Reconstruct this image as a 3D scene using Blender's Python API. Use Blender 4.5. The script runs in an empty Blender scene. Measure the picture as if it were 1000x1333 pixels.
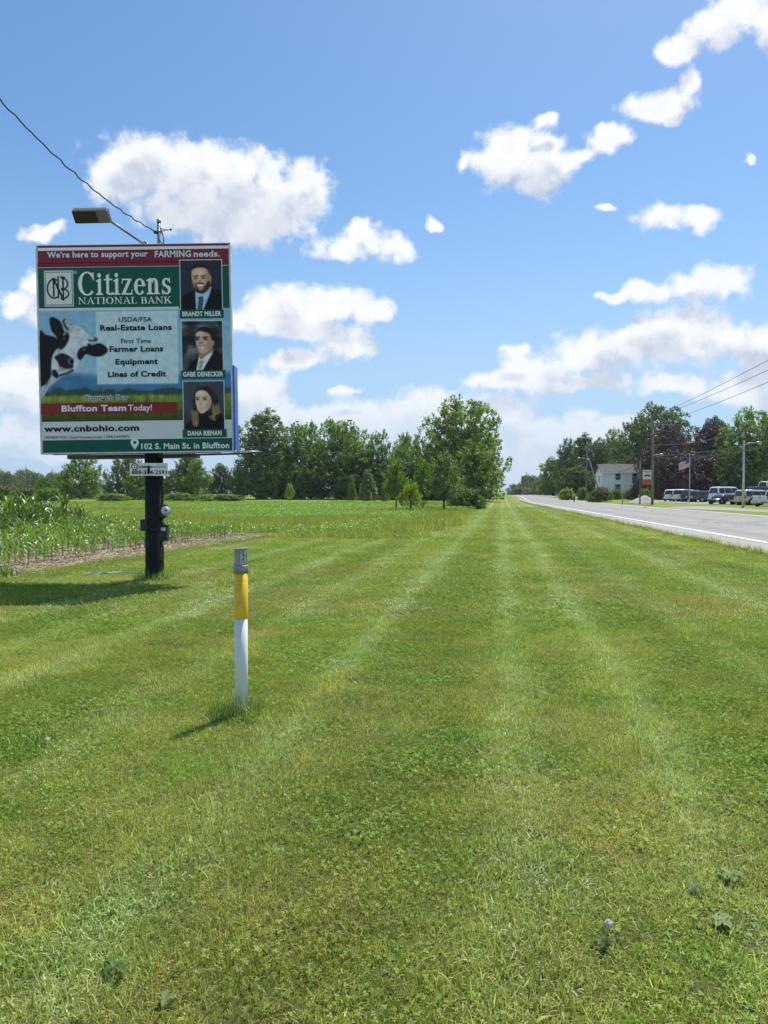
import bpy, bmesh, math, random
import numpy as np
from math import radians, sin, cos, pi, sqrt, atan2
from mathutils import Vector, Matrix

random.seed(7)
rng = np.random.default_rng(11)
S = bpy.context.scene
COL = S.collection

# ------------------------------------------------------------------ camera
F = 930.0                       # focal length in photo pixels (photo is 1000 x 1333)
PITCH = math.atan(23.5 / F)     # camera looks slightly down
CAMZ = 1.6
cam_d = bpy.data.cameras.new('camera')
cam = bpy.data.objects.new('camera', cam_d)
COL.objects.link(cam)
cam.location = (0, 0, CAMZ)
cam.rotation_euler = (pi / 2 - PITCH, 0, 0)
cam_d.sensor_fit = 'VERTICAL'
cam_d.sensor_height = 36.0
cam_d.lens = 36.0 * F / 1333.0
cam_d.clip_start = 0.05
cam_d.clip_end = 8000
S.camera = cam

def ray(px, py):
    a = (px - 500.0) / F; b = (666.5 - py) / F
    y = cos(PITCH) + b * sin(PITCH)
    z = -sin(PITCH) + b * cos(PITCH)
    return a, y, z
def at(px, py, Y):
    a, y, z = ray(px, py)
    k = Y / y
    return Vector((a * k, Y, CAMZ + z * k))

# ------------------------------------------------------------------ exposure
S.view_settings.view_transform = 'Standard'
S.view_settings.look = 'None'
S.view_settings.gamma = 1.0
S.view_settings.exposure = EXPOSURE = 0.34
S.view_settings.use_curve_mapping = False
S.render.engine = 'CYCLES'
S.cycles.max_bounces = 6
S.cycles.diffuse_bounces = 3
S.cycles.transparent_max_bounces = 8
S.cycles.caustics_reflective = False
S.cycles.caustics_refractive = False

# ------------------------------------------------------------------ sun
SUN = Vector((0.27, 0.46, 1.0)).normalized()
EL = math.asin(SUN.z); AZ = atan2(SUN.x, SUN.y)
sd = bpy.data.lights.new('sun', 'SUN')
sd.energy = 4.4
sd.angle = radians(0.55)
sd.color = (1.0, 0.955, 0.88)
so = bpy.data.objects.new('sun', sd)
COL.objects.link(so)
so.rotation_euler = SUN.to_track_quat('Z', 'Y').to_euler()
so.location = (30, 50, 80)

# ------------------------------------------------------------------ world: Nishita sky with cumulus clouds
W = bpy.data.worlds.new('World'); S.world = W; W.use_nodes = True
nt = W.node_tree; nt.nodes.clear(); N = nt.nodes; LK = nt.links
def nd(t, **k):
    n = N.new(t)
    for a, b in k.items(): setattr(n, a, b)
    return n
def mth(op, a, b=None, clamp=False, c=None):
    n = nd('ShaderNodeMath', operation=op); n.use_clamp = clamp
    for i, v in enumerate((a, b, c)):
        if v is None: continue
        if isinstance(v, (int, float)): n.inputs[i].default_value = v
        else: LK.new(v, n.inputs[i])
    return n.outputs[0]
def vmth(op, a, b=None, c=None):
    n = nd('ShaderNodeVectorMath', operation=op)
    for i, v in enumerate((a, b, c)):
        if v is None: continue
        if isinstance(v, (tuple, list)): n.inputs[i].default_value = v
        else: LK.new(v, n.inputs[i])
    return n.outputs['Value'] if op in ('LENGTH', 'DOT_PRODUCT') else n.outputs[0]
def mixc(f, a, b, bt='MIX'):
    n = nd('ShaderNodeMix', data_type='RGBA', blend_type=bt)
    if isinstance(f, (int, float)): n.inputs[0].default_value = f
    else: LK.new(f, n.inputs[0])
    for i, v in ((6, a), (7, b)):
        if isinstance(v, tuple): n.inputs[i].default_value = (*v, 1)
        else: LK.new(v, n.inputs[i])
    return n.outputs[2]
def sstep(x, a, b):
    n = nd('ShaderNodeMapRange', interpolation_type='SMOOTHSTEP')
    LK.new(x, n.inputs[0]); n.inputs[1].default_value = a; n.inputs[2].default_value = b
    return n.outputs[0]
sky = nd('ShaderNodeTexSky', sky_type='NISHITA')
sky.sun_disc = False
sky.sun_elevation = EL; sky.sun_rotation = AZ
sky.altitude = 250; sky.air_density = 1.0; sky.dust_density = 0.6; sky.ozone_density = 1.2
hsv = nd('ShaderNodeHueSaturation'); LK.new(sky.outputs[0], hsv.inputs['Color'])
hsv.inputs['Hue'].default_value = 0.497
hsv.inputs['Saturation'].default_value = 1.22
hsv.inputs['Value'].default_value = 1.0
tc = nd('ShaderNodeTexCoord')
sep = nd('ShaderNodeSeparateXYZ'); LK.new(tc.outputs['Generated'], sep.inputs[0])
HAZE_SKY = 0.88; HAZE_COL = (2.75, 4.0, 5.6)
# cloud puffs: centre and radii in degrees-like tangent units (taken from picture positions), strength
HAZE_D = 0.00016
CL = [ # cx, cy, rx, ry (photo pixels)
 (185,215,58,48),(150,225,32,26),(240,235,70,50),(300,250,70,55),(360,262,65,48),(408,240,30,36),(265,275,75,32),(330,290,60,25),
 (478,315,36,26),(445,327,34,12),(520,322,34,18),(470,293,10,10),
 (65,305,30,11),(60,370,30,18),(30,395,40,20),(55,415,30,14),
 (375,395,45,30),(440,400,48,24),(490,412,34,14),(345,412,52,20),(455,448,34,20),(405,428,50,14),(380,468,34,13),(415,466,18,9),
 (452,510,22,5),(20,492,48,22),(35,520,40,14),
 (330,515,44,32),(325,545,60,25),(395,540,50,16),(440,548,60,22),(545,530,64,28),(600,532,54,20),(660,532,45,18),(590,560,120,28),(500,560,90,28),
 (720,585,110,28),(700,560,58,20),(800,548,58,16),(760,562,70,18),
 (680,212,58,36),(655,205,40,28),(700,235,38,24),(735,215,26,16),(712,190,24,16),(714,158,13,9),(605,214,10,9),(700,160,8,6),
 (793,183,22,18),(765,205,18,8),(835,140,40,18),(880,128,34,17),(902,105,14,18),(865,145,30,12),
 (885,66,30,17),(935,36,32,26),(965,15,34,24),(1005,30,34,30),
 (868,284,42,18),(912,280,26,14),(795,268,16,5),(972,209,7,6),(569,288,9,6),
 (935,366,48,24),(900,372,24,16),(850,378,34,13),(800,388,34,6),
 (675,455,16,8),(870,425,62,28),(820,447,72,26),(770,462,66,24),(700,482,58,18),(650,490,44,10),(930,440,70,30),(1000,455,60,30),(750,495,90,14),
 (880,498,58,12),(960,508,64,18),(1010,525,50,18),(1010,490,40,20),(1000,560,40,16),
 (130,560,80,20),(20,560,50,24),(200,575,120,14),(90,590,90,14),(690,610,60,30),(640,580,70,30),
]
zen = sstep(sep.outputs[2], 0.0, 0.42)
low = mth('SUBTRACT', 1.0, zen)
fin = mixc(mth('MULTIPLY', low, HAZE_SKY), hsv.outputs[0], HAZE_COL)
bg = nd('ShaderNodeBackground'); LK.new(fin, bg.inputs[0]); bg.inputs[1].default_value = SKY_STRENGTH = 0.122
wo = nd('ShaderNodeOutputWorld'); LK.new(bg.outputs[0], wo.inputs[0])
W.cycles.sampling_method = 'MANUAL'; W.cycles.sample_map_resolution = 256

# ================================================================== helpers
def tag(o, label=None, cat=None, group=None, kind=None):
    if label: o['label'] = label
    if cat: o['category'] = cat
    if group: o['group'] = group
    if kind: o['kind'] = kind
    return o
def link(o, parent=None):
    COL.objects.link(o)
    if parent is not None: o.parent = parent
    return o
def empty(name, loc=(0, 0, 0), rz=0.0):
    o = bpy.data.objects.new(name, None); o.empty_display_size = 0.2
    COL.objects.link(o); o.location = loc; o.rotation_euler = (0, 0, rz)
    return o
def kids(o): return list(o.children)
def copy_tree(o, parent=None):
    ch = [c for c in o.children]
    c = o.copy(); COL.objects.link(c); c.parent = parent
    for k in ch: copy_tree(k, c)
    return c
def lin(c):
    return tuple(((x / 12.92) if x <= 0.04045 else ((x + 0.055) / 1.055) ** 2.4) for x in c)
def rgb(r, g, b): return lin((r / 255.0, g / 255.0, b / 255.0))
def np_lin(a): return np.where(a <= 0.04045, a / 12.92, ((np.clip(a, 0, 1) + 0.055) / 1.055) ** 2.4)

class MB:
    """collects geometry, then links it as ONE mesh object"""
    def __init__(s): s.v = []; s.f = []; s.mi = []; s.m = 0; s.sm = []
    def add(s, vs, fs, smooth=False):
        b = len(s.v); s.v += [tuple(v) for v in vs]
        for f in fs: s.f.append([b + i for i in f]); s.mi.append(s.m); s.sm.append(smooth)
    def box(s, c, d, rot=None, bev=0.0):
        hx, hy, hz = d[0] / 2, d[1] / 2, d[2] / 2
        if bev > 0:
            b = min(bev, hx * .9, hy * .9, hz * .9)
            pts = []; rings = []
            for z, k in ((-hz, b), (-hz + b, 0), (hz - b, 0), (hz, b)):
                r = []
                for sx, sy in ((-1, -1), (1, -1), (1, 1), (-1, 1)):
                    x1 = sx * (hx - k); y1 = sy * (hy - k)
                    if k == 0:
                        a = (sx * (hx - b), sy * hy); c2 = (sx * hx, sy * (hy - b))
                    else:
                        a = (sx * (hx - b), sy * (hy - b)); c2 = a
                    if sx * sy < 0: a, c2 = c2, a
                    q = [a, c2] if True else 0
                    for p in (q if sx * sy > 0 else q): r.append((p[0], p[1], z))
                rings.append(r)
            # order the ring by angle so that it is always a simple loop
            vs = []; fs = []
            for k, r in enumerate(rings):
                if k in (0, 3):
                    r2 = [(sx * (hx - b), sy * (hy - b), r[0][2]) for sx, sy in ((-1, -1), (-1, -1), (1, -1), (1, -1), (1, 1), (1, 1), (-1, 1), (-1, 1))]
                else:
                    z = r[0][2]
                    r2 = [(-hx, -hy + b, z), (-hx + b, -hy, z), (hx - b, -hy, z), (hx, -hy + b, z), (hx, hy - b, z), (hx - b, hy, z), (-hx + b, hy, z), (-hx, hy - b, z)]
                vs += r2
            for k in range(3):
                for i in range(8):
                    j = (i + 1) % 8; fs.append((k * 8 + i, k * 8 + j, k * 8 + 8 + j, k * 8 + 8 + i))
            fs.append((7, 5, 3, 1)); fs.append((24 + 1, 24 + 3, 24 + 5, 24 + 7))
        else:
            vs = [(sx * hx, sy * hy, sz * hz) for sz in (-1, 1) for sx, sy in ((-1, -1), (1, -1), (1, 1), (-1, 1))]
            fs = [(3, 2, 1, 0), (4, 5, 6, 7), (0, 1, 5, 4), (1, 2, 6, 5), (2, 3, 7, 6), (3, 0, 4, 7)]
        if rot is not None: vs = [rot @ Vector(v) for v in vs]
        s.add([(v[0] + c[0], v[1] + c[1], v[2] + c[2]) for v in vs], fs)
        return s
    def tube(s, pts, rad, n=8, caps=True, smooth=True):
        pts = [Vector(p) for p in pts]
        if not hasattr(rad, '__len__'): rad = [rad] * len(pts)
        vs = []; prev = None
        for i, p in enumerate(pts):
            d = (pts[min(i + 1, len(pts) - 1)] - pts[max(i - 1, 0)]).normalized()
            up = Vector((0, 0, 1)) if abs(d.z) < 0.95 else Vector((1, 0, 0))
            if prev is not None:
                a = (prev - d * prev.dot(d))
                a = a.normalized() if a.length > 1e-5 else d.cross(up).normalized()
            else: a = d.cross(up).normalized()
            prev = a; b = d.cross(a)
            for k in range(n):
                t = 2 * pi * k / n
                vs.append(p + (a * cos(t) + b * sin(t)) * rad[i])
        fs = []
        for i in range(len(pts) - 1):
            for k in range(n):
                j = (k + 1) % n; fs.append((i * n + k, i * n + j, (i + 1) * n + j, (i + 1) * n + k))
        s.add(vs, fs, smooth)
        if caps:
            b = len(s.v) - len(vs)
            for base, rv in ((0, True), ((len(pts) - 1) * n, False)):
                f = [b + base + k for k in range(n)]
                s.f.append(f[::-1] if rv else f); s.mi.append(s.m); s.sm.append(False)
        return s
    def poly(s, pts, smooth=False):
        s.add(pts, [tuple(range(len(pts)))], smooth); return s
    def build(s, name, mats, parent=None, loc=None):
        me = bpy.data.meshes.new(name)
        me.from_pydata(s.v, [], s.f)
        if not isinstance(mats, (list, tuple)): mats = [mats]
        for m in mats: me.materials.append(m)
        me.polygons.foreach_set('material_index', s.mi)
        me.polygons.foreach_set('use_smooth', s.sm)
        me.update()
        o = bpy.data.objects.new(name, me)
        link(o, parent)
        if loc is not None: o.location = loc
        return o

def np_mesh(name, verts, faces_flat, nper, mats, cols=None, attr='tint', smooth=False, uni=None):
    """fast mesh from numpy arrays; nper = vertices per face"""
    me = bpy.data.meshes.new(name)
    nv = len(verts); nf = len(faces_flat) // nper
    me.vertices.add(nv); me.vertices.foreach_set('co', np.ascontiguousarray(verts, dtype=np.float32).ravel())
    me.loops.add(nf * nper); me.loops.foreach_set('vertex_index', np.ascontiguousarray(faces_flat, dtype=np.int32).ravel())
    me.polygons.add(nf)
    me.polygons.foreach_set('loop_start', np.arange(0, nf * nper, nper, dtype=np.int32))
    me.polygons.foreach_set('loop_total', np.full(nf, nper, dtype=np.int32))
    for m in (mats if isinstance(mats, (list, tuple)) else [mats]): me.materials.append(m)
    if smooth: me.polygons.foreach_set('use_smooth', np.ones(nf, dtype=bool))
    me.update(calc_edges=True)
    if cols is not None:
        a = me.color_attributes.new(attr, 'FLOAT_COLOR', 'POINT')
        c4 = np.ones((nv, 4), dtype=np.float32); c4[:, :3] = cols
        a.data.foreach_set('color', c4.ravel())
    return me

# ---- materials
class M:
    """tiny node-tree writer"""
    def __init__(s, name):
        s.m = bpy.data.materials.new(name); s.m.use_nodes = True
        s.nt = s.m.node_tree; s.nt.nodes.clear()
        s.out = s.n('ShaderNodeOutputMaterial')
    def n(s, t, **k):
        x = s.nt.nodes.new(t)
        for a, b in k.items(): setattr(x, a, b)
        return x
    def set(s, node, key, v):
        i = node.inputs[key]
        if isinstance(v, (int, float)): i.default_value = v
        elif isinstance(v, tuple):
            i.default_value = (*v, 1) if (len(v) == 3 and i.type == 'RGBA') else v
        else: s.nt.links.new(v, i)
    def math(s, op, a, b=None, c=None, clamp=False):
        x = s.n('ShaderNodeMath', operation=op); x.use_clamp = clamp
        for i, v in enumerate((a, b, c)):
            if v is not None: s.set(x, i, v)
        return x.outputs[0]
    def vm(s, op, a, b=None, c=None):
        x = s.n('ShaderNodeVectorMath', operation=op)
        for i, v in enumerate((a, b, c)):
            if v is not None: s.set(x, i, v)
        return x.outputs['Value'] if op in ('LENGTH', 'DOT_PRODUCT', 'DISTANCE') else x.outputs[0]
    def mix(s, f, a, b, bt='MIX'):
        x = s.n('ShaderNodeMix', data_type='RGBA', blend_type=bt)
        s.set(x, 0, f); s.set(x, 6, a); s.set(x, 7, b); return x.outputs[2]
    def ss(s, v, a, b, o0=0.0, o1=1.0):
        x = s.n('ShaderNodeMapRange', interpolation_type='SMOOTHSTEP')
        s.set(x, 0, v); s.set(x, 1, a); s.set(x, 2, b); s.set(x, 3, o0); s.set(x, 4, o1); return x.outputs[0]
    def noise(s, vec, scale, det=3, rough=0.55, col=False):
        x = s.n('ShaderNodeTexNoise'); 
        if vec is not None: s.set(x, 'Vector', vec)
        s.set(x, 'Scale', scale); s.set(x, 'Detail', det); s.set(x, 'Roughness', rough)
        return x.outputs[1 if col else 0]
    def pos(s): return s.n('ShaderNodeNewGeometry').outputs['Position']
    def obj(s): return s.n('ShaderNodeTexCoord').outputs['Object']
    def attr(s, name): return s.n('ShaderNodeAttribute', attribute_name=name).outputs['Color']
    def bump(s, h, st=0.3, dist=0.02):
        x = s.n('ShaderNodeBump'); s.set(x, 'Strength', st); s.set(x, 'Distance', dist); s.set(x, 'Height', h); return x.outputs[0]
    def bsdf(s, color, rough=0.6, metal=0.0, spec=0.5, normal=None, **k):
        x = s.n('ShaderNodeBsdfPrincipled')
        s.set(x, 'Base Color', color); s.set(x, 'Roughness', rough); s.set(x, 'Metallic', metal); s.set(x, 'Specular IOR Level', spec)
        if normal is not None: s.set(x, 'Normal', normal)
        for a, b in k.items(): s.set(x, a.replace('_', ' '), b)
        return x.outputs[0]
    def done(s, sh):
        s.nt.links.new(sh, s.out.inputs['Surface']); return s.m

def plain(name, color, rough=0.6, metal=0.0, var=0.12, scale=6.0, bump=0.0, spec=0.5, coat=0.0):
    """one colour with faint dirt and wear in it"""
    w = M(name)
    p = w.obj()
    nz = w.noise(p, scale, 5, 0.6)
    k = w.ss(nz, 0.3, 0.72, 1.0 - var, 1.0 + var * 0.5)
    c = w.vm('MULTIPLY', color, None)
    n = w.n('ShaderNodeVectorMath', operation='SCALE')
    n.inputs[0].default_value = color; w.set(n, 'Scale', k)
    rg = w.math('MULTIPLY_ADD', w.noise(p, scale * 3, 3), 0.2, rough - 0.1, clamp=True)
    nor = w.bump(w.noise(p, scale * 12, 4), bump, 0.01) if bump else None
    kw = {}
    if coat: kw = {'Coat_Weight': coat, 'Coat_Roughness': 0.08}
    return w.done(w.bsdf(n.outputs[0], rg, metal, spec, nor, **kw))

def leafmat(name, base, trans=0.35, var=0.35, hue=0.02, gloss=0.06, rough=0.45, scale=0.4, attr=True):
    """leaf: diffuse + translucent; colour varies per leaf (colour attribute) and softly through space"""
    w = M(name)
    col = base
    n1 = w.noise(w.obj(), scale, 3)
    sc = w.n('ShaderNodeVectorMath', operation='SCALE'); sc.inputs[0].default_value = base
    w.set(sc, 'Scale', w.ss(n1, 0.3, 0.7, 1 - var * .5, 1 + var * .5))
    col = sc.outputs[0]
    if attr: col = w.vm('MULTIPLY', col, w.attr('tint'))
    d = w.n('ShaderNodeBsdfDiffuse'); w.set(d, 0, col)
    t = w.n('ShaderNodeBsdfTranslucent'); w.set(t, 0, w.vm('MULTIPLY', col, (1.25, 1.35, 0.55)))
    mx = w.n('ShaderNodeMixShader'); mx.inputs[0].default_value = trans
    w.nt.links.new(d.outputs[0], mx.inputs[1]); w.nt.links.new(t.outputs[0], mx.inputs[2])
    g = w.n('ShaderNodeBsdfGlossy'); w.set(g, 'Roughness', rough); g.inputs[0].default_value = (1, 1, 1, 1)
    m2 = w.n('ShaderNodeMixShader'); m2.inputs[0].default_value = gloss
    w.nt.links.new(mx.outputs[0], m2.inputs[1]); w.nt.links.new(g.outputs[0], m2.inputs[2])
    return w.done(m2.outputs[0])

# ---- numpy value noise
_tabs = {}
def vnoise(x, y, seed=0):
    x = np.asarray(x, float); y = np.asarray(y, float)
    if seed not in _tabs: _tabs[seed] = np.random.default_rng(seed + 101).random((256, 256))
    t = _tabs[seed]
    xi = np.floor(x).astype(int); yi = np.floor(y).astype(int)
    fx = x - xi; fy = y - yi; fx = fx * fx * (3 - 2 * fx); fy = fy * fy * (3 - 2 * fy)
    a = t[xi & 255, yi & 255]; b = t[(xi + 1) & 255, yi & 255]; c = t[xi & 255, (yi + 1) & 255]; d = t[(xi + 1) & 255, (yi + 1) & 255]
    return (a * (1 - fx) + b * fx) * (1 - fy) + (c * (1 - fx) + d * fx) * fy
def fbm2(x, y, oct=4, seed=0, rough=0.5):
    s = 0; a = 1; tot = 0
    for o in range(oct):
        s = s + a * vnoise(x * 2 ** o + 17.3 * o, y * 2 ** o + 5.1 * o, seed + o); tot += a; a *= rough
    return s / tot

# ================================================================== sky dome ring that carries the cumulus clouds
def puff_field(U, V, puffs):
    k = 0.16
    acc = np.zeros(U.shape)
    for cx, cy, rx, ry in puffs:
        a, y, z = ray(cx, cy)
        u0, v0 = a / y, z / y
        l = np.sqrt(((U - u0) * F / (rx * 1.06 + 1)) ** 2 + ((V - v0) * F / (ry * 1.10 + 1)) ** 2)
        acc = acc + np.exp(-np.minimum(l, 8) / k)
    return -k * np.log(acc + 1e-12)
def build_sky():
    azs = np.unique(np.concatenate([np.linspace(-180, -42, 93), np.linspace(-42, 42, 330), np.linspace(42, 180, 93)]))
    els = np.concatenate([np.linspace(-1.5, 38, 165), np.linspace(38, 54, 24)[1:]])
    A, E = np.meshgrid(np.radians(azs), np.radians(els))
    X = np.sin(A) * np.cos(E); Y = np.cos(A) * np.cos(E); Z = np.sin(E)
    R = 6000.0
    verts = np.stack([X * R, Y * R, Z * R], -1).reshape(-1, 3)
    yy = np.maximum(Y, 0.12)
    U = X / yy; V = Z / yy
    # clouds outside the frame: random cumulus in (azimuth, elevation)
    r = np.random.default_rng(5)
    fieldO = np.full(A.shape, 9.0); fieldO2 = fieldO.copy()
    Ad, Ed = np.degrees(A), np.degrees(E)
    kk = 0.2
    acc = np.zeros(A.shape); acc2 = np.zeros(A.shape)
    for i in range(95):
        az = r.uniform(-180, 180)
        if abs(az) < 38: continue
        el = 2 + 44 * r.random() ** 1.5; s = 1.2 + 3.4 * r.random() * (el / 25 + .25)
        for j in range(r.integers(3, 7)):
            ca = az + r.normal() * s * 1.5; ce = el + r.normal() * s * .35; rx = s * r.uniform(.6, 1.3); ry = rx * r.uniform(.4, .65)
            if abs(ca) < 34: continue
            for ac, o in ((acc, 0), (acc2, 1.7)):
                dA = (Ad - ca + 180) % 360 - 180
                l = np.sqrt((dA * np.cos(E) / rx) ** 2 + ((Ed + o - ce) / ry) ** 2)
                ac += np.exp(-np.minimum(l, 6) / kk)
    fieldO = -kk * np.log(acc + 1e-12); fieldO2 = -kk * np.log(acc2 + 1e-12)
    # warp so outlines billow
    wx = (fbm2(U * 18, V * 22, 5, 3, .62) - .5) * .046; wy = (fbm2(U * 18 + 40, V * 22, 5, 9, .62) - .5) * .034
    front = (Y > 0.3)
    D = np.where(front, puff_field(U + wx, V + wy, CL), 9.0)
    D2 = np.where(front, puff_field(U + wx + .004, V + wy + .036, CL), 9.0)
    D = np.minimum(D, fieldO); D2 = np.minimum(D2, fieldO2)
    D = np.clip(D, 0, 3); D2 = np.clip(D2, 0, 3)
    top = np.clip((Ed - 48) / 6, 0, 1)
    D = D + top * 2
    ny, nx = A.shape
    idx = np.arange(ny * nx).reshape(ny, nx)
    fc = np.stack([idx[:-1, :-1], idx[:-1, 1:], idx[1:, 1:], idx[1:, :-1]], -1).reshape(-1)
    cols = np.stack([D.ravel() / 3, D2.ravel() / 3, np.clip(V.ravel(), 0, 1)], -1)
    w = M('cloudy_sky')
    sp = w.n('ShaderNodeSeparateColor'); w.set(sp, 0, w.attr('cloud'))
    d1 = w.math('MULTIPLY', sp.outputs[0], 3.0); d2 = w.math('MULTIPLY', sp.outputs[1], 3.0)
    vv = sp.outputs[2]
    p = w.vm('SCALE', w.obj()); 
    sc = w.n('ShaderNodeVectorMath', operation='SCALE'); w.set(sc, 0, w.obj()); w.set(sc, 'Scale', 1 / R); p = sc.outputs[0]
    wn = w.noise(p, 34, 3, .6, True)
    pw = w.vm('MULTIPLY_ADD', wn, (.016, .016, .016), p)
    n1 = w.noise(pw, 22, 12, .66)
    n2 = w.noise(w.vm('ADD', pw, (.003, 0, .009)), 24, 5, .56)
    vo = w.n('ShaderNodeTexVoronoi'); w.set(vo, 'Vector', pw); w.set(vo, 'Scale', 62.0); vo.feature = 'SMOOTH_F1'; vo.inputs['Smoothness'].default_value = 0.6
    bil = w.math('MULTIPLY_ADD', vo.outputs['Distance'], -0.32, 0.14)
    dd = w.math('ADD', w.math('MULTIPLY_ADD', w.math('SUBTRACT', n1, .5), 1.85, 1.14), w.math('SUBTRACT', bil, d1))
    dd2 = w.math('SUBTRACT', w.math('MULTIPLY_ADD', w.math('SUBTRACT', n2, .5), 1.2, 1.0), d2)
    al = w.ss(dd, 0.02, 0.62)
    thick = w.ss(dd2, 0.05, 0.75)
    dif = w.ss(w.math('SUBTRACT', n2, n1), -.09, .14)
    sh = w.math('MULTIPLY', thick, w.math('MULTIPLY_ADD', dif, 0.35, 0.60), clamp=True)
    sh = w.math('ADD', sh, w.math('MULTIPLY', w.ss(vo.outputs['Distance'], .2, .75), .10), clamp=True)
    c = w.mix(sh, (0.96, 0.97, 0.98), (0.56, 0.62, 0.74))
    low = w.ss(vv, .20, .02)
    c = w.mix(w.math('MULTIPLY', low, .8), c, (0.68, 0.77, 0.90))
    a2 = w.math('MULTIPLY', al, w.math('MULTIPLY_ADD', low, -.30, .97))
    em = w.n('ShaderNodeEmission'); w.set(em, 0, c); em.inputs[1].default_value = CLOUD_GAIN
    tr = w.n('ShaderNodeBsdfTransparent')
    mx = w.n('ShaderNodeMixShader'); w.set(mx, 0, a2)
    w.nt.links.new(tr.outputs[0], mx.inputs[1]); w.nt.links.new(em.outputs[0], mx.inputs[2])
    m = w.done(mx.outputs[0])
    m.cycles.emission_sampling = 'NONE'
    me = np_mesh('sky', verts, fc, 4, m, cols, 'cloud', smooth=True)
    o = bpy.data.objects.new('sky', me); link(o); tag(o, kind='structure')
CLOUD_GAIN = 0.84
build_sky()

# ================================================================== terrain
def ss(a, b, x):
    t = np.clip((np.asarray(x, float) - a) / (b - a), 0, 1); return t * t * (3 - 2 * t)
def road_x(Y):
    Y = np.asarray(Y, float)
    k = np.maximum(Y - 130, 0.0)
    return 0.14 * Y + 0.035 * (k * k / (k + 25.0 + 1e-9))
_pu = [-9999, 7.4, 7.6, 9.0, 13.2, 17.5, 18.6, 22, 26, 9999]
_pz = [0, 0, 0.012, 0.04, 0.30, 0.20, 0.17, 0.25, 0.27, 0.27]
def zt(X, Y):
    X = np.asarray(X, float); Y = np.asarray(Y, float)
    u = X - road_x(Y)
    z = np.interp(u, _pu, _pz)
    z = z + 0.9 * ss(120, 260, Y)
    off = np.clip((3 - u) / 6, 0, 1) + np.clip((u - 18) / 6, 0, 1)
    z = z + 0.4 * ss(60, 150, Y) * off
    calm = np.clip((6.5 - u) / 3, 0, 1) + np.clip((u - 19.5) / 4, 0, 1)
    z = z + calm * 0.06 * (fbm2(X * .22 + 50, Y * .22 + 50, 2, 21) - 0.5)
    return z
def Z(x, y): return float(zt(x, y))
def us(Y): return float(np.clip(-9.4 + .083 * (Y - 13.6), -9.9, -8.1))
def um(Y): return float(np.interp(Y, [26, 46, 74, 124, 200, 400], [-2.4, -2, -1.9, .8, 2, 2]))
def ix(pts, n): # n sub-intervals between control values
    out = []
    for (a, b, k) in pts: out += list(np.linspace(a, b, k, endpoint=False))
    return out
YB = np.array(ix([(-40, -6, 6), (-6, 26.2, 46), (26.2, 29.0, 4), (29.0, 60, 26), (60, 108, 16), (108, 114, 3), (114, 180, 18), (180, 300, 20), (300, 800, 20), (800, 4000, 8)], 0) + [4000])
def ucols(Y):
    a, b = us(Y), um(Y)
    c = []; t = []
    for (p, q, k, nm) in ((-4000, -300, 5, 'far'), (-300, -70, 8, 'far'), (-70, -22, 16, 'left'), (-22, a, 14, 'left'), (a, b, 10, 'mid'), (b, 7.4, 16, 'lawn'), (7.4, 7.6, 1, 'lawn'),
                          (7.6, 9.0, 1, 'road'), (9.0, 13.2, 4, 'road'), (13.2, 17.5, 4, 'road'), (17.5, 18.6, 1, 'shoulder'), (18.6, 26, 8, 'verge'), (26, 80, 14, 'verge'), (80, 300, 8, 'farr'), (300, 4000, 5, 'farr')):
        for x in np.linspace(p, q, k, endpoint=False): c.append(x); t.append(nm)
    c.append(4000); return np.array(c), t
rows = []
for Y in YB:
    c, t = ucols(Y); X = c + road_x(Y); rows.append(np.stack([X, np.full_like(X, Y), zt(X, np.full_like(X, Y))], -1))
GV = np.stack(rows); ny, nx = GV.shape[:2]
zones = {}
for j in range(ny - 1):
    ym = .5 * (YB[j] + YB[j + 1])
    for i in range(nx - 1):
        k = t[i]
        if k in ('left',): z_ = 'crop_soil' if ym < 29.0 else 'field'
        elif k == 'far': z_ = 'field' 
        elif k == 'mid': z_ = 'lawn' if ym < 26.2 else 'field'
        elif k == 'lawn': z_ = 'lawn' if ym < 400 else 'field'
        elif k in ('farr',): z_ = 'field'
        elif k == 'shoulder': z_ = 'gravel_shoulder'
        elif k == 'verge': z_ = 'verge_lawn'
        else: z_ = 'road'
        if 108 < ym < 114 and k in ('left', 'mid'): z_ = 'farm_drive'
        zones.setdefault(z_, []).append((j, i))

def streaks(w, p, X0):
    """mown streaks that run towards the road's far end; X0 = scalar 'across' coordinate socket"""
    return None
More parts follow.
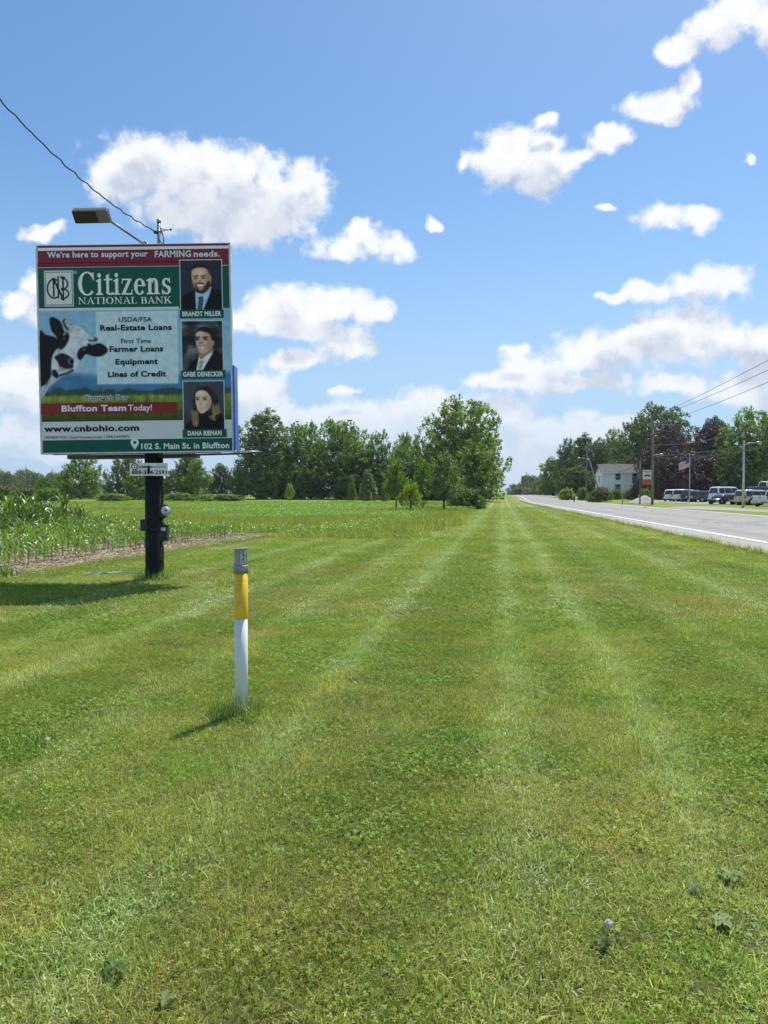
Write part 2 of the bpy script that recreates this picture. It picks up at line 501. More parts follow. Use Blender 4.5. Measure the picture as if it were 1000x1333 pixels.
# shared colour logic of the lawn: patches of clover, dry straw and pale mowing streaks
STREAK = [(-6.3, .22, .8), (-5.2, .15, .5), (-4.2, .14, 1.15), (-2.75, .18, .7), (-1.45, .12, 1.25), (.06, .11, 1.3), (.98, .12, 1.25), (2.3, .2, .5), (3.75, .16, .95), (4.5, .15, .5), (5.6, .25, .5), (-8.2, .2, .5)]
def lawn_tint(w):
    p = w.pos()
    sp = w.n('ShaderNodeSeparateXYZ'); w.set(sp, 0, p)
    wob = w.math('MULTIPLY', w.math('SUBTRACT', w.noise(p, .35, 2), .5), 0.55)
    a = w.math('ADD', w.math('MULTIPLY_ADD', sp.outputs[1], -0.165, sp.outputs[0]), wob)
    tot = None
    for c0, s_, am in STREAK:
        g = w.math('DIVIDE', w.math('SUBTRACT', a, c0), s_)
        g = w.math('MULTIPLY', w.math('EXPONENT', w.math('MULTIPLY', w.math('MULTIPLY', g, g), -1.0)), am)
        tot = g if tot is None else w.math('ADD', tot, g)
    br = w.math('MULTIPLY', w.ss(w.noise(p, 1.4, 4, .7), .40, .58, .15, 1.0), w.ss(w.noise(p, 20, 3, .7), .43, .58, .15, 1.8))
    # streaks grow weaker towards the camera
    tot = w.math('MULTIPLY', tot, w.ss(sp.outputs[1], 3.0, 9.0, .45, 1.0))
    tot = w.math('MULTIPLY', tot, br, clamp=True)
    # alternate bands
    band = w.math('SINE', w.math('MULTIPLY', a, 2 * pi / 2.7))
    big = w.noise(p, .55, 3, .6)
    med = w.noise(p, 3.2, 4, .6)
    clover = w.ss(w.noise(w.vm('ADD', p, (31, 7, 0)), 1.1, 4, .65), .52, .64)
    dry = w.ss(w.noise(w.vm('ADD', p, (3, 77, 0)), .9, 5, .65), .50, .68)
    return dict(p=p, streak=tot, band=band, big=big, med=med, clover=clover, dry=dry, a=a)
def lawn_color(w, base, strk=1.0):
    L = lawn_tint(w)
    c = base
    k = w.math('ADD', w.math('MULTIPLY_ADD', L['band'], .07, 1.0), w.math('MULTIPLY', w.math('SUBTRACT', L['big'], .5), .5))
    k = w.math('ADD', k, w.math('MULTIPLY', w.math('SUBTRACT', L['med'], .5), .75))
    sc = w.n('ShaderNodeVectorMath', operation='SCALE'); w.set(sc, 0, c); w.set(sc, 'Scale', k); c = sc.outputs[0]
    c = w.mix(w.math('MULTIPLY', L['clover'], .55), c, w.vm('MULTIPLY', c, (.74, .98, .70)))
    c = w.mix(w.math('MULTIPLY', L['dry'], .42), c, w.vm('MULTIPLY', c, (1.42, 1.10, 1.25)))
    c = w.mix(w.math('MULTIPLY', L['streak'], .68 * strk), c, w.vm('ADD', w.vm('MULTIPLY', c, (1.15, 1.1, 1.5)), (.20, .22, .16)))
    return c
LAWN = (0.320, 0.365, 0.074)
def m_lawn():
    w = M('mown_lawn_ground')
    p = w.pos()
    n = w.noise(p, 40, 5, .7)
    n2 = w.noise(p, 9, 4, .7)
    base = w.mix(w.ss(n, .30, .70), (0.15, 0.185, 0.045), (0.285, 0.34, 0.075))
    base = w.mix(w.ss(n2, .56, .75), base, (0.26, 0.25, 0.10))
    c = lawn_color(w, base)
    # beyond the built blades the turf itself carries the colour; under them there is thatch and soil
    d = w.vm('LENGTH', p)
    thatch = w.mix(w.ss(w.noise(p, 25, 4, .7), .4, .65), (.045, .055, .018), (.115, .11, .05))
    c = w.mix(w.ss(d, 10, 30), w.mix(.45, thatch, c), w.vm('MULTIPLY', c, (.86, .84, .86)))
    nor = w.bump(w.noise(p, 28, 6, .75), .9, .05)
    return w.done(w.bsdf(c, .9, 0, .12, nor))
def m_soil():
    w = M('dry_field_soil'); p = w.pos()
    n = w.noise(p, 3, 6, .7); n3 = w.noise(p, 22, 5, .7)
    c = w.mix(w.ss(n, .3, .7), (.38, .295, .20), (.54, .45, .33))
    c = w.mix(w.ss(n3, .55, .7), c, (.19, .135, .085))
    nor = w.bump(w.math('ADD', w.noise(p, 9, 6, .7), n3), 1.0, .06)
    return w.done(w.bsdf(c, .95, 0, .1, nor))
def m_field():
    w = M('green_field_ground'); p = w.pos()
    n = w.noise(p, .25, 5, .6); n2 = w.noise(p, 2.2, 5, .7)
    c = w.mix(w.ss(n, .3, .7), (.14, .22, .035), (.21, .275, .05))
    c = w.mix(w.ss(n2, .5, .8), c, (.25, .29, .07))
    nor = w.bump(w.noise(p, 3, 6, .75), 1.0, .15)
    return w.done(w.bsdf(c, .9, 0, .1, nor))
def m_verge():
    w = M('verge_grass'); p = w.pos()
    n = w.noise(p, .5, 5, .6); n2 = w.noise(p, 4, 5, .7)
    c = w.mix(w.ss(n, .3, .7), (.17, .225, .038), (.24, .28, .06))
    c = w.mix(w.ss(n2, .55, .8), c, (.29, .28, .10))
    return w.done(w.bsdf(c, .9, 0, .1, w.bump(w.noise(p, 6, 6, .75), 1.0, .1)))
def m_road():
    w = M('worn_asphalt'); p = w.pos()
    sp = w.n('ShaderNodeSeparateXYZ'); w.set(sp, 0, p)
    lat = w.math('MULTIPLY_ADD', sp.outputs[1], -.14, sp.outputs[0])
    n = w.noise(p, 60, 4, .8); n2 = w.noise(p, .35, 5, .6)
    st = w.n('ShaderNodeCombineXYZ'); w.set(st, 0, lat); w.set(st, 1, w.math('MULTIPLY', sp.outputs[1], .04))
    n3 = w.noise(st.outputs[0], 2.2, 4, .6)
    c = w.mix(w.ss(n, .25, .75), (.235, .225, .205), (.345, .335, .315))
    c = w.mix(w.ss(n3, .35, .7, 0, .5), c, (.245, .235, .22))
    c = w.mix(w.ss(n2, .4, .75, 0, .35), c, (.36, .35, .33))
    tk = w.math('COSINE', w.math('MULTIPLY', w.math('ADD', lat, w.math('MULTIPLY', w.math('SUBTRACT', n2, .5), .5)), 2 * pi / 2.0))
    c = w.mix(w.ss(tk, .1, .9, 0, .42), c, (.205, .195, .185))
    c = w.mix(w.ss(w.noise(p, 1.1, 5, .7), .56, .72, 0, .5), c, (.20, .19, .18))
    # dusty outer edge beyond the white line
    c = w.mix(w.ss(lat, 8.95, 8.5, 0, .75), c, (.36, .335, .29))
    # sealed cracks
    v = w.n('ShaderNodeTexVoronoi'); v.feature = 'DISTANCE_TO_EDGE'; w.set(v, 'Vector', w.vm('ADD', p, w.noise(p, 1.5, 3, .6, True))); w.set(v, 'Scale', .22)
    c = w.mix(w.ss(v.outputs['Distance'], .012, .004, 0, .8), c, (.12, .115, .11))
    return w.done(w.bsdf(c, .85, 0, .3, w.bump(n, .5, .006)))
def m_gravel(name, a=(.36, .345, .31), b=(.52, .50, .46)):
    w = M(name); p = w.pos()
    n = w.noise(p, 18, 6, .8); n2 = w.noise(p, .8, 4, .6)
    c = w.mix(w.ss(n, .3, .7), a, b)
    c = w.mix(w.ss(n2, .4, .8, 0, .4), c, (.30, .28, .23))
    return w.done(w.bsdf(c, .95, 0, .15, w.bump(n, 1.0, .03)))
MAT = dict(lawn=m_lawn(), crop_soil=m_soil(), field=m_field(), verge_lawn=m_verge(), road=m_road(),
           gravel_shoulder=m_gravel('shoulder_gravel'), farm_drive=m_gravel('drive_gravel'))
for nm, cells in zones.items():
    used = {}; vs = []; fs = []
    for j, i in cells:
        f = []
        for a, b in ((j, i), (j, i + 1), (j + 1, i + 1), (j + 1, i)):
            if (a, b) not in used: used[(a, b)] = len(vs); vs.append(GV[a, b])
            f.append(used[(a, b)])
        fs += f
    me = np_mesh(nm, np.array(vs), np.array(fs), 4, MAT[nm], smooth=True)
    o = bpy.data.objects.new(nm, me); link(o); tag(o, kind='structure')

def strip(name, u0, u1, Ya, Yb, h, mat, step=4.0, wob=0.0):
    n = max(1, int((Yb - Ya) / step)); vs = []; fs = []
    for k in range(n + 1):
        Y = Ya + (Yb - Ya) * k / n
        # follow the terrain rows exactly
        for u in (u0, u1):
            X = u + float(road_x(Y)); vs.append((X, Y, sheet_z(u, Y) + h))
    for k in range(n): fs.append((2 * k, 2 * k + 1, 2 * k + 3, 2 * k + 2))
    mb = MB(); mb.add(vs, fs); return mb.build(name, mat)
def sheet_z(u, Y):
    """height of the built ground sheet (bilinear between its rows)"""
    j = int(np.searchsorted(YB, Y) - 1); j = max(0, min(j, len(YB) - 2)); f = (Y - YB[j]) / (YB[j + 1] - YB[j])
    X = u + float(road_x(Y))
    z0 = np.interp(X, GV[j][:, 0] + (GV[j + 1][:, 0] - GV[j][:, 0]) * f, GV[j][:, 2] * (1 - f) + GV[j + 1][:, 2] * f)
    return float(z0)
mwhite = plain('white_road_paint', (.72, .72, .69), .7, var=.25, scale=1.5)
myellow = plain('worn_yellow_road_paint', (.50, .37, .16), .75, var=.35, scale=2.0)
def ystrips(name, u0, u1, Ya, Yb, mat):
    ys = [Ya] + [y for y in YB if Ya < y < Yb] + [Yb]
    vs = []; fs = []
    for Y in ys:
        for u in (u0, u1): vs.append((u + float(road_x(Y)), Y, sheet_z(u, Y) + .006))
    for k in range(len(ys) - 1): fs.append((2 * k, 2 * k + 1, 2 * k + 3, 2 * k + 2))
    mb = MB(); mb.add(vs, fs); return mb.build(name, mat)
tag(ystrips('white_edge_line', 8.98, 9.16, -6, 700, mwhite), kind='structure')
tag(ystrips('white_edge_line', 17.28, 17.44, -6, 700, mwhite), kind='structure')
for k in range(16):
    Y0 = 21.5 + 12.2 * k
    o = ystrips('yellow_centre_dash', 13.12, 13.26, Y0, Y0 + 3.4, myellow); tag(o, kind='structure')

# free polygon sheets over the ground (drives)
def sheet_poly(name, pts, h, mat, kind='structure'):
    """pts: (u, Y) quads strips: list of (uL, uR, Y)"""
    vs = []; fs = []; seg = 6; rowsn = []
    for a, b in zip(pts[:-1], pts[1:]):
        n = max(1, int(abs(b[2] - a[2]) / 1.5))
        for k in range(n): f = k / n; rowsn.append(tuple(a[i] + (b[i] - a[i]) * f for i in range(3)))
    rowsn.append(pts[-1])
    for (l, r, Y) in rowsn:
        for s_ in range(seg + 1):
            u = l + (r - l) * s_ / seg; vs.append((u + float(road_x(Y)), Y, sheet_z(u, Y) + h))
    for k in range(len(rowsn) - 1):
        for s_ in range(seg):
            a = k * (seg + 1) + s_; fs.append((a, a + 1, a + seg + 2, a + seg + 1))
    mb = MB(); mb.add(vs, fs, True); return tag(mb.build(name, mat), kind=kind)
pale = m_gravel('pale_drive_gravel', (.27, .26, .235), (.38, .37, .345))
sheet_poly('driveway', [(21.0, 23.6, 20), (21.0, 23.6, 52), (20.4, 23.6, 60), (18.7, 23.4, 68), (18.7, 23.2, 76)], .012, pale)
sheet_poly('parking_lot', [(25.5, 60, 87), (25.5, 60, 104), (25.5, 60, 116)], .02, pale)
sheet_poly('house_drive', [(19, 60, 128), (19, 60, 131.5)], .03, pale)
sheet_poly('side_drive', [(18.7, 44, 168), (18.7, 44, 172)], .03, pale)

# ================================================================== grass: geometry-node scatter of turf patches
def gn_scatter(name, pts, idx, rot, scl, sources, label=None):
    coll = bpy.data.collections.new(name + '_patches')
    for o in sources: coll.objects.link(o)
    me = bpy.data.meshes.new(name)
    n = len(pts); me.vertices.add(n); me.vertices.foreach_set('co', np.asarray(pts, np.float32).ravel())
    a = me.attributes.new('pick', 'INT', 'POINT'); a.data.foreach_set('value', np.asarray(idx, np.int32))
    a = me.attributes.new('rot', 'FLOAT_VECTOR', 'POINT'); a.data.foreach_set('vector', np.asarray(rot, np.float32).ravel())
    a = me.attributes.new('scl', 'FLOAT_VECTOR', 'POINT'); a.data.foreach_set('vector', np.asarray(scl, np.float32).ravel())
    me.update()
    o = bpy.data.objects.new(name, me); link(o)
    ng = bpy.data.node_groups.new(name, 'GeometryNodeTree')
    ng.interface.new_socket('Geometry', in_out='INPUT', socket_type='NodeSocketGeometry')
    ng.interface.new_socket('Geometry', in_out='OUTPUT', socket_type='NodeSocketGeometry')
    gi = ng.nodes.new('NodeGroupInput'); go = ng.nodes.new('NodeGroupOutput')
    ci = ng.nodes.new('GeometryNodeCollectionInfo'); ci.inputs[0].default_value = coll
    ci.inputs['Separate Children'].default_value = True; ci.inputs['Reset Children'].default_value = True
    ip = ng.nodes.new('GeometryNodeInstanceOnPoints')
    ip.inputs['Pick Instance'].default_value = True
    def at_(nm, ty):
        x = ng.nodes.new('GeometryNodeInputNamedAttribute'); x.data_type = ty; x.inputs[0].default_value = nm; return x.outputs['Attribute']
    L = ng.links
    L.new(gi.outputs[0], ip.inputs['Points']); L.new(ci.outputs[0], ip.inputs['Instance'])
    L.new(at_('pick', 'INT'), ip.inputs['Instance Index'])
    L.new(at_('rot', 'FLOAT_VECTOR'), ip.inputs['Rotation']); L.new(at_('scl', 'FLOAT_VECTOR'), ip.inputs['Scale'])
    L.new(ip.outputs[0], go.inputs[0])
    md = o.modifiers.new('scatter', 'NODES'); md.node_group = ng
    tag(o, label, None, None, 'stuff')
    return o

def blades(n, R, hmin, hmax, wd, lean, r, segs=2, square=True, cols=None, curl=0.5, flat=0.0):
    """n bent blades on a patch of half-size R; returns verts, tri faces, colours"""
    x = r.uniform(-R, R, n); y = r.uniform(-R, R, n)
    h = r.uniform(hmin, hmax, n) * (0.7 + 0.6 * r.random(n)); az = r.uniform(0, 2 * pi, n); ln = np.abs(r.normal(0, lean, n)) + .08
    if flat > 0:
        fl = r.random(n) < flat; ln = np.where(fl, r.uniform(1.1, 1.5, n), ln)
    wdt = wd * r.uniform(.6, 1.4, n)
    dx, dy = np.cos(az), np.sin(az)
    faz = az + pi / 2 + r.normal(0, .7, n); sx, sy = np.cos(faz), np.sin(faz)
    V = []; 
    for k in range(segs + 1):
        f = k / segs
        ang = np.minimum(ln * (0.5 + curl * f * 1.6), 1.75)
        if k == 0: px, py, pz = x, y, np.full(n, -.004)
        else:
            st = h / segs; px = px + dx * np.sin(ang) * st; py = py + dy * np.sin(ang) * st; pz = pz + np.cos(ang) * st
        pz = np.maximum(pz, .003) if k else pz
        w_ = wdt * (1 - f) ** .6 * .5
        if k < segs:
            V.append(np.stack([px - sx * w_, py - sy * w_, pz], -1)); V.append(np.stack([px + sx * w_, py + sy * w_, pz], -1))
        else: V.append(np.stack([px, py, pz], -1))
    m = len(V); verts = np.stack(V, 1).reshape(-1, 3)
    b = (np.arange(n) * m)[:, None]
    tri = []
    for k in range(segs):
        a0 = 2 * k
        if k < segs - 1: tri += [b + a0, b + a0 + 1, b + a0 + 3, b + a0, b + a0 + 3, b + a0 + 2]
        else: tri += [b + a0, b + a0 + 1, b + a0 + 2]
    faces = np.concatenate(tri, 1).reshape(-1)
    pal = np.array(cols); pick = r.integers(0, len(pal), n); c = pal[pick] * r.uniform(.7, 1.3, (n, 1))
    c = np.repeat(c, m, 0)
    return verts, faces, c
def leaflets(n, R, size, zlo, zhi, r, cols, tri3=True):
    """clover leaves: three rounded leaflets each, held level"""
    V = []; Fc = []; C = []; b = 0
    pal = np.array(cols)
    for i in range(n):
        x, y = r.uniform(-R, R, 2); z = r.uniform(zlo, zhi); s = size * r.uniform(.6, 1.3); a0 = r.uniform(0, 2 * pi)
        tilt = Matrix.Rotation(r.normal(0, .45), 3, 'X') @ Matrix.Rotation(r.normal(0, .45), 3, 'Y')
        c = pal[r.integers(len(pal))] * r.uniform(.75, 1.25)
        for k in range(3 if tri3 else 1):
            a = a0 + k * 2 * pi / 3
            pts = [(0, 0, 0), (.55, -.42, .06), (1.0, 0, 0), (.55, .42, .06)]
            for (px, py, pz) in pts:
                q = tilt @ Vector(((px * cos(a) - py * sin(a)) * s, (px * sin(a) + py * cos(a)) * s, pz * s))
                V.append((x + q.x, y + q.y, z + q.z)); C.append(c)
            Fc += [b, b + 1, b + 2, b, b + 2, b + 3]; b += 4
    return np.array(V), np.array(Fc), np.array(C)
def join(parts):
    V = []; Fc = []; C = []; b = 0
    for v, f, c in parts: V.append(v); Fc.append(f + b); C.append(c); b += len(v)
    return np.concatenate(V), np.concatenate(Fc), np.concatenate(C)
G1 = [(1, 1, 1), (.85, 1.0, .7), (1.15, 1.1, .9), (.7, .9, .7), (1.3, 1.2, 1.1)]
GD = [(1.0, .95, .9), (1.6, 1.25, 1.9), (2.1, 1.6, 2.8), (.8, .95, .8), (1.3, 1.1, 1.2), (1.0, 1.0, .9)]
GP = [(1.5, 1.4, 2.0), (2.1, 1.85, 3.2), (1.2, 1.2, 1.5), (.9, 1.0, .9)]
GC = [(.55, .80, .52), (.66, .92, .60), (.78, 1.0, .66)]
def m_blade():
    w = M('grass_blades')
    c = lawn_color(w, w.vm('MULTIPLY', w.attr('tint'), LAWN), 0.75)
    d = w.n('ShaderNodeBsdfDiffuse'); w.set(d, 0, c)
    t = w.n('ShaderNodeBsdfTranslucent'); w.set(t, 0, w.vm('MULTIPLY', c, (1.15, 1.25, .6)))
    mx = w.n('ShaderNodeMixShader'); mx.inputs[0].default_value = .36
    w.nt.links.new(d.outputs[0], mx.inputs[1]); w.nt.links.new(t.outputs[0], mx.inputs[2])
    g = w.n('ShaderNodeBsdfGlossy'); w.set(g, 'Roughness', .55)
    m2 = w.n('ShaderNodeMixShader'); m2.inputs[0].default_value = .03
    w.nt.links.new(mx.outputs[0], m2.inputs[1]); w.nt.links.new(g.outputs[0], m2.inputs[2])
    return w.done(m2.outputs[0])
MBL = m_blade()
def src(name, parts):
    v, f, c = join(parts)
    me = np_mesh(name, v, f, 3, MBL, c)
    return bpy.data.objects.new(name, me)
r = rng
near = []
for k in range(3): near.append(src('a%d_turf' % k, [blades(560, .17, .020, .042, .0036, .75, r, 2, cols=G1, flat=.15), leaflets(75, .17, .0085, .010, .032, r, GC), blades(110, .17, .03, .055, .003, .8, r, 2, cols=GD, flat=.6)]))
for k in range(2): near.append(src('b%d_turf' % k, [blades(240, .17, .02, .042, .0036, .75, r, 2, cols=G1), leaflets(230, .17, .0100, .010, .036, r, GC), blades(60, .17, .03, .055, .005, .8, r, 2, cols=GD, flat=.5)]))
for k in range(3): near.append(src('c%d_turf' % k, [blades(480, .17, .022, .046, .0033, .85, r, 2, cols=GD, flat=.3), blades(170, .17, .035, .06, .0024, .6, r, 3, cols=GP, flat=.5), leaflets(40, .17, .008, .010, .028, r, GC)]))
for k in range(2): near.append(src('d%d_turf' % k, [blades(300, .17, .035, .065, .0050, .75, r, 3, cols=[(1.0, 1.05, 1.25), (1.2, 1.2, 1.6), (.85, .95, 1.0), (1.6, 1.5, 2.3)], flat=.3), blades(300, .17, .025, .045, .003, .8, r, 2, cols=GP, flat=.4)]))
mid = []
for k in range(2): mid.append(src('a%d_turfmid' % k, [blades(620, .42, .025, .048, .008, .75, r, 2, cols=G1, flat=.1), leaflets(110, .42, .016, .01, .035, r, GC)]))
for k in range(1): mid.append(src('b%d_turfmid' % k, [blades(420, .42, .025, .045, .009, .75, r, 2, cols=G1), leaflets(260, .42, .018, .01, .038, r, GC)]))
for k in range(2): mid.append(src('c%d_turfmid' % k, [blades(700, .42, .025, .05, .007, .85, r, 2, cols=GD, flat=.3)]))
for k in range(1): mid.append(src('d%d_turfmid' % k, [blades(620, .42, .03, .055, .008, .8, r, 2, cols=GP + GP + G1, flat=.4)]))
far = []
for k in range(2): far.append(src('a%d_turffar' % k, [blades(520, 1.1, .045, .08, .026, .7, r, 1, cols=G1)]))
for k in range(2): far.append(src('c%d_turffar' % k, [blades(520, 1.1, .045, .08, .024, .7, r, 1, cols=GD)]))
far.append(src('d0_turffar', [blades(520, 1.1, .045, .08, .024, .7, r, 1, cols=GP + G1)]))

def lawn_points(step, Ya, Yb, keep=None):
    pts = []
    nyy = int((Yb - Ya) / step)
    for j in range(nyy + 1):
        Y = Ya + j * step
        W_ = .60 * Y + 1.8
        for X in np.arange(-W_, W_, step):
            x = X + r.uniform(-.3, .3) * step; y = Y + r.uniform(-.3, .3) * step
            u = x - float(road_x(y))
            edge = 7.35 + .22 * (fbm2(x * 1.1, y * 1.1, 2, 33) - .5)
            lo = us(y) + 1.3 * (fbm2(x * .8, y * .8, 3, 41) - .5) if y < 26.5 else um(y)
            if u > edge or u < lo: continue
            if y > 52 and r.random() < (y - 52) / 40: continue
            pts.append((x, y))
    return np.array(pts)
def spick(P, na, nb, nc, nd_):
    """patch kind by place: streaks get pale patches, some spots clover, some dry"""
    a = P[:, 0] - .165 * P[:, 1]
    st = np.zeros(len(P))
    for c0, s_, am in STREAK: st += am * np.exp(-((a - c0) / (s_ * 1.25)) ** 2)
    n1 = fbm2(P[:, 0] * 1.0 + 9, P[:, 1] * 1.0, 3, 51); n2 = fbm2(P[:, 0] * .8 + 3, P[:, 1] * .8 + 70, 3, 61)
    pr = r.random(len(P))
    out = r.integers(0, na, len(P))
    out = np.where((n1 > .56) & (pr < .8), na + r.integers(0, max(nb, 1), len(P)) if nb else out, out)
    out = np.where(((n2 > .53) & (pr > .25)), na + nb + r.integers(0, nc, len(P)), out)
    out = np.where(st * (.45 + n1) > pr * .9 + .12, na + nb + nc + r.integers(0, nd_, len(P)), out)
    return out
def mk_scatter(name, P, srcs, kinds, label, smin=.85, smax=1.2):
    n = len(P)
    z = zt(P[:, 0], P[:, 1])
    pts = np.stack([P[:, 0], P[:, 1], z], -1)
    rot = np.zeros((n, 3)); rot[:, 2] = r.uniform(0, 2 * pi, n)
    s_ = r.uniform(smin, smax, n); hh = s_ * (0.75 + .6 * fbm2(P[:, 0] * 1.7, P[:, 1] * 1.7, 2, 71))
    scl = np.stack([s_, s_, hh], -1)
    return gn_scatter(name, pts, spick(P, *kinds), rot, scl, srcs, label)
mk_scatter('mown_grass', lawn_points(.20, 1.3, 9.0), near, (3, 2, 3, 2), 'mown lawn grass with clover and dry clippings in the foreground')
mk_scatter('mown_grass', lawn_points(.52, 8.8, 25), mid, (2, 1, 2, 1), 'mown lawn grass in pale streaks past the billboard post')
mk_scatter('mown_grass', lawn_points(1.5, 24.5, 92), far, (2, 0, 2, 1), 'mown roadside strip of grass beside the far road')

# pale dry clippings lying along the mower's wheel tracks
m_clip = leafmat('dry_clippings', (.50, .57, .34), .25, .3, gloss=.015, scale=3.0)
def csrc(name, n, R, h, wd): 
    v, f, c = join([blades(n, R, h * .6, h, wd, .9, r, 2, cols=[(1, 1, 1), (.8, .9, .75), (1.15, 1.1, 1.1), (.7, .95, .6)], flat=.6)]); v[:, 2] += .018
    return bpy.data.objects.new(name, np_mesh(name, v, f, 3, m_clip, c))
def clip_points(Ya, Yb, st, sig):
    P = []
    for c0, s_, am in STREAK:
        y = Ya
        while y < Yb:
            for k in range(3 if am > .9 else 2):
                wob = .55 * (fbm2(c0 * .3, y * .35, 2, 15) - .5)
                a_ = c0 + wob * .5 + r.normal(0, s_ * sig); x = a_ + .165 * y; yy = y + r.uniform(-st, st) * .5
                u = x - float(road_x(yy))
                if u > 7.2 or u < us(yy) + .4 or abs(x) > .6 * yy + 1.2: continue
                g = fbm2(x * 1.5 + 3, yy * .9, 3, 19)
                if r.random() < am * float(ss(.36, .62, g)) * 1.1: P.append((x, yy, Z(x, yy)))
            y += st
    return np.array(P)
for nm, (Ya, Yb, st, R_, h_, wd_, nb) in (('near', (2.2, 9.5, .09, .10, .032, .0030, 34)), ('mid', (9.5, 34, .24, .20, .055, .0095, 44)), ('far', (34, 80, .7, .40, .07, .022, 50))):
    P = clip_points(Ya, Yb, st, 1.0); n = len(P); rot = np.zeros((n, 3)); rot[:, 2] = r.uniform(0, 6.28, n)
    gn_scatter('dry_clippings', P, r.integers(0, 2, n), rot, np.ones((n, 3)) * r.uniform(.7, 1.3, (n, 1)), [csrc('k%d_%s' % (k, nm), nb, R_, h_, wd_) for k in range(2)], {'near': 'pale dry clippings in the mowing tracks near the lens', 'mid': 'pale dry clippings in the mowing tracks past the marker post', 'far': 'pale dry clippings in the tracks of the distant mown strip'}[nm])

# ================================================================== billboard
YB0 = 13.3
UN = YB0 / F                                   # metres per photo pixel at the billboard
BW, BH = 247 * UN, 265 * UN
bl = at(56, 588, YB0); tr_ = at(297, 321, YB0); tl = at(50, 323, YB0)
post_base = at(200.5, 755, YB0)
PX = at(199.8, 640, YB0).x
PZ = Z(PX, YB0)
bill = empty('billboard', (PX, YB0, PZ))
tag(bill, 'tall bank advertising billboard with cow picture on a single black steel column', 'billboard')
mframe = plain('white_sign_trim', (.62, .65, .66), .4, var=.2)
mpost = plain('black_painted_steel', (.012, .0115, .011), .62, var=.5, scale=3, bump=.15, spec=.25)
mdark = plain('dark_grey_metal', (.05, .052, .055), .45, .2, var=.3)
mblack = plain('black_plastic', (.02, .02, .022), .5, var=.3)
mgalv = plain('galvanised_steel', (.36, .37, .38), .42, .75, var=.3, scale=9)
malu = plain('weathered_aluminium', (.55, .56, .57), .45, .6, var=.2)
mglass_m = plain('meter_glass', (.6, .65, .68), .12, 0, var=.2, spec=.8)

# column: slightly tapered round steel pipe
cb = MB(); zt0 = at(200, 586, YB0).z - PZ
cb.tube([(.0, 0, -.3), (0, 0, .0), (0, 0, zt0 - .02)], [.157, .157, .152], 28)
col_ = cb.build('column', mpost, bill)
cs = MB(); cs.box((.128, .10, 1.1), (.05, .04, 2.3), bev=.006); cs.build('cable_channel', mpost, bill)

# the board hangs in its own frame; local axes: x right, y away from the road side, z up
board = MB()
TH = .30
DY = -.19                                       # front face in front of the column
bc = at(176.3, 454.5, YB0 + DY)
bd = bpy.data.objects.new('board', None)
def bp(px, py):
    """photo pixel -> board plane coordinates (metres from the board's centre)"""
    bx = px - 50 - (py - 323) * (6 / 265.0); by = (py - 323) + (px - 50) * (2.4 / 247.0)
    return (bx - 123.5) * UN, (132.5 - by) * UN
tilt = Matrix.Rotation(radians(-.6), 3, 'Y')
def board_box(c, d, b=.0):
    return [c, d, b]
BT = Matrix.Translation((bc.x - PX, DY, bc.z - PZ)) @ Matrix.Rotation(radians(-.75), 4, 'Y')
def on_board(o):
    o.matrix_local = BT; return o
mb = MB(); mb.box((0, .06, 0), (BW, .12, BH), bev=.008)
cabinet = on_board(mb.build('cabinet', mframe, bill))
mb = MB()
hw, hh = BW / 2, BH / 2
for c, d in (((0, -.004, hh - .003), (BW + .012, .03, .012)), ((0, -.004, -hh + .012), (BW + .012, .03, .030)), ((-hw + .012, -.004, 0), (.032, .03, BH - .05)), ((hw - .012, -.004, 0), (.032, .03, BH - .05))):
    mb.box(c, d, bev=.004)
on_board(mb.build('edge_trim', mframe, bill))
# steel frame behind, second face on the far side, blue banner edge wrapped round the right end
mb = MB()
for zz in (-hh + .10, -hh + 1.3, hh - 1.2, hh - .10): mb.box((.0, .19, zz), (BW - .1, .10, .10))
for xx in (-hw + .5, .05, hw - .5): mb.box((xx, .30, 0), (.10, .10, BH - .1))
on_board(mb.build('support_frame', mdark, bill))
mb = MB(); mb.box((-.16, .44, -.02), (BW - .36, .10, BH - .06), bev=.01)
on_board(mb.build('rear_board', plain('rear_face_grey', (.13, .14, .17), .5), bill))
mb = MB(); mb.box((hw + .022, .12, -hh + .80), (.030, .30, 1.56), bev=.008)
on_board(mb.build('blue_banner_edge', plain('blue_vinyl', (.01, .13, .62), .4, var=.3), bill))
mb = MB(); mb.box((-.15, .26, -hh - .05), (BW - 1.15, .30, .07)); mb.tube([(-hw + 1.0, .1, -hh - .06), (hw - .0, .1, -hh - .03), (hw + .5, .12, -hh - .005)], .018, 8)
on_board(mb.build('lower_rail', mdark, bill))
mb = MB(); mb.box((hw + .01, .02, -hh + .01), (.07, .08, .05), bev=.01); mb.tube([(hw + .03, .02, -hh + .01), (hw + .46, .02, -hh - .0)], .013, 8)
on_board(mb.build('corner_bracket', malu, bill))

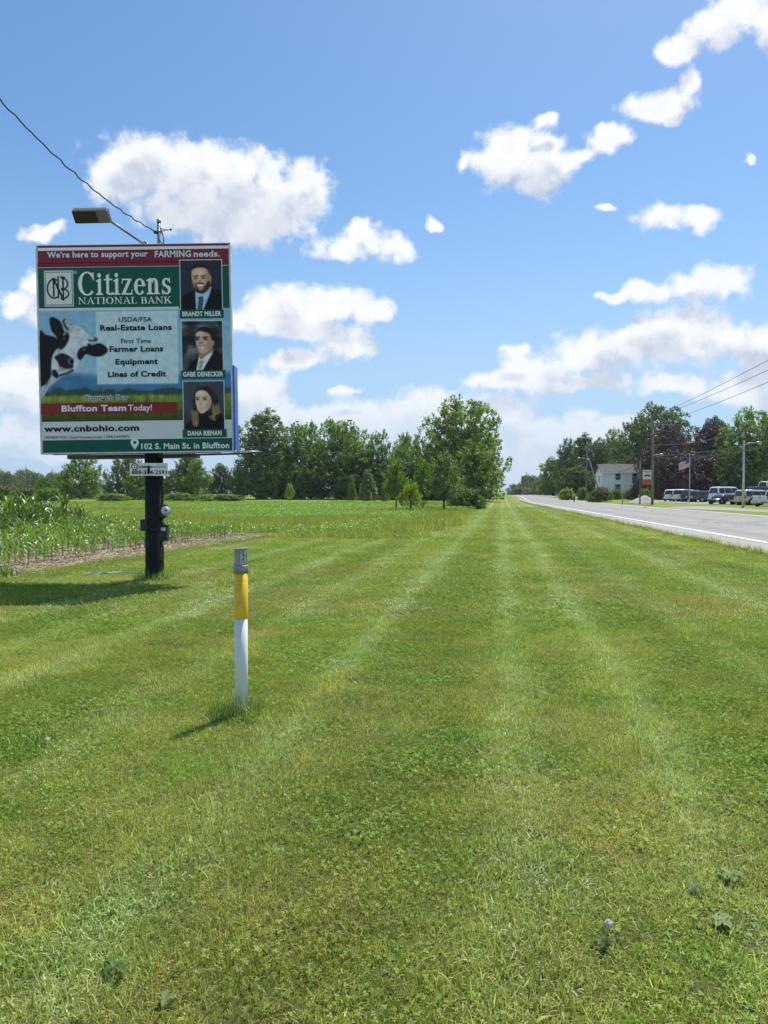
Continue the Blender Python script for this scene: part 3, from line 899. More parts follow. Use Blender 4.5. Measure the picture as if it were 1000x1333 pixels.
def vinyl(name, c, rough=.55):
    return plain(name, c, rough, var=.05, scale=1.2, spec=.25)
V_red = vinyl('print_maroon', rgb(132, 44, 60)); V_gr = vinyl('print_green', rgb(16, 92, 76)); V_wh = vinyl('print_white', (.72, .76, .77))
V_pale = vinyl('print_pale', rgb(214, 232, 232)); V_bk = vinyl('print_black', (.008, .008, .01)); V_brick = vinyl('print_brick_red', rgb(140, 44, 44))
V_grey = vinyl('print_light_grey', rgb(226, 232, 228)); V_cream = vinyl('print_white_letter', (.88, .91, .90)); V_out = vinyl('print_outline_green', rgb(10, 60, 52))
art = {}
def panel(name, x0, y0, x1, y1, mat, lay, parent=None):
    a = bp(x0, (y0)); 
    # keep panels square to the board: use left-top and right-bottom corners
    xa, za = bp(x0, y0); xb, zb = bp(x1, y1)
    xa = (x0 - 50 - (y0 - 323) * (6 / 265.) - 123.5) * UN; xb = (x1 - 50 - (y1 - 323) * (6 / 265.) - 123.5) * UN
    m = MB(); y = -.012 - .0022 * lay
    m.poly([(xa, y, za), (xa, y, zb), (xb, y, zb), (xb, y, za)])
    o = m.build(name, mat, parent or poster)
    return o
poster = MB()
mm = MB(); mm.poly([(-hw + .028, -.010, hh - .027), (-hw + .028, -.010, -hh + .027), (hw - .028, -.010, -hh + .027), (hw - .028, -.010, hh - .027)])
poster = on_board(mm.build('poster', V_wh, bill))
RX = 296.2
panel('header_band', 52.5, 323.6, RX, 343.6, V_red, 1)
panel('header_band', 52.5, 345.4, RX + .3, 348.4, V_red, 1)
panel('header_line', 53, 326.3, RX, 327.6, V_cream, 2)
panel('green_band', 53, 351.5, RX + .5, 402.5, V_gr, 1)
panel('footer_band', 58.4, 570.2, 301.2, 586.0, V_gr, 1)

def text(s, x0, x1, ybase, cap, mat, lay, name='lettering', bold=0.0, parent=None, slant=0.0, caps='H'):
    """text fitted between x0 and x1 (photo px), capital height cap (photo px), baseline at ybase"""
    c = bpy.data.curves.new(name, 'FONT'); c.body = s; c.size = 1.0; c.offset = bold; c.resolution_u = 3
    c.space_character = 1.0 + bold * 2.0; c.shear = slant
    to = bpy.data.objects.new(name, c)
    me = bpy.data.meshes.new_from_object(to)
    vs = np.zeros(len(me.vertices) * 3); me.vertices.foreach_get('co', vs); vs = vs.reshape(-1, 3)
    xa, xb = vs[:, 0].min(), vs[:, 0].max()
    CAPH = 0.729
    kx = (x1 - x0) / (xb - xa); kz = cap / CAPH
    X = x0 + (vs[:, 0] - xa) * kx; Yp = ybase - vs[:, 1] * kz
    # baseline follows the board: convert px -> board with the baseline kept level on the board
    x_0, z_0 = bp(x0, ybase)
    bx = x_0 + (vs[:, 0] - xa) * kx * UN; bz = z_0 + vs[:, 1] * kz * UN
    out = np.stack([bx, np.full(len(bx), -.012 - .0022 * lay), bz], -1)
    me.vertices.foreach_set('co', out.ravel()); me.materials.clear(); me.materials.append(mat); me.update()
    o = bpy.data.objects.new(name, me); link(o, parent or poster); tag(o, kind='stuff')
    bpy.data.objects.remove(to); bpy.data.curves.remove(c)
    return o
text("We're here to support your", 64.8, 192.5, 338.6, 7.6, V_pale, 3, bold=.03)
text("FARMING", 201.5, 247.5, 338.3, 8.0, V_pale, 3, bold=.03)
text("needs.", 251.0, 284.3, 338.0, 7.6, V_pale, 3, bold=.03)

# ---- serif lettering built from strokes (broad stems, thin hairlines, bracketed serifs)
def glyph_quads(ch):
    """returns (advance, list of polygons) in a unit where capital height = 1"""
    P = []
    def bar(x0, y0, x1, y1, w): # horizontal-ish thickness w in x
        P.append([(x0 - w / 2, y0), (x0 + w / 2, y0), (x1 + w / 2, y1), (x1 - w / 2, y1)])
    def hb(x0, x1, y, h): P.append([(x0, y - h / 2), (x1, y - h / 2), (x1, y + h / 2), (x0, y + h / 2)])
    def serif(x, y, w, up=1, h=.035):
        P.append([(x - w / 2, y), (x + w / 2, y), (x + w / 2, y + up * h), (x + w * .2, y + up * h * 2), (x - w * .2, y + up * h * 2), (x - w / 2, y + up * h)])
    def arc(cx, cy, rx, ry, a0, a1, tm, tn, n=14, ph=0):
        for i in range(n):
            q = []
            for k in (i, i + 1):
                a = radians(a0 + (a1 - a0) * k / n); t = tn + (tm - tn) * abs(cos(a - ph)) ** 1.4
                q.append(((cx + rx * cos(a), cy + ry * sin(a)), (cx + (rx - t) * cos(a), cy + (ry - t * .8) * sin(a))))
            P.append([q[0][0], q[1][0], q[1][1], q[0][1]])
    S_, T_ = .155, .045
    if ch == 'C':
        arc(.50, .5, .46, .52, 48, 312, .17, .05, 22); P.append([(.80, .98), (.84, .98), (.86, .66), (.80, .74)]); P.append([(.80, .88), (.86, .66), (.83, .64), (.74, .86)]); return .92, P
    if ch == 'i':
        bar(.17, .05, .17, .64, S_); serif(.17, 0, .34); P.append([(.02, .62), (.17, .70), (.245, .70), (.245, .60), (.02, .58)]); arc(.165, .86, .075, .085, 0, 360, .075, .07, 10); return .36, P
    if ch == 't':
        bar(.19, .14, .19, .86, S_ * .9); hb(.02, .42, .67, .06); arc(.33, .13, .21, .13, 180, 330, .12, .05, 8); P.append([(.12, .70), (.26, .92), (.26, .70)]); return .44, P
    if ch == 'z':
        hb(.05, .52, .665, .06); hb(.03, .55, .03, .065); bar(.12, .06, .44, .64, .16); P.append([(.05, .64), (.09, .64), (.06, .50), (.03, .50)]); P.append([(.52, .06), (.56, .06), (.58, .21), (.55, .21)]); return .60, P
    if ch == 'e':
        arc(.31, .34, .28, .355, 5, 318, .15, .05, 18); hb(.13, .585, .385, .045); return .62, P
    if ch == 'n':
        bar(.17, .05, .17, .64, S_); serif(.17, 0, .32); P.append([(.02, .62), (.17, .70), (.245, .70), (.245, .60), (.02, .58)])
        arc(.39, .44, .20, .26, 0, 150, .15, .06, 10); bar(.515, .05, .515, .46, S_); serif(.52, 0, .30); return .71, P
    if ch == 's':
        arc(.27, .50, .20, .20, 30, 235, .10, .05, 10); arc(.27, .19, .22, .20, -150, 62, .12, .05, 10)
        P.append([(.12, .42), (.20, .47), (.43, .27), (.36, .20)]); P.append([(.42, .69), (.46, .69), (.47, .50), (.43, .52)]); P.append([(.05, .20), (.09, .19), (.09, -.01), (.05, -.01)]); return .52, P
    # small capitals
    if ch == 'N': bar(.17, .03, .17, .97, .06); bar(.80, .0, .80, .97, .06); P.append([(.06, 1.0), (.26, 1.0), (.83, .0), (.74, .0)]); serif(.17, 0, .28); serif(.13, 1, .22, -1); serif(.80, 1, .28, -1); return .98, P
    if ch == 'A': P.append([(.12, 0), (.18, 0), (.47, 1.0), (.42, 1.0)]); P.append([(.42, 1.0), (.50, 1.02), (.85, 0), (.68, 0)]); hb(.22, .70, .33, .055); serif(.14, 0, .26); serif(.77, 0, .32); return .90, P
    if ch == 'T': bar(.40, .03, .40, .96, .15); hb(.04, .76, .965, .06); serif(.40, 0, .36); P.append([(.04, .97), (.08, .97), (.06, .74), (.03, .74)]); P.append([(.72, .97), (.76, .97), (.77, .74), (.74, .74)]); return .80, P
    if ch == 'I': bar(.20, .03, .20, .97, .15); serif(.20, 0, .34); serif(.20, 1, .34, -1); return .40, P
    if ch == 'O': arc(.47, .5, .44, .52, 0, 360, .16, .045, 26); return .95, P
    if ch == 'L': bar(.19, .03, .19, .97, .15); hb(.10, .64, .03, .06); serif(.19, 1, .34, -1); P.append([(.61, .03), (.65, .03), (.68, .27), (.65, .27)]); return .70, P
    if ch == 'B': bar(.19, .03, .19, .97, .15); hb(.06, .45, .03, .05); hb(.06, .42, .97, .05); hb(.24, .44, .52, .045); arc(.42, .75, .25, .245, -90, 90, .14, .05, 12); arc(.44, .27, .29, .27, -90, 90, .15, .05, 12); return .76, P
    if ch == 'K': bar(.19, .03, .19, .97, .15); serif(.19, 0, .34); serif(.19, 1, .34, -1); P.append([(.27, .42), (.31, .38), (.72, .97), (.66, .97)]); P.append([(.36, .52), (.50, .62), (.90, .0), (.70, .0)]); serif(.68, 1, .26, -1); serif(.80, 0, .30); return .90, P
    return .40, P
def serif_text(s, x0, x1, ybase, cap, mat, lay, grow=0.0, dx=0, dy=0, name='lettering', first=None):
    x = 0; polys = []; own = []
    for li, ch in enumerate(s):
        k = 1.0
        adv, P = glyph_quads(ch)
        if first and ch == first: polys += [[(x + a * 1.04, b * 1.0) for a, b in p] for p in P]; 
        else: polys += [[(x + a, b) for a, b in p] for p in P]
        own += [li] * len(P)
        x += adv + .05
    x -= .05
    kx = (x1 - x0) / x
    m = MB(); X0, Z0 = bp(x0, ybase); last = 0; per = name == 'letter'
    for i, p in enumerate(polys):
        if per and own[i] != last: m.build('letter', mat, poster); m = MB(); last = own[i]
        y = -.012 - .0022 * lay - .00006 * (i % 31)
        cx = sum(a for a, b in p) / len(p); cy = sum(b for a, b in p) / len(p)
        q = []
        for a, b in p:
            if grow:
                d = sqrt((a - cx) ** 2 + (b - cy) ** 2) + 1e-6
                a += (a - cx) / d * grow; b += (b - cy) / d * grow
            q.append((X0 + (a * kx + dx) * UN, y, Z0 + (b * cap + dy) * UN))
        m.poly(q)
    o = m.build(name, mat, poster)
    if not per: tag(o, kind='stuff')
    return o
serif_text('Citizens', 103.8, 222.6, 386.0, 28.6, V_cream, 4, grow=.022, name='letter')
serif_text('NATIONAL', 104.2, 179.0, 397.5, 8.4, V_cream, 4, grow=.02)
serif_text('BANK', 184.0, 222.8, 397.0, 8.4, V_cream, 4, grow=.02)
text('R', 99.6, 101.4, 358.4, 2.0, V_cream, 4)
def ring(cx, cy, r0, r1, mat, lay, n=24, name='logo_ring', sx=1.0):
    m = MB(); X, Zc = bp(cx, cy); y = -.012 - .0022 * lay
    vs = []
    for k in range(n):
        a = 2 * pi * k / n
        for rr in (r0, r1): vs.append((X + rr * sx * cos(a) * UN, y, Zc + rr * sin(a) * UN))
    m.add(vs, [(2 * k, 2 * ((k + 1) % n), 2 * ((k + 1) % n) + 1, 2 * k + 1) for k in range(n)])
    return m.build(name, mat, poster)
ring(100.5, 357.3, 1.7, 2.1, V_cream, 4)
# ---- logo square with interlaced monogram
panel('logo_panel', 60.6, 355.0, 98.6, 400.0, V_grey, 2)
panel('logo_panel', 61.9, 356.6, 97.4, 398.6, V_gr, 3)
panel('logo_panel', 62.7, 357.5, 96.6, 397.7, V_grey, 4)
mono = MB(); Xc, Zc = bp(79.6, 377.8); lay_y = [-.012 - .0022 * 5]
def mbar(pts, w):
    for i in range(len(pts) - 1):
        a = Vector(pts[i]); b = Vector(pts[i + 1]); d = (b - a); n_ = Vector((-d.y, d.x)).normalized() * w / 2
        e = d.normalized() * .15
        lay_y[0] -= .00008
        mono.poly([(Xc + p.x * UN, lay_y[0], Zc + p.y * UN) for p in (a - n_ - e, b - n_ + e, b + n_ + e, a + n_ - e)])
mbar([(-6.5, -10), (-6.5, 13)], 2.2); mbar([(-6.5, 13), (6.0, -15)], 2.6); mbar([(5.6, -14), (5.6, 15)], 2.2); mbar([(-.6, -12), (-.6, 16)], 2.0)
def marc(cx, cy, rx, ry, a0, a1, w, n=12): mbar([(cx + rx * cos(radians(a0 + (a1 - a0) * k / n)), cy + ry * sin(radians(a0 + (a1 - a0) * k / n))) for k in range(n + 1)], w)
marc(-6, 0, 8.5, 12, 60, 300, 1.9); marc(3, 6, 8.5, 7.5, -90, 95, 1.9); marc(3, -6.5, 9.5, 6.5, -95, 90, 1.9); mbar([(-9, 13), (-4, 13)], 1.0); mbar([(2, 16), (9, 14)], 1.0)
mono.build('logo_monogram', V_out, poster)

# ================================================================== printed pictures (colour stored per grid point)
class Can:
    def __init__(s, w, h, n=3):
        s.w, s.h, s.n = w, h, n
        s.X, s.Y = np.meshgrid((np.arange(w * n) + .5) / (w * n), (np.arange(h * n) + .5) / (h * n))
        s.a = np.zeros((h * n, w * n, 3)); s.asp = w / h
    def fill(s, c): s.a[:] = np.array(c) / 255.
    def over(s, m, c):
        c = np.array(c) / 255. if not isinstance(c, np.ndarray) else c
        s.a = s.a * (1 - m[..., None]) + c * m[..., None]
    def ell(s, cx, cy, rx, ry, c, soft=.06, rot=0, k=1.0):
        dx = (s.X - cx) * s.asp; dy = s.Y - cy; r_ = radians(rot)
        u = dx * cos(r_) + dy * sin(r_); v = -dx * sin(r_) + dy * cos(r_)
        d = np.sqrt((u / (rx * s.asp)) ** 2 + (v / ry) ** 2)
        s.over(np.clip((1 - d) / soft + .5, 0, 1) * k, c)
    def poly(s, pts, c, k=1.0, wob=0):
        m = np.zeros(s.X.shape, bool); X, Y = s.X, s.Y; n = len(pts); j = n - 1
        if wob: X = X + (fbm2(s.X * 30, s.Y * 30, 2, 5) - .5) * wob; Y = Y + (fbm2(s.X * 30 + 9, s.Y * 30, 2, 6) - .5) * wob
        for i in range(n):
            xi, yi = pts[i]; xj, yj = pts[j]
            if yi != yj: m ^= ((yi > Y) != (yj > Y)) & (X < (xj - xi) * (Y - yi) / (yj - yi) + xi)
            j = i
        s.over(m.astype(float) * k, c)
    def line(s, pts, w, c, k=1.0):
        d = np.full(s.X.shape, 9.0); A = s.asp
        for (x0, y0), (x1, y1) in zip(pts[:-1], pts[1:]):
            px = (s.X - x0) * A; py = s.Y - y0; ex = (x1 - x0) * A; ey = y1 - y0; L2 = ex * ex + ey * ey + 1e-9
            t = np.clip((px * ex + py * ey) / L2, 0, 1); d = np.minimum(d, np.hypot(px - t * ex, py - t * ey))
        s.over(np.clip((w - d) / (w * .5) + .3, 0, 1) * k, c)
    def out(s):
        n = s.n; return s.a.reshape(s.h, n, s.w, n, 3).mean((1, 3))
def sm(pts, n=6):
    """closed Catmull-Rom through the points"""
    P = [Vector(p) for p in pts]; o = []; L = len(P)
    for i in range(L):
        a, b, c, d = P[i - 1], P[i], P[(i + 1) % L], P[(i + 2) % L]
        for k in range(n):
            t = k / n; o.append(tuple(.5 * ((2 * b) + (c - a) * t + (2 * a - 5 * b + 4 * c - d) * t * t + (3 * b - a - 3 * c + d) * t ** 3)))
    return o
m_print = M('printed_picture'); m_print = m_print.done(m_print.bsdf(m_print.attr('tint'), .55, 0, .25))
def picture(name, can, x0, y0, x1, y1, lay, parent=None, label=None):
    a = can.out(); h, w, _ = a.shape
    gy, gx = np.mgrid[0:h, 0:w]; a = np.clip(a * (1 + .16 * (fbm2(gx / 5. + len(name), gy / 5., 3, 60 + w) - .5))[..., None], 0, 1)
    ap = np.pad(a, ((1, 1), (1, 1), (0, 0)), 'edge'); a = .5 * a + .125 * (ap[:-2, 1:-1] + ap[2:, 1:-1] + ap[1:-1, :-2] + ap[1:-1, 2:])
    xa = (x0 - 50 - (y0 - 323) * (6 / 265.) - 123.5) * UN; xb = (x1 - 50 - (y1 - 323) * (6 / 265.) - 123.5) * UN
    za = bp(x0, y0)[1]; zb = bp(x1, y1)[1]
    xs = np.linspace(xa, xb, w); zs = np.linspace(za, zb, h)
    XX, ZZ = np.meshgrid(xs, zs)
    V = np.stack([XX, np.full(XX.shape, -.012 - .0022 * lay), ZZ], -1).reshape(-1, 3)
    idx = np.arange(h * w).reshape(h, w)
    fc = np.stack([idx[:-1, :-1], idx[1:, :-1], idx[1:, 1:], idx[:-1, 1:]], -1).reshape(-1)
    me = np_mesh(name, V, fc, 4, m_print, np.clip(np_lin(a.reshape(-1, 3)) * 1.4, 0, .92))
    o = bpy.data.objects.new(name, me); link(o, parent or poster)
    if label: o['label'] = label
    return o
# --- cow in a meadow, photo px window 52..300 x 404..544
c = Can(248, 140)
PW = lambda x, y: ((x - 52) / 248., (y - 404) / 140.)
g = c.Y
top = np.array([124, 168, 190]) / 255.; midc = np.array([132, 178, 200]) / 255.; hill = np.array([52, 104, 146]) / 255.
c.a[:] = top + (midc - top) * np.clip(g / .5, 0, 1)[..., None]
cl = np.clip((fbm2(c.X * 6, c.Y * 8, 4, 70) - .45) * 4, 0, 1) * np.exp(-((c.Y - .52) / .14) ** 2)
c.over(cl * .7, (172, 186, 192))
hillm = np.clip((c.Y - (.585 + .05 * (fbm2(c.X * 5, c.X * 0, 3, 71) - .5) - .03 * np.cos(c.X * 7))) / .05 + .5, 0, 1)
c.over(hillm * .9, (58, 110, 150))
c.over(np.clip((fbm2(c.X * 9, c.Y * 9, 3, 77) - .5) * 3, 0, 1) * hillm * .35, (40, 84, 124))
treem = np.clip((c.Y - (.715 + .09 * (fbm2(c.X * 22, c.Y * 6, 4, 72) - .5))) / .02 + .5, 0, 1)
c.over(treem * .9, (44, 66, 60))
gm = np.clip((c.Y - (.765 + .03 * (fbm2(c.X * 50, c.Y * 2, 3, 73) - .5))) / .02 + .5, 0, 1)
gn = fbm2(c.X * 90, c.Y * 14, 3, 74); gn2 = fbm2(c.X * 8, c.Y * 10, 3, 75)
gcol = np.stack([60 + 75 * gn + 20 * gn2, 88 + 70 * gn + 10 * gn2, 34 + 26 * gn], -1) / 255.
gcol *= (1.08 - .62 * np.clip((c.Y - .80) / .2, 0, 1))[..., None]
c.a = c.a * (1 - gm[..., None]) + gcol * gm[..., None]
for k in range(26):
    rr = random.Random(k); c.ell(rr.random(), .78 + .1 * rr.random(), .004, .014, (92 + rr.randint(0, 60), 66, 40), .6)
for (x, y) in ((130, 503), (166, 505), (215, 506), (190, 516)): c.ell(*PW(x, y), .004, .03, (96, 76, 46), .5); c.line([PW(x, y), PW(x - .5, y + 8)], .003, (70, 70, 40))
def prect(x0, y0, x1, y1): return [PW(x0, y0), PW(x1, y0), PW(x1, y1), PW(x0, y1)]
c.poly(prect(126.4, 408.0, 231.4, 497.6), (206, 222, 224), .95)
c.poly(prect(127.4, 409.0, 230.4, 496.6), (176, 198, 204), .9)
# crop window (45,395) scale 9.524 -> photo px
def K(pts): return [PW(45 + x / 9.524, 395 + y / 9.524) for x, y in pts]
body = [(75, 370), (150, 385), (285, 430), (340, 560), (260, 620), (210, 760), (190, 900), (110, 1010), (75, 1000)]
c.poly(K(sm(body)), (14, 16, 22))
c.poly(K(sm([(215, 870), (330, 880), (200, 985), (140, 1060), (90, 1130), (75, 1150), (75, 1010), (150, 960)])), (168, 178, 184)); c.line(K([(170, 930), (110, 1060)]), .006, (120, 132, 140))
head = [(440, 300), (520, 280), (600, 310), (650, 360), (690, 430), (672, 500), (640, 570), (560, 700), (515, 770), (480, 815), (400, 860), (310, 890), (250, 885), (215, 800), (212, 700), (235, 620), (290, 550), (350, 550), (400, 480), (430, 400)]
c.poly(K(sm(head)), (196, 202, 206))
ht = np.clip((fbm2(c.X * 60, c.Y * 60, 3, 80) - .5) * 3, 0, 1)
mtop = Can(248, 140); mtop.ell(*K([(570, 350)])[0], .055, .09, (255, 255, 255), .8)
c.over(ht * mtop.a[..., 0] * .7, (112, 110, 108))
c.poly(K([(430, 410), (350, 560), (300, 640), (240, 650), (300, 550), (380, 540)]), (132, 150, 172), .55)
c.poly(K([(440, 540), (520, 600), (540, 700), (480, 720), (470, 620)]), (160, 172, 184), .5)
c.poly(K(sm([(205, 190), (260, 182), (330, 225), (360, 290), (380, 350), (420, 360), (440, 400), (430, 450), (390, 520), (330, 560), (260, 500), (285, 415), (230, 350), (205, 270)])), (16, 18, 22))
c.line(K([(375, 385), (400, 365)]), .012, (120, 128, 136)); c.ell(*K([(374, 430)])[0], .004, .010, (90, 96, 104), .6)
c.line(K([(378, 205), (385, 255), (430, 310), (450, 330)]), .022, (176, 170, 160)); c.line(K([(385, 205), (372, 225), (385, 275), (425, 325)]), .009, (30, 28, 30))
c.line(K([(690, 445), (770, 448)]), .018, (70, 48, 44)); c.line(K([(680, 430), (730, 438)]), .012, (190, 184, 176))
c.poly(K(sm([(660, 500), (690, 495), (715, 515), (800, 492), (870, 520), (910, 570), (880, 620), (790, 652), (700, 635), (640, 620), (600, 660), (565, 690), (530, 645), (545, 580), (590, 535), (660, 520)])), (14, 16, 20))
c.ell(*K([(618, 568)])[0], .007, .012, (84, 90, 98), .6)
c.poly(K(sm([(250, 655), (300, 620), (350, 605), (430, 635), (480, 680), (485, 720), (470, 790), (400, 830), (320, 780), (285, 700)])), (24, 28, 34))
c.ell(*K([(450, 700)])[0], .014, .030, (104, 116, 130), .5); c.ell(*K([(462, 703)])[0], .010, .022, (8, 10, 14), .5)
c.poly(K(sm([(300, 760), (400, 790), (470, 780), (470, 810), (400, 850), (310, 880)])), (150, 156, 158), .8); c.line(K([(310, 868), (400, 845), (475, 808)]), .008, (12, 14, 18))
c.poly(K(sm([(225, 800), (270, 810), (300, 880), (270, 900), (225, 860)])), (14, 16, 20)); c.line(K([(300, 850), (320, 830), (380, 815), (430, 800)]), .006, (206, 208, 206))
picture('meadow_picture', c, 53.8, 404.4, 300.0, 544.2, 1)
m_tr = vinyl('print_light_panel', rgb(190, 212, 220))
cpan = Can(60, 50); yy_ = cpan.Y; cpan.a[:] = np.array([164, 188, 192]) / 255. + (np.array([150, 186, 208]) - np.array([164, 188, 192])) / 255. * np.clip((yy_ - .55) / .4, 0, 1)[..., None]
panel('white_line', 53.5, 402.6, 232, 404.3, V_wh, 2)
panel('brick_band', 55.4, 523.2, 230.4, 535.6, V_brick, 3)
text('USDA/FSA', 155.8, 198.0, 420.0, 6.2, V_bk, 5, bold=.008)
text('Real-Estate Loans', 132.2, 223.2, 431.0, 7.2, V_bk, 5, bold=.032)
text('First Time', 158.8, 197.0, 447.2, 6.2, V_bk, 5, bold=.008)
text('Farmer Loans', 144.2, 212.4, 457.9, 7.2, V_bk, 5, bold=.032)
text('Equipment', 151.8, 205.8, 473.8, 7.2, V_bk, 5, bold=.032)
text('Lines of Credit', 142.2, 216.2, 489.8, 7.2, V_bk, 5, bold=.032)
text('Contact Our', 112.2, 168.8, 519.0, 6.4, V_cream, 4, bold=.075)
text('Contact Our', 113.0, 168.2, 519.0, 6.2, V_bk, 5, bold=.008)
text('Bluffton Team', 83.0, 165.5, 533.4, 7.8, V_cream, 5, bold=.032)
text('Today!', 168.0, 198.4, 532.6, 7.8, V_cream, 5, bold=.02)
text('www.cnbohio.com', 60.2, 181.8, 559.2, 8.0, V_bk, 3, bold=.034)
text('MEMBER FDIC | Equal Housing Lender | NMLS #439692', 61.2, 169.4, 568.0, 3.3, V_bk, 3, bold=.0)
text('102 S. Main St. in Bluffton', 184.6, 297.0, 581.6, 7.4, V_cream, 3, bold=.028)
# map pin
m = MB(); Xp, Zp = bp(176.2, 573.2); y = -.012 - .0022 * 3
pts = [(0, -9.4)] + [(5.3 * cos(radians(a)), 5.3 * sin(radians(a))) for a in range(-28, 209, 16)]
m.poly([(Xp + a * UN, y, Zp + b * UN) for a, b in pts]); m.build('map_pin', V_cream, poster)
m = MB(); m.poly([(Xp + 2.1 * cos(2 * pi * k / 14) * UN, y - .0022, Zp + 2.1 * sin(2 * pi * k / 14) * UN) for k in range(14)]); m.build('map_pin_hole', V_gr, poster)

# --- three portraits
def face(c, cx, cy, w, h, skin, shade, rot=0):
    c.ell(cx, cy, w, h, skin, .10, rot)
    c.ell(cx + w * .55, cy + h * .1, w * .6, h * .8, shade, 1.1, rot, .55)
def p1():
    c = Can(72, 84); c.fill((40, 46, 58)); c.over(np.clip(c.X * .3, 0, 1), (28, 32, 42))
    q = lambda x, y: ((x - 155) / 585., (y - 145) / 685.)
    c.poly([q(*p) for p in sm([(165, 660), (230, 610), (360, 565), (420, 600), (600, 540), (740, 590), (760, 860), (150, 860)], 4)], (14, 15, 20))
    c.poly([q(*p) for p in [(362, 570), (420, 600), (590, 505), (575, 590), (465, 850), (372, 850)]], (146, 186, 212))
    c.poly([q(*p) for p in [(400, 650), (470, 640), (475, 680), (455, 850), (385, 850), (410, 700)]], (20, 20, 26))
    for k in range(9):
        for j in range(3): c.ell(*q(400 + 24 * j + (k % 2) * 12 + 8 - k * 2, 660 + k * 22), .012, .008, (206, 210, 214), .5)
    c.poly([q(*p) for p in sm([(312, 300), (345, 240), (430, 212), (510, 225), (562, 290), (572, 380), (540, 420), (320, 330)], 4)], (26, 22, 24))
    c.poly([q(*p) for p in sm([(318, 300), (345, 265), (430, 245), (520, 262), (562, 330), (590, 370), (588, 430), (560, 500), (500, 570), (430, 600), (380, 560), (340, 480), (318, 390)], 4)], (196, 158, 130))
    c.ell(*q(435, 320), .13, .06, (222, 190, 162), .9, 0, .6)
    c.ell(*q(545, 420), .06, .18, (140, 100, 80), 1.2, 0, .6)
    c.poly([q(*p) for p in sm([(350, 470), (385, 470), (420, 458), (470, 462), (495, 500), (550, 430), (572, 440), (560, 530), (500, 590), (440, 604), (385, 570)], 4)], (58, 42, 38))
    c.poly([q(*p) for p in sm([(385, 480), (430, 470), (480, 485), (490, 520), (440, 560), (400, 530)], 4)], (176, 128, 104))
    c.poly([q(*p) for p in sm([(395, 482), (440, 480), (478, 478), (470, 498), (435, 506), (405, 500)], 3)], (232, 226, 218)); c.line([q(385, 468), q(425, 458), q(485, 468)], .012, (66, 46, 40))
    for x in (375, 480): c.ell(*q(x, 388), .05, .024, (150, 112, 90), 1.0, 0, .8); c.ell(*q(x, 392), .032, .015, (34, 28, 28), .7); c.line([q(x - 34, 366), q(x + 32, 358)], .013, (70, 50, 42), .95)
    c.ell(*q(355, 440), .05, .09, (168, 126, 100), 1.2, 0, .6); c.ell(*q(430, 360), .02, .06, (222, 190, 164), 1.0, 0, .6)
    c.ell(*q(425, 432), .035, .02, (160, 112, 92), 1.0, 0, .8); c.ell(*q(410, 415), .012, .02, (230, 196, 172), 1.0, 0, .7)
    return c
def p2():
    c = Can(72, 84); n = fbm2(c.X * 4, c.Y * 5, 4, 90); v = np.clip(.35 + (n - .5) * 1.6 + .25 * np.exp(-((c.X - .5) ** 2 + (c.Y - .3) ** 2) / .12) - .3 * (c.Y < .08), .05, 1)
    c.a = np.stack([v * 104, v * 114, v * 118], -1) / 255. + .08
    q = lambda x, y: ((x - 175) / 585., (y - 105) / 690.)
    c.poly([q(*p) for p in sm([(240, 790), (280, 690), (330, 650), (410, 615), (500, 640), (620, 520), (760, 600), (790, 830), (230, 830)], 4)], (18, 18, 24))
    c.poly([q(*p) for p in [(415, 600), (450, 640), (620, 510), (610, 560), (460, 800), (372, 800)]], (214, 216, 214))
    c.poly([q(*p) for p in [(425, 645), (490, 655), (455, 740), (450, 800), (398, 800)]], (146, 172, 158)); c.line([q(430, 690), q(470, 670)], .012, (110, 138, 126)); c.line([q(420, 760), q(455, 730)], .012, (110, 138, 126))
    c.poly([q(*p) for p in [(410, 530), (600, 440), (620, 520), (455, 630), (415, 600)]], (150, 112, 92))
    c.poly([q(*p) for p in sm([(370, 330), (370, 260), (410, 215), (490, 185), (580, 210), (630, 290), (635, 380), (620, 440), (590, 400), (540, 300), (400, 300)], 4)], (26, 22, 22))
    c.poly([q(*p) for p in sm([(375, 330), (385, 270), (440, 245), (540, 270), (580, 300), (600, 380), (635, 385), (632, 430), (600, 470), (560, 520), (500, 550), (440, 548), (405, 500), (378, 420)], 4)], (192, 156, 130))
    c.ell(*q(580, 420), .07, .16, (140, 100, 82), 1.2, 0, .55); c.ell(*q(440, 300), .1, .05, (220, 190, 164), 1, 0, .5)
    for x in (400, 515): c.ell(*q(x, 355), .055, .026, (140, 104, 84), 1.0, 0, .8); c.ell(*q(x, 358), .036, .016, (34, 26, 26), .7); c.line([q(x - 34, 334), q(x + 32, 326)], .014, (44, 32, 28), .95)
    c.ell(*q(445, 415), .045, .022, (150, 104, 86), 1, 0, .8); c.poly([q(*p) for p in sm([(415, 455), (460, 462), (510, 452), (490, 478), (450, 484)], 3)], (232, 226, 220)); c.line([q(410, 452), q(460, 458), q(515, 448)], .008, (110, 66, 58))
    return c
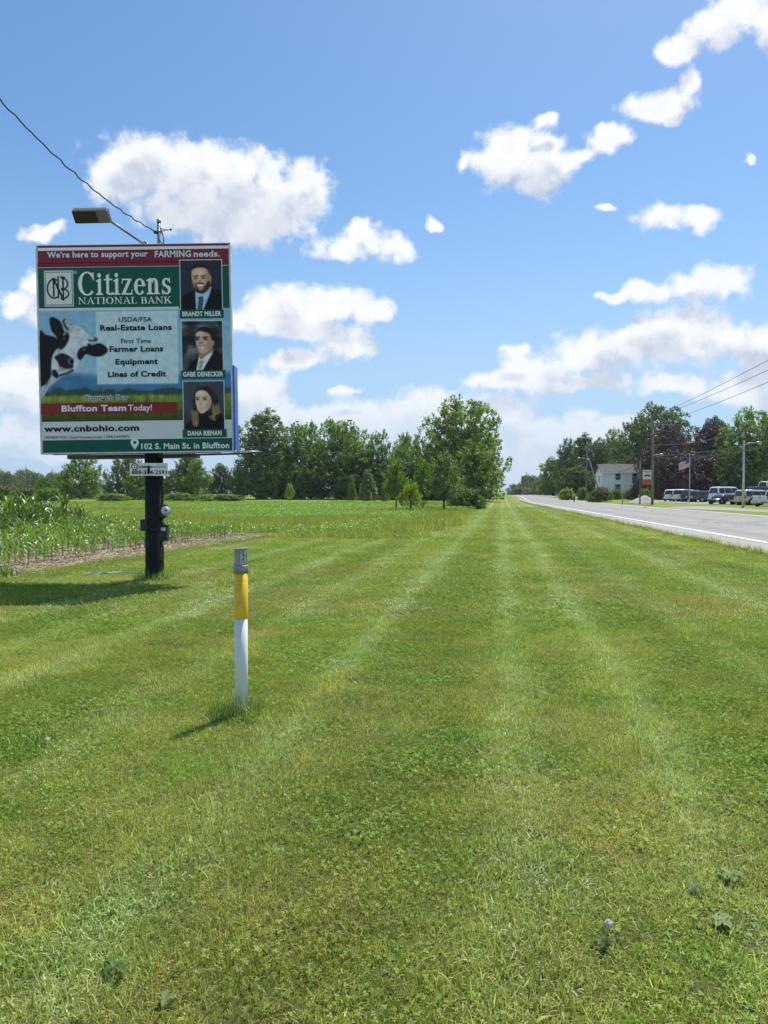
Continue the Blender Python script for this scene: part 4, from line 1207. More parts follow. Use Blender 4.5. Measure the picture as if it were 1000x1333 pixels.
def p3():
    c = Can(72, 84); n = fbm2(c.X * 4, c.Y * 5, 4, 95); c.a = np.stack([46 + 34 * n, 48 + 34 * n, 58 + 36 * n], -1) / 255.
    c.over(np.clip((c.Y - .5) * 1.0, 0, .7), (24, 24, 32))
    q = lambda x, y: ((x - 205) / 580., (y - 180) / 670.)
    c.poly([q(*p) for p in sm([(250, 860), (290, 740), (400, 640), (620, 600), (760, 660), (800, 860)], 4)], (12, 12, 16))
    c.poly([q(*p) for p in sm([(340, 560), (350, 400), (390, 300), (460, 252), (560, 262), (650, 340), (710, 440), (735, 560), (700, 680), (640, 740), (560, 700), (600, 560), (420, 620), (400, 760), (370, 815), (310, 760), (330, 640)], 4)], (44, 34, 32))
    rr = random.Random(3)
    for k in range(20):
        x = 322 + k * 5; c.line([q(x, 560 + rr.random() * 60), q(x - 6 + rr.random() * 20, 700), q(x + 20 - k * 1.2, 760 + rr.random() * 50)], .006, (150 + rr.randint(-40, 40), 122 + rr.randint(-30, 30), 88), .7)
    for k in range(20):
        x = 610 + k * 6; c.line([q(x, 470 + rr.random() * 80), q(x + 6, 620), q(640 - k * 5 + rr.random() * 30, 730 - k * 3)], .006, (160 + rr.randint(-50, 40), 130 + rr.randint(-30, 30), 92), .65)
    c.poly([q(*p) for p in [(410, 580), (600, 540), (600, 640), (500, 690), (420, 650)]], (18, 18, 22))
    c.poly([q(*p) for p in sm([(378, 400), (390, 340), (450, 305), (530, 320), (590, 400), (605, 490), (570, 560), (500, 615), (450, 625), (405, 570), (382, 480)], 4)], (206, 180, 154))
    c.ell(*q(570, 490), .06, .15, (156, 122, 100), 1.2, 0, .5); c.ell(*q(450, 350), .09, .05, (228, 206, 182), 1, 0, .6)
    for x in (408, 512): c.ell(*q(x, 426), .050, .024, (160, 128, 106), 1.0, 0, .8); c.ell(*q(x, 430), .034, .015, (32, 26, 28), .7); c.line([q(x - 32, 406), q(x + 30, 398)], .009, (66, 48, 40), .9)
    c.ell(*q(450, 495), .034, .016, (170, 128, 108), 1, 0, .7); c.poly([q(*p) for p in sm([(415, 532), (465, 540), (520, 525), (500, 560), (455, 570)], 3)], (206, 120, 112)); c.poly([q(*p) for p in sm([(425, 538), (465, 544), (510, 532), (490, 550), (455, 556)], 3)], (238, 232, 226))
    return c
for (x0, y0, x1, y1), fn, nb, nm, (nx0, nx1, nyb) in (
        ((233.6, 342.8, 287.4, 405.0), p1, (233.4, 405.2, 289.6, 415.4), 'BRANDT MILLER', (236.9, 286.2, 413.1)),
        ((235.8, 419.6, 288.8, 481.6), p2, (235.6, 481.8, 291.6, 491.8), 'GABE DENECKER', (238.0, 289.2, 489.6)),
        ((238.0, 496.0, 290.8, 556.6), p3, (237.6, 556.8, 293.8, 566.8), 'DANA RIEMAN', (244.2, 287.2, 564.6))):
    panel('portrait_border', x0 - 1.0, y0 - 1.0, x1 + 1.0, y1 + .2, V_pale, 3)
    picture('portrait_print', fn(), x0, y0, x1, y1, 4)
    panel('name_band', *nb, V_gr, 5)
    text(nm, nx0, nx1, nyb, 5.9, V_cream, 6, bold=.03)

# --- small phone plate on the column
yp = -.20
def plate_pt(px, py): v = at(px, py, YB0 + yp); return v.x - PX, v.z - PZ
xa, za = plate_pt(169, 602.8); xb, zb = plate_pt(218.6, 619.4)
m = MB(); m.box(((xa + xb) / 2, yp, (za + zb) / 2), (xb - xa, .006, za - zb), bev=.002)
plate = m.build('phone_plate', plain('cream_plate', (.86, .87, .80), .5, var=.2), bill)
m = MB(); m.box(((xa + xb) / 2, yp + .02, (za + zb) / 2), (.05, .05, .14)); m.build('plate_bracket', mblack, bill)
def plate_text(s, x0, x1, yb, cap, bold, mat=V_bk, lay=.005):
    o = text(s, x0, x1, yb, cap, mat, 0, bold=bold, parent=plate)
    me = o.data; vs = np.zeros(len(me.vertices) * 3); me.vertices.foreach_get('co', vs); vs = vs.reshape(-1, 3)
    X0, Z0 = bp(x0, yb); px, pz = plate_pt(x0, yb)
    vs[:, 0] += px - X0; vs[:, 2] += pz - Z0; vs[:, 1] = yp - lay
    me.vertices.foreach_set('co', vs.ravel()); me.update()
plate_text('888-354-2591', 171.8, 216.6, 617.2, 5.0, .03)
plate_text('COMSTOR', 181.5, 199.0, 609.3, 2.9, .04)
plate_text('OUTDOOR', 199.6, 216.4, 609.3, 2.9, .0)
m = MB(); px, pz = plate_pt(175.8, 607.6)
for k, (rad, mi) in enumerate(((4.6, 0), (3.3, 1), (2.0, 0), (1.1, 1))):
    m.m = mi; m.poly([(px + (.5 if k > 1 else 0) * UN + rad * cos(2 * pi * j / 18) * UN, yp - .005 - .001 * k, pz + rad * sin(2 * pi * j / 18) * UN) for j in range(18)])
m.build('round_emblem', [vinyl('emblem_dark_red', rgb(96, 24, 26)), V_cream], plate)
m_bolt = plain('rusty_bolt', (.22, .09, .04), .8)
for (qx, qy) in ((194.4, 604.2), (194.6, 618.8)):
    m = MB(); bx_, bz_ = plate_pt(qx, qy); m.tube([(bx_, yp - .002, bz_), (bx_, yp - .012, bz_)], .008, 8); m.build('bolt', m_bolt, plate)

# --- electrics on the column
def cp(px, py, y): v = at(px, py, YB0 + y); return v.x - PX, v.z - PZ
m = MB(); x_, z0 = cp(210.6, 588, .02); _, z1 = cp(210.6, 657, .02)
m.tube([(x_, .02, z0), (x_, .02, z1)], .022, 10); 
for zz in (z0 - .35, (z0 + z1) / 2, z1 + .08): m.tube([(x_, .02, zz - .02), (x_, .02, zz + .02)], .030, 10)
m.build('conduit', mblack, bill)
xa, za = cp(203.8, 656.5, -.05); xb, zb = cp(216.0, 674.0, -.05)
m = MB(); m.box(((xa + xb) / 2 + .005, -.02, (za + zb) / 2), (xb - xa, .14, za - zb), bev=.01)
mbx = m.build('meter_box', mblack, bill)
gx, gz = cp(215.4, 664.8, -.12)
m = MB(); m.tube([(gx, -.09, gz), (gx + .012, -.13, gz), (gx + .022, -.17, gz), (gx + .026, -.19, gz)], [.075, .075, .066, .04], 18)
m.build('electric_meter', mglass_m, mbx)
m = MB(); m.tube([(gx + .0, -.085, gz), (gx + .003, -.10, gz)], .088, 18); m.m = 1; m.box((gx + .026, -.193, gz + .004), (.05, .004, .022)); m.build('meter_ring', [malu, mblack], mbx)
xa, za = cp(204.6, 684.5, -.05); xb, zb = cp(218.4, 704.2, -.05)
m = MB(); m.box(((xa + xb) / 2, -.02, (za + zb) / 2), (xb - xa, .13, za - zb), bev=.008); m.box(((xa + xb) / 2, -.022, za + .012), (xb - xa + .02, .16, .02), bev=.004)
sw = m.build('switch_box', mblack, bill)
m = MB(); m.box(((xa + xb) / 2 + .03, -.088, za - .06), (.085, .004, .062)); m.build('warning_sticker', plain('white_sticker', (.65, .66, .66), .5, var=.3, scale=30), sw)
m = MB(); x_, z0 = cp(212.6, 674, -.02); _, z1 = cp(212.6, 684, -.02); m.tube([(x_, -.02, z0), (x_, -.02, z1)], .024, 10); m.build('conduit_nipple', mgalv, bill); m = MB(); x_, z0 = cp(212.6, 704, -.02); _, z1 = cp(213.2, 710, -.02); m.tube([(x_, -.02, z0), (x_ - .01, -.02, z1)], .02, 10); m.build('conduit_nipple', mgalv, bill)
xa, za = cp(182.8, 676.2, -.14); xb, zb = cp(192.4, 691.0, -.14)
m = MB(); m.box(((xa + xb) / 2, -.10, (za + zb) / 2), (xb - xa, .12, za - zb), bev=.008); m.box(((xa + xb) / 2 + .03, -.165, (za + zb) / 2 + .02), (.045, .012, .09), bev=.004)
jb = m.build('timer_box', mblack, bill)
m = MB(); a = cp(193, 686, -.17); b = cp(205, 689, -.17); m.tube([(a[0] - .03, -.16, a[1] + .03), (a[0], -.175, a[1] - .01), ((a[0] + b[0]) / 2, -.185, b[1] - .012), (b[0], -.12, b[1])], .012, 6); m.build('flexible_cable', mblack, bill)
m = MB(); x_, z0 = cp(209.5, 728, -.02); m.tube([(x_, -.03, z0 + .1), (x_ + .02, -.035, z0), (x_ + .035, -.03, z0 - .06)], .012, 6); m.build('ground_wire', mblack, bill)

# --- service mast and lamp on top
m = MB(); a = at(204.2, 322, YB0); b = at(203.6, 286, YB0)
m.tube([(a.x - PX, .12, a.z - PZ - .3), (a.x - PX, .12, b.z - PZ)], .030, 12); m.tube([(a.x - PX, .12, b.z - PZ - .0), (a.x - PX + .01, .12, b.z - PZ + .03), (a.x - PX + .035, .12, b.z - PZ + .045)], [.045, .045, .02], 12); m.tube([(a.x - PX, .12, b.z - PZ - .17), (a.x - PX, .12, b.z - PZ - .20)], .05, 12)
mast = m.build('service_mast', mgalv, bill)
m = MB(); q = lambda px, py, y=.1: (at(px, py, YB0 + y).x - PX, y, at(px, py, YB0 + y).z - PZ)
m.tube([q(205, 290), q(209, 297, .05), q(212, 306, .05), q(213.4, 316, .05), q(211, 317, .05), q(207, 311), q(204.6, 303)], .010, 6)
m.tube([q(205, 297), q(214, 298.5, 0), q(222, 299, -.05), q(214, 300.5, 0), q(205, 301)], .007, 6); m.box(q(222.3, 299, -.05), (.03, .03, .03)); m.build('service_wires', mblack, mast)
m = MB(); m.box(q(203.6, 302.5, .1), (.09, .06, .05), bev=.008); m.build('insulator', mdark, mast)
armp = [q(191.5, 321, .1), q(186, 316.5, -.15), q(164, 301.5, -.75), q(143.5, 287.5, -1.25)]
m = MB(); m.tube(armp, .022, 10); m.box(q(190.5, 319.5, .06), (.10, .10, .07), bev=.01); m.box(q(189.5, 316.0, -.02), (.06, .06, .05), bev=.01); arm = m.build('lamp_arm', mgalv, bill)
# lamp: box seen from below, dark lens
e = Vector(armp[-1])
Lw = Vector(q(120, 280.5, -1.45))
m = MB(); rot = (Matrix.Rotation(radians(-1), 3, 'Y') @ Matrix.Rotation(radians(-46), 3, 'X'))
hc = Vector(q(119.5, 280.6, -1.40))
m.box(hc, (.58, .22, .12), rot=rot, bev=.015); head = m.build('lamp_housing', plain('bronze_lamp_housing', (.17, .165, .16), .5, .2), arm)
m = MB(); m.box(hc + rot @ Vector((-.09, 0, -.062)), (.38, .19, .012), rot=rot); m.build('lamp_lens', plain('dark_lens', (.018, .018, .02), .35), head)

# service wire: its own thing, running off to the upper left
def wire(name, pts, rad, mat, label, cat='overhead wire', group=None, sag=0.0, n=24, twist=0):
    a, b = Vector(pts[0]), Vector(pts[-1]); P = []
    if len(pts) == 2:
        for k in range(n + 1):
            t_ = k / n; p = a.lerp(b, t_); p.z -= sag * 4 * t_ * (1 - t_); P.append(p)
    else: P = [Vector(p) for p in pts]
    m = MB(); m.tube(P, rad, 5)
    o = m.build(name, mat); tag(o, label, cat, group); return o
a = Vector((q(202, 301, .1)[0] + PX, YB0 + .1, q(202, 301, .1)[2] + PZ))
b = at(-20, 108, 9.0)
P = []
for k in range(41):
    t_ = k / 40; p = a.lerp(b, t_); p.z -= .34 * 4 * t_ * (1 - t_) * .55 + .012 * sin(k * 2.1); p.x += .01 * sin(k * 1.7); P.append(p)
wire('service_cable', P, .011, mblack, 'black twisted service cable running from the billboard mast up to the left')

# ================================================================== marker post, clumps, litter
def yground(py): # distance on flat ground at picture row
    a, y, z = ray(500, py); return CAMZ * y / -z
mk = at(314.5, 930, 5.2); MX, MY = mk.x, 5.2
mp = empty('marker_post', (MX, MY, Z(MX, MY))); tag(mp, 'white round utility marker post with yellow sleeve and grey cap in the mown grass', 'marker post')
R0 = .0475
def mz(py): return at(314.5, py, MY).z - Z(MX, MY)
wq = M('speckled_white_plastic'); p_ = wq.obj(); sc_ = wq.n('ShaderNodeVectorMath', operation='MULTIPLY'); wq.set(sc_, 0, p_); sc_.inputs[1].default_value = (1, 1, .55)
sp_ = wq.ss(wq.noise(sc_.outputs[0], 55, 2, .5), .70, .74); sx_ = wq.n('ShaderNodeSeparateXYZ'); wq.set(sx_, 0, p_)
sp_ = wq.math('MULTIPLY', sp_, wq.ss(sx_.outputs[2], .85, .1, .25, 1.0))
gr_ = wq.math('MULTIPLY', wq.ss(sx_.outputs[2], .22, .0), wq.ss(wq.noise(p_, 22, 4, .7), .3, .6))
cw = wq.mix(sp_, (.74, .76, .76), (.22, .20, .16)); cw = wq.mix(wq.math('MULTIPLY', gr_, .6), cw, (.42, .44, .30))
cw = wq.mix(wq.ss(wq.noise(p_, 7, 4, .6), .45, .75, 0, .3), cw, (.60, .62, .60))
m_wp = wq.done(wq.bsdf(cw, .42, 0, .4))
m = MB(); m.tube([(0, 0, -.05), (.0, 0, .3), (0, 0, mz(803))], R0, 32); m.build('tube', m_wp, mp)
m_yel = plain('yellow_sleeve', (.86, .54, .012), .4, var=.14, scale=8)
m = MB(); m.tube([(0, 0, mz(804.5)), (0, 0, mz(803.5)), (0, 0, mz(744))], [R0 + .0022, R0 + .003, R0 + .0028], 32); ysl = m.build('yellow_sleeve', m_yel, mp)
m = MB(); m.tube([(0, 0, mz(746)), (0, 0, mz(745)), (0, 0, mz(736.5)), (0, 0, mz(735.5))], [R0 + .005, R0 + .008, R0 + .008, R0 + .004], 32)
mgc = plain('grey_cap_plastic', (.27, .28, .29), .38, .25, var=.35, scale=14)
m.build('cap_collar', mgc, mp)
m = MB(); zt_, zb_ = mz(713.5), mz(736)
n_ = 12; vs = []
for z_ in (zb_, zt_ - .004, zt_):
    for k in range(n_ * 2):
        a = 2 * pi * k / (n_ * 2); rr = (R0 - .001) * (1.0 if (k // 3) % 2 == 0 else .90) * (1 if z_ < zt_ else .93); vs.append((rr * cos(a), rr * sin(a), z_ + (.004 * cos(a))))
fs = []
for l in range(2):
    for k in range(n_ * 2): j = (k + 1) % (n_ * 2); fs.append((l * 24 + k, l * 24 + j, l * 24 + 24 + j, l * 24 + 24 + k))
fs.append(tuple(range(48, 72))); m.add(vs, fs); m.build('ribbed_cap', mgc, mp)
m = MB(); vs = []; fs = []
for k in range(7):
    a = radians(-82 + 56 * k / 6); 
    for z_ in (mz(733.5), mz(716.5)): vs.append(((R0 + .0016) * cos(a), (R0 + .0016) * sin(a), z_))
for k in range(6): fs.append((2 * k, 2 * k + 2, 2 * k + 3, 2 * k + 1))
m.add(vs, fs, True); stk_ = m.build('sticker', plain('silver_sticker', (.62, .63, .62), .45, var=.3, scale=20), mp)
m = MB(); rr_ = random.Random(4)
for k in range(9):
    z_ = mz(718.2 + k * 1.65)
    x0 = rr_.uniform(-76, -66); x1 = rr_.uniform(-48, -32); vs = []
    for j in range(4):
        a = radians(x0 + (x1 - x0) * j / 3)
        for dz in (-.0012, .0018 if k % 3 else .0045): vs.append(((R0 + .0024) * cos(a), (R0 + .0024) * sin(a), z_ + dz))
    m.add(vs, [(2 * j, 2 * j + 2, 2 * j + 3, 2 * j + 1) for j in range(3)], True)
tag(m.build('sticker_print', V_bk, stk_), kind='stuff')

def clump(name, x, y, R, n, h0, h1, wd, cols, label, cat, lean=.5, base=(.12, .19, .035), seed=1, extra=None, flat=.05, segs=4):
    rr = np.random.default_rng(seed)
    parts = [blades(n, R, h0, h1, wd, lean, rr, segs, cols=cols, flat=flat)]
    v, f, c = parts[0]
    # round the patch: pull the corners in
    if extra is not None: parts += extra(rr)
    v, f, c = join(parts)
    me = np_mesh(name, v, f, 3, MBL2, c)
    o = bpy.data.objects.new(name, me); link(o); o.location = (x, y, Z(x, y)); tag(o, label, cat); return o
MBL2 = leafmat('uncut_grass', LAWN, .36, .3, gloss=.04, scale=2.0)
GL = [(.40, .62, .55), (.55, .75, .65), (.8, .95, .95), (.32, .5, .45), (1.3, 1.25, 1.7)]
clump('grass_tuft', MX - .04, MY - .02, .19, 560, .06, .20, .0050, GL, 'clump of long uncut grass around the foot of the white marker post', 'grass tuft', .55, seed=3)
def plants(rr): return [leaflets(24, .22, .03, .02, .10, rr, [(.35, .6, .4), (.45, .7, .45)], False)]
clump('weed_clump', at(20, 985, 4.45).x, 4.45, .20, 220, .06, .14, .009, GL[:2] + [(.5, .9, .4)], 'dark leafy weed clump in the lawn at the left edge', 'weed', .8, seed=9, extra=plants)
clump('grass_tuft', at(200, 752, 13.25).x, 13.2, .30, 420, .10, .24, .008, GL + [(.9, 1.2, .6)], 'tuft of uncut grass at the foot of the black billboard column', 'grass tuft', .5, seed=5)
def plants2(rr): return [leaflets(50, .30, .05, .05, .32, rr, [(.35, .62, .4), (.45, .75, .45)], False)]
clump('weed_clump', at(3, 750, 13.9).x, 13.9, .28, 120, .1, .3, .02, GL[:2], 'bushy dark weed beside the soil at the far left edge', 'weed', .8, seed=19, extra=plants2)
# broad-leaved weeds close to the lens
def rosette(name, px, py, n, L, wd, col, label, seed, up=.35, cat='weed'):
    rr = random.Random(seed); Y = yground(py); X = at(px, py, Y).x
    root = empty(name, (X, Y, Z(X, Y) + .012)); tag(root, label, cat)
    mt = leafmat('leaf_' + name, col, .25, .4, attr=False, scale=8, gloss=.012)
    for k in range(n):
        az = 2 * pi * k / n + rr.uniform(-.4, .4); l_ = L * rr.uniform(.7, 1.2); w_ = wd * rr.uniform(.8, 1.2)
        vs = []; fs = []; S_ = 6
        for i in range(S_ + 1):
            f = i / S_; wv = w_ * (sin(pi * min(1, f * .92 + .06)) ** .7) * (1 if f < .95 else .4); r_ = l_ * f; z_ = up * l_ * f * (1.6 - 1.5 * f) + .012
            for s_ in (-1, 0, 1): vs.append((r_, s_ * wv * .5 * (1 + .15 * sin(i * 2.3 + k)), z_ + (abs(s_) * .18 * wv) + .003 * sin(i * 3 + s_)))
        for i in range(S_):
            for s_ in range(2): a = i * 3 + s_; fs.append((a, a + 3, a + 4, a + 1))
        m = MB(); m.add(vs, fs, True); o = m.build('leaf', mt, root); o.rotation_euler = (0, 0, az)
    return root
rosette('plantain_weed', 950, 1150, 7, .060, .034, (.17, .25, .07), 'broad leaved weed with pale leaves in the lawn at the right edge', 1)
rosette('plantain_weed', 940, 1210, 5, .05, .034, (.22, .29, .11), 'greyish broad leaved weed low in the lawn near the lower right', 2, .2)
rosette('plantain_weed', 905, 1165, 5, .04, .022, (.10, .17, .06), 'small broad leaved weed to the left of the pale leaved weed', 12, .3)
rosette('plantain_weed', 787, 1238, 7, .045, .016, (.055, .10, .03), 'dark weed rosette beside the pale seed head in the lawn', 3, .5)
rosette('plantain_weed', 150, 1268, 6, .055, .022, (.09, .16, .04), 'small green weed rosette near the lower left of the lawn', 4, .5)
rosette('plantain_weed', 215, 1310, 4, .035, .022, (.18, .25, .10), 'tiny pale leaved weed at the bottom left of the lawn', 5, .4)
# dandelion clock
Y = yground(1226); X = at(790, 1226, Y).x
dn = empty('dandelion', (X, Y, Z(X, Y))); tag(dn, 'pale round dandelion seed head on a short stalk in the foreground lawn', 'dandelion')
m = MB(); m.tube([(0, 0, 0), (.003, 0, .03), (.006, -.002, .055)], .0016, 6); m.build('stalk', plain('stalk_green', (.16, .2, .07), .6), dn)
rr = random.Random(2); m = MB()
for k in range(130):
    d = Vector((rr.gauss(0, 1), rr.gauss(0, 1), rr.gauss(0, 1))).normalized(); o_ = d.orthogonal().normalized() * .0016; c0 = Vector((.006, -.002, .060))
    m.poly([c0 + d * .003, c0 + d * .013 + o_, c0 + d * .015 - o_])
    u_ = d.cross(o_).normalized() * .0035; o2 = o_ * 2.2; e = c0 + d * .0145; m.poly([e + o2, e + u_, e - o2, e - u_])
m.build('seed_head', plain('seed_fluff', (.62, .62, .58), .8), dn)
# white plastic strips lying on the soil edge
Ys = 13.9
m = MB(); a = at(118, 748.5, Ys); b = at(160, 746.2, Ys + .1); zg = Z(a.x, Ys)
def litter(x0, y0, x1, y1, w, label, seed):
    a = at(x0, y0, Ys); b = at(x1, y1, Ys); rr = random.Random(seed); vs = []; fs = []; n = 8
    for k in range(n + 1):
        f = k / n; x = a.x + (b.x - a.x) * f; 
        for s_ in (-1, 1): vs.append((x, Ys + .3 * f * (1 if y1 < y0 else 0) + s_ * w / 2 + rr.uniform(-.01, .01), Z(x, Ys) + .035 + rr.uniform(-.008, .018) + .02 * s_))
    for k in range(n): fs.append((2 * k, 2 * k + 2, 2 * k + 3, 2 * k + 1))
    b_ = len(vs); vs2 = vs + [(x, y, z - .012) for x, y, z in vs]; fs2 = fs + [tuple(i + b_ for i in f[::-1]) for f in fs]
    fs2 += [(2 * k, 2 * k + b_, 2 * k + 2 + b_, 2 * k + 2) for k in range(n)] + [(2 * k + 3, 2 * k + 3 + b_, 2 * k + 1 + b_, 2 * k + 1) for k in range(n)]
    m = MB(); m.add(vs2, fs2); o = m.build('plastic_strip', plain('dirty_white_plastic', (.42, .42, .38), .6, var=.35)); tag(o, label, 'litter')
litter(114, 749.5, 168, 748.5, .02, 'longer dirty white strip lying where the lawn meets the soil', 1)
litter(172, 745, 198, 743.6, .018, 'shorter dirty white strip lying to the right of the longer strip', 2)

# ================================================================== corn
m_corn = leafmat('corn_leaf', (.145, .27, .036), .38, .35, gloss=.06, rough=.38, scale=.7)
m_stalk = plain('corn_stalk', (.20, .27, .07), .55, var=.3)
def corn_leaf(az, z0, L, wd, up, droop, rr):
    vs = []; fs = []; S_ = 5; px, pz = 0.0, z0; ang = up
    tw = rr.uniform(-.5, .5)
    for i in range(S_ + 1):
        f = i / S_; w_ = wd * (sin(pi * min(.98, f * .85 + .13)) ** .8) * .5
        ca, sa = cos(az + tw * f), sin(az + tw * f)
        for s_ in (-1, 0, 1):
            x = px * ca - s_ * w_ * sa; y = px * sa + s_ * w_ * ca
            vs.append((x, y, pz + abs(s_) * w_ * .55))
        px += cos(ang) * L / S_; pz += sin(ang) * L / S_; ang -= droop / S_ * (1 + f)
    for i in range(S_):
        for s_ in range(2): a = i * 3 + s_; fs.append((a, a + 3, a + 4, a + 1))
    return vs, fs
def corn_parts(seed, tall=False):
    rr = random.Random(seed); out = []
    nL = rr.randint(7, 9); base = rr.uniform(0, pi)
    for k in range(nL):
        f = k / (nL - 1); az = base + (k % 2) * pi + rr.uniform(-.35, .35)
        L = (.42 + .30 * sin(pi * (f * .8 + .15))) * rr.uniform(.85, 1.15)
        out.append(corn_leaf(az, .06 + .52 * f ** 1.1, L, .062 * rr.uniform(.8, 1.2), rr.uniform(.75, 1.1) + .35 * f, rr.uniform(1.0, 2.1) * (1.1 - .6 * f), rr))
    m = MB(); m.tube([(0, 0, -.03), (0, 0, .3), (rr.uniform(-.02, .02), 0, .62)], [.020, .016, .006], 6)
    return out, m
def tinted(me, rr, lo=.75, hi=1.25, warm=0):
    a = me.color_attributes.new('tint', 'FLOAT_COLOR', 'POINT'); n = len(me.vertices)
    k = rr.uniform(lo, hi); w_ = rr.uniform(.85, 1.25)
    a.data.foreach_set('color', np.tile(np.array([k * w_, k, k * .8, 1], np.float32), n))
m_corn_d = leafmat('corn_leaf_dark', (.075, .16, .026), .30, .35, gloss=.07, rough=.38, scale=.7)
corn_leaf_mesh = []; corn_stalk_mesh = []; corn_whole = []
for s_ in range(7):
    rr = random.Random(s_ + 50); lv, stm = corn_parts(s_)
    st_me = bpy.data.meshes.new('stalk'); st_me.from_pydata(stm.v, [], stm.f); st_me.materials.append(m_stalk); corn_stalk_mesh.append(st_me)
    L_ = []
    for vs, fs in lv:
        me = bpy.data.meshes.new('leaf'); me.from_pydata(vs, [], fs); me.materials.append(m_corn); me.polygons.foreach_set('use_smooth', [True] * len(fs)); tinted(me, rr); L_.append(me)
    corn_leaf_mesh.append(L_)
    vs_, fs_, cs_ = [], [], []; b = 0
    for vs, fs in lv:
        k = rr.uniform(.75, 1.25); vs_ += vs; fs_ += [tuple(i + b for i in f) for f in fs]; cs_ += [(k * 1.05, k, k * .8)] * len(vs); b = len(vs_)
    vs_ += stm.v; fs_ += [tuple(i + b for i in f) for f in stm.f]; cs_ += [(1.4, .9, 1.2)] * len(stm.v)
    me = bpy.data.meshes.new('corn_plant'); me.from_pydata(vs_, [], fs_); me.materials.append(m_corn)
    a = me.color_attributes.new('tint', 'FLOAT_COLOR', 'POINT'); a.data.foreach_set('color', np.concatenate([np.array(cs_), np.ones((len(cs_), 1))], 1).astype(np.float32).ravel())
    corn_whole.append(me)
spots = []
rr = random.Random(77)
for row in range(24):
    v = 1.35 + row * .76
    Y = 8.0
    while Y < 29.2 + rr.uniform(-.6, .4):
        Y += .23 * rr.uniform(.75, 1.3) + (.35 if rr.random() < .04 else 0)
        e = us(Y) + float(road_x(Y)); X = e - v + rr.uniform(-.05, .05)
        if X < -.60 * Y - 1.6 or Y > 29.4: continue
        if row == 0 and rr.random() < .25: continue
        tall = float(ss(6.2, 9.5, v))
        h = (.44 + .055 * min(v, 6) + .80 * tall) * rr.uniform(.82, 1.15) * (1 - .25 * float(ss(27, 29.5, Y)) * (1 - tall))
        spots.append((X, Y, h, v))
spots.sort(key=lambda s: sqrt(s[0] ** 2 + s[1] ** 2) / s[2] ** .5)
stv, stf, stc = [], [], []; bb = 0
proto_c = {}
rr = random.Random(5)
LAB = 'young green corn plant in the rows beside the billboard'
LAB2 = 'corn plant standing in the first row along the bare soil'
LAB3 = 'tall dark corn plant in the rows at the left'
for k, (X, Y, h, v) in enumerate(spots):
    s_ = rr.randrange(7); rz = rr.uniform(0, 2 * pi); sc = h / .95; loc = (X, Y, Z(X, Y))
    wsc = sc * (1.0 if h < 1.1 else .8)
    lab, grp = (LAB2, 'corn plants of the first row') if v < 1.6 else ((LAB3, 'tall corn plants at the left') if v > 7.6 else (LAB, 'young corn plants beside the billboard'))
    if k < 60:
        root = empty('corn_plant', loc, rz); root.scale = (wsc, wsc, sc); tag(root, lab, 'corn plant', grp)
        o = bpy.data.objects.new('stalk', corn_stalk_mesh[s_]); link(o, root)
        for me in corn_leaf_mesh[s_]: link(bpy.data.objects.new('leaf', me), root)
    elif k < 300:
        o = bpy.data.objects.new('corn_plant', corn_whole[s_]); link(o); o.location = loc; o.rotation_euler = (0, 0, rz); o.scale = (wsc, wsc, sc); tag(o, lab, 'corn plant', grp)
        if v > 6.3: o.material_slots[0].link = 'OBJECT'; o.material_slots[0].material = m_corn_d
    else:
        me = corn_whole[s_]; key = s_
        if key not in proto_c:
            a = np.zeros(len(me.vertices) * 3); me.vertices.foreach_get('co', a); q = np.zeros(len(me.vertices) * 4, np.float32); me.color_attributes['tint'].data.foreach_get('color', q)
            proto_c[key] = (a.reshape(-1, 3), [tuple(p.vertices) for p in me.polygons], q.reshape(-1, 4)[:, :3])
        V_, Fq, C_ = proto_c[key]
        c_, sn = cos(rz), sin(rz); W_ = np.stack([(V_[:, 0] * c_ - V_[:, 1] * sn) * wsc + X, (V_[:, 0] * sn + V_[:, 1] * c_) * wsc + Y, V_[:, 2] * sc + loc[2]], -1)
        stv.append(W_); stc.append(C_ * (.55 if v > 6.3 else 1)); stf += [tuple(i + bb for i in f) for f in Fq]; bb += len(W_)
if stv:
    me = bpy.data.meshes.new('corn_field'); me.from_pydata(np.concatenate(stv).tolist(), [], stf); me.materials.append(m_corn)
    cc = np.concatenate(stc); a = me.color_attributes.new('tint', 'FLOAT_COLOR', 'POINT'); a.data.foreach_set('color', np.concatenate([cc, np.ones((len(cc), 1))], 1).astype(np.float32).ravel())
    o = bpy.data.objects.new('corn_field', me); link(o); tag(o, 'mass of corn plants further back in the field', None, None, 'stuff')
print('corn', len(spots))

# ================================================================== green field: low weeds, and the uncut edge
m_weed = leafmat('field_weed', (.21, .33, .045), .38, .35, gloss=.04, scale=.12)
def srcm(name, parts, mat):
    v, f, c = join(parts); return bpy.data.objects.new(name, np_mesh(name, v, f, 3, mat, c))
WD = [(1, 1, 1), (.75, .9, .8), (1.2, 1.1, 1.0), (.6, .8, .6), (1.35, 1.2, 1.2)]
WB = [(1.35, .95, 1.2), (1.9, 1.15, 1.9), (.9, .85, .8), (1.2, 1.0, 1.0), (2.2, 1.4, 2.6), (1.5, .95, 1.5)]
wsrc = [srcm('a%d_weeds' % k, [leaflets(240, .85, .075, .06, .34, r, WD, False), blades(220, .85, .15, .40, .030, .5, r, 1, cols=WD)], m_weed) for k in range(3)]
wsrc += [srcm('b%d_weeds' % k, [blades(420, .85, .22, .50, .020, .45, r, 2, cols=WB), leaflets(60, .85, .05, .05, .25, r, WD, False)], m_weed) for k in range(2)]
P = []; I = []
Y = 26.4
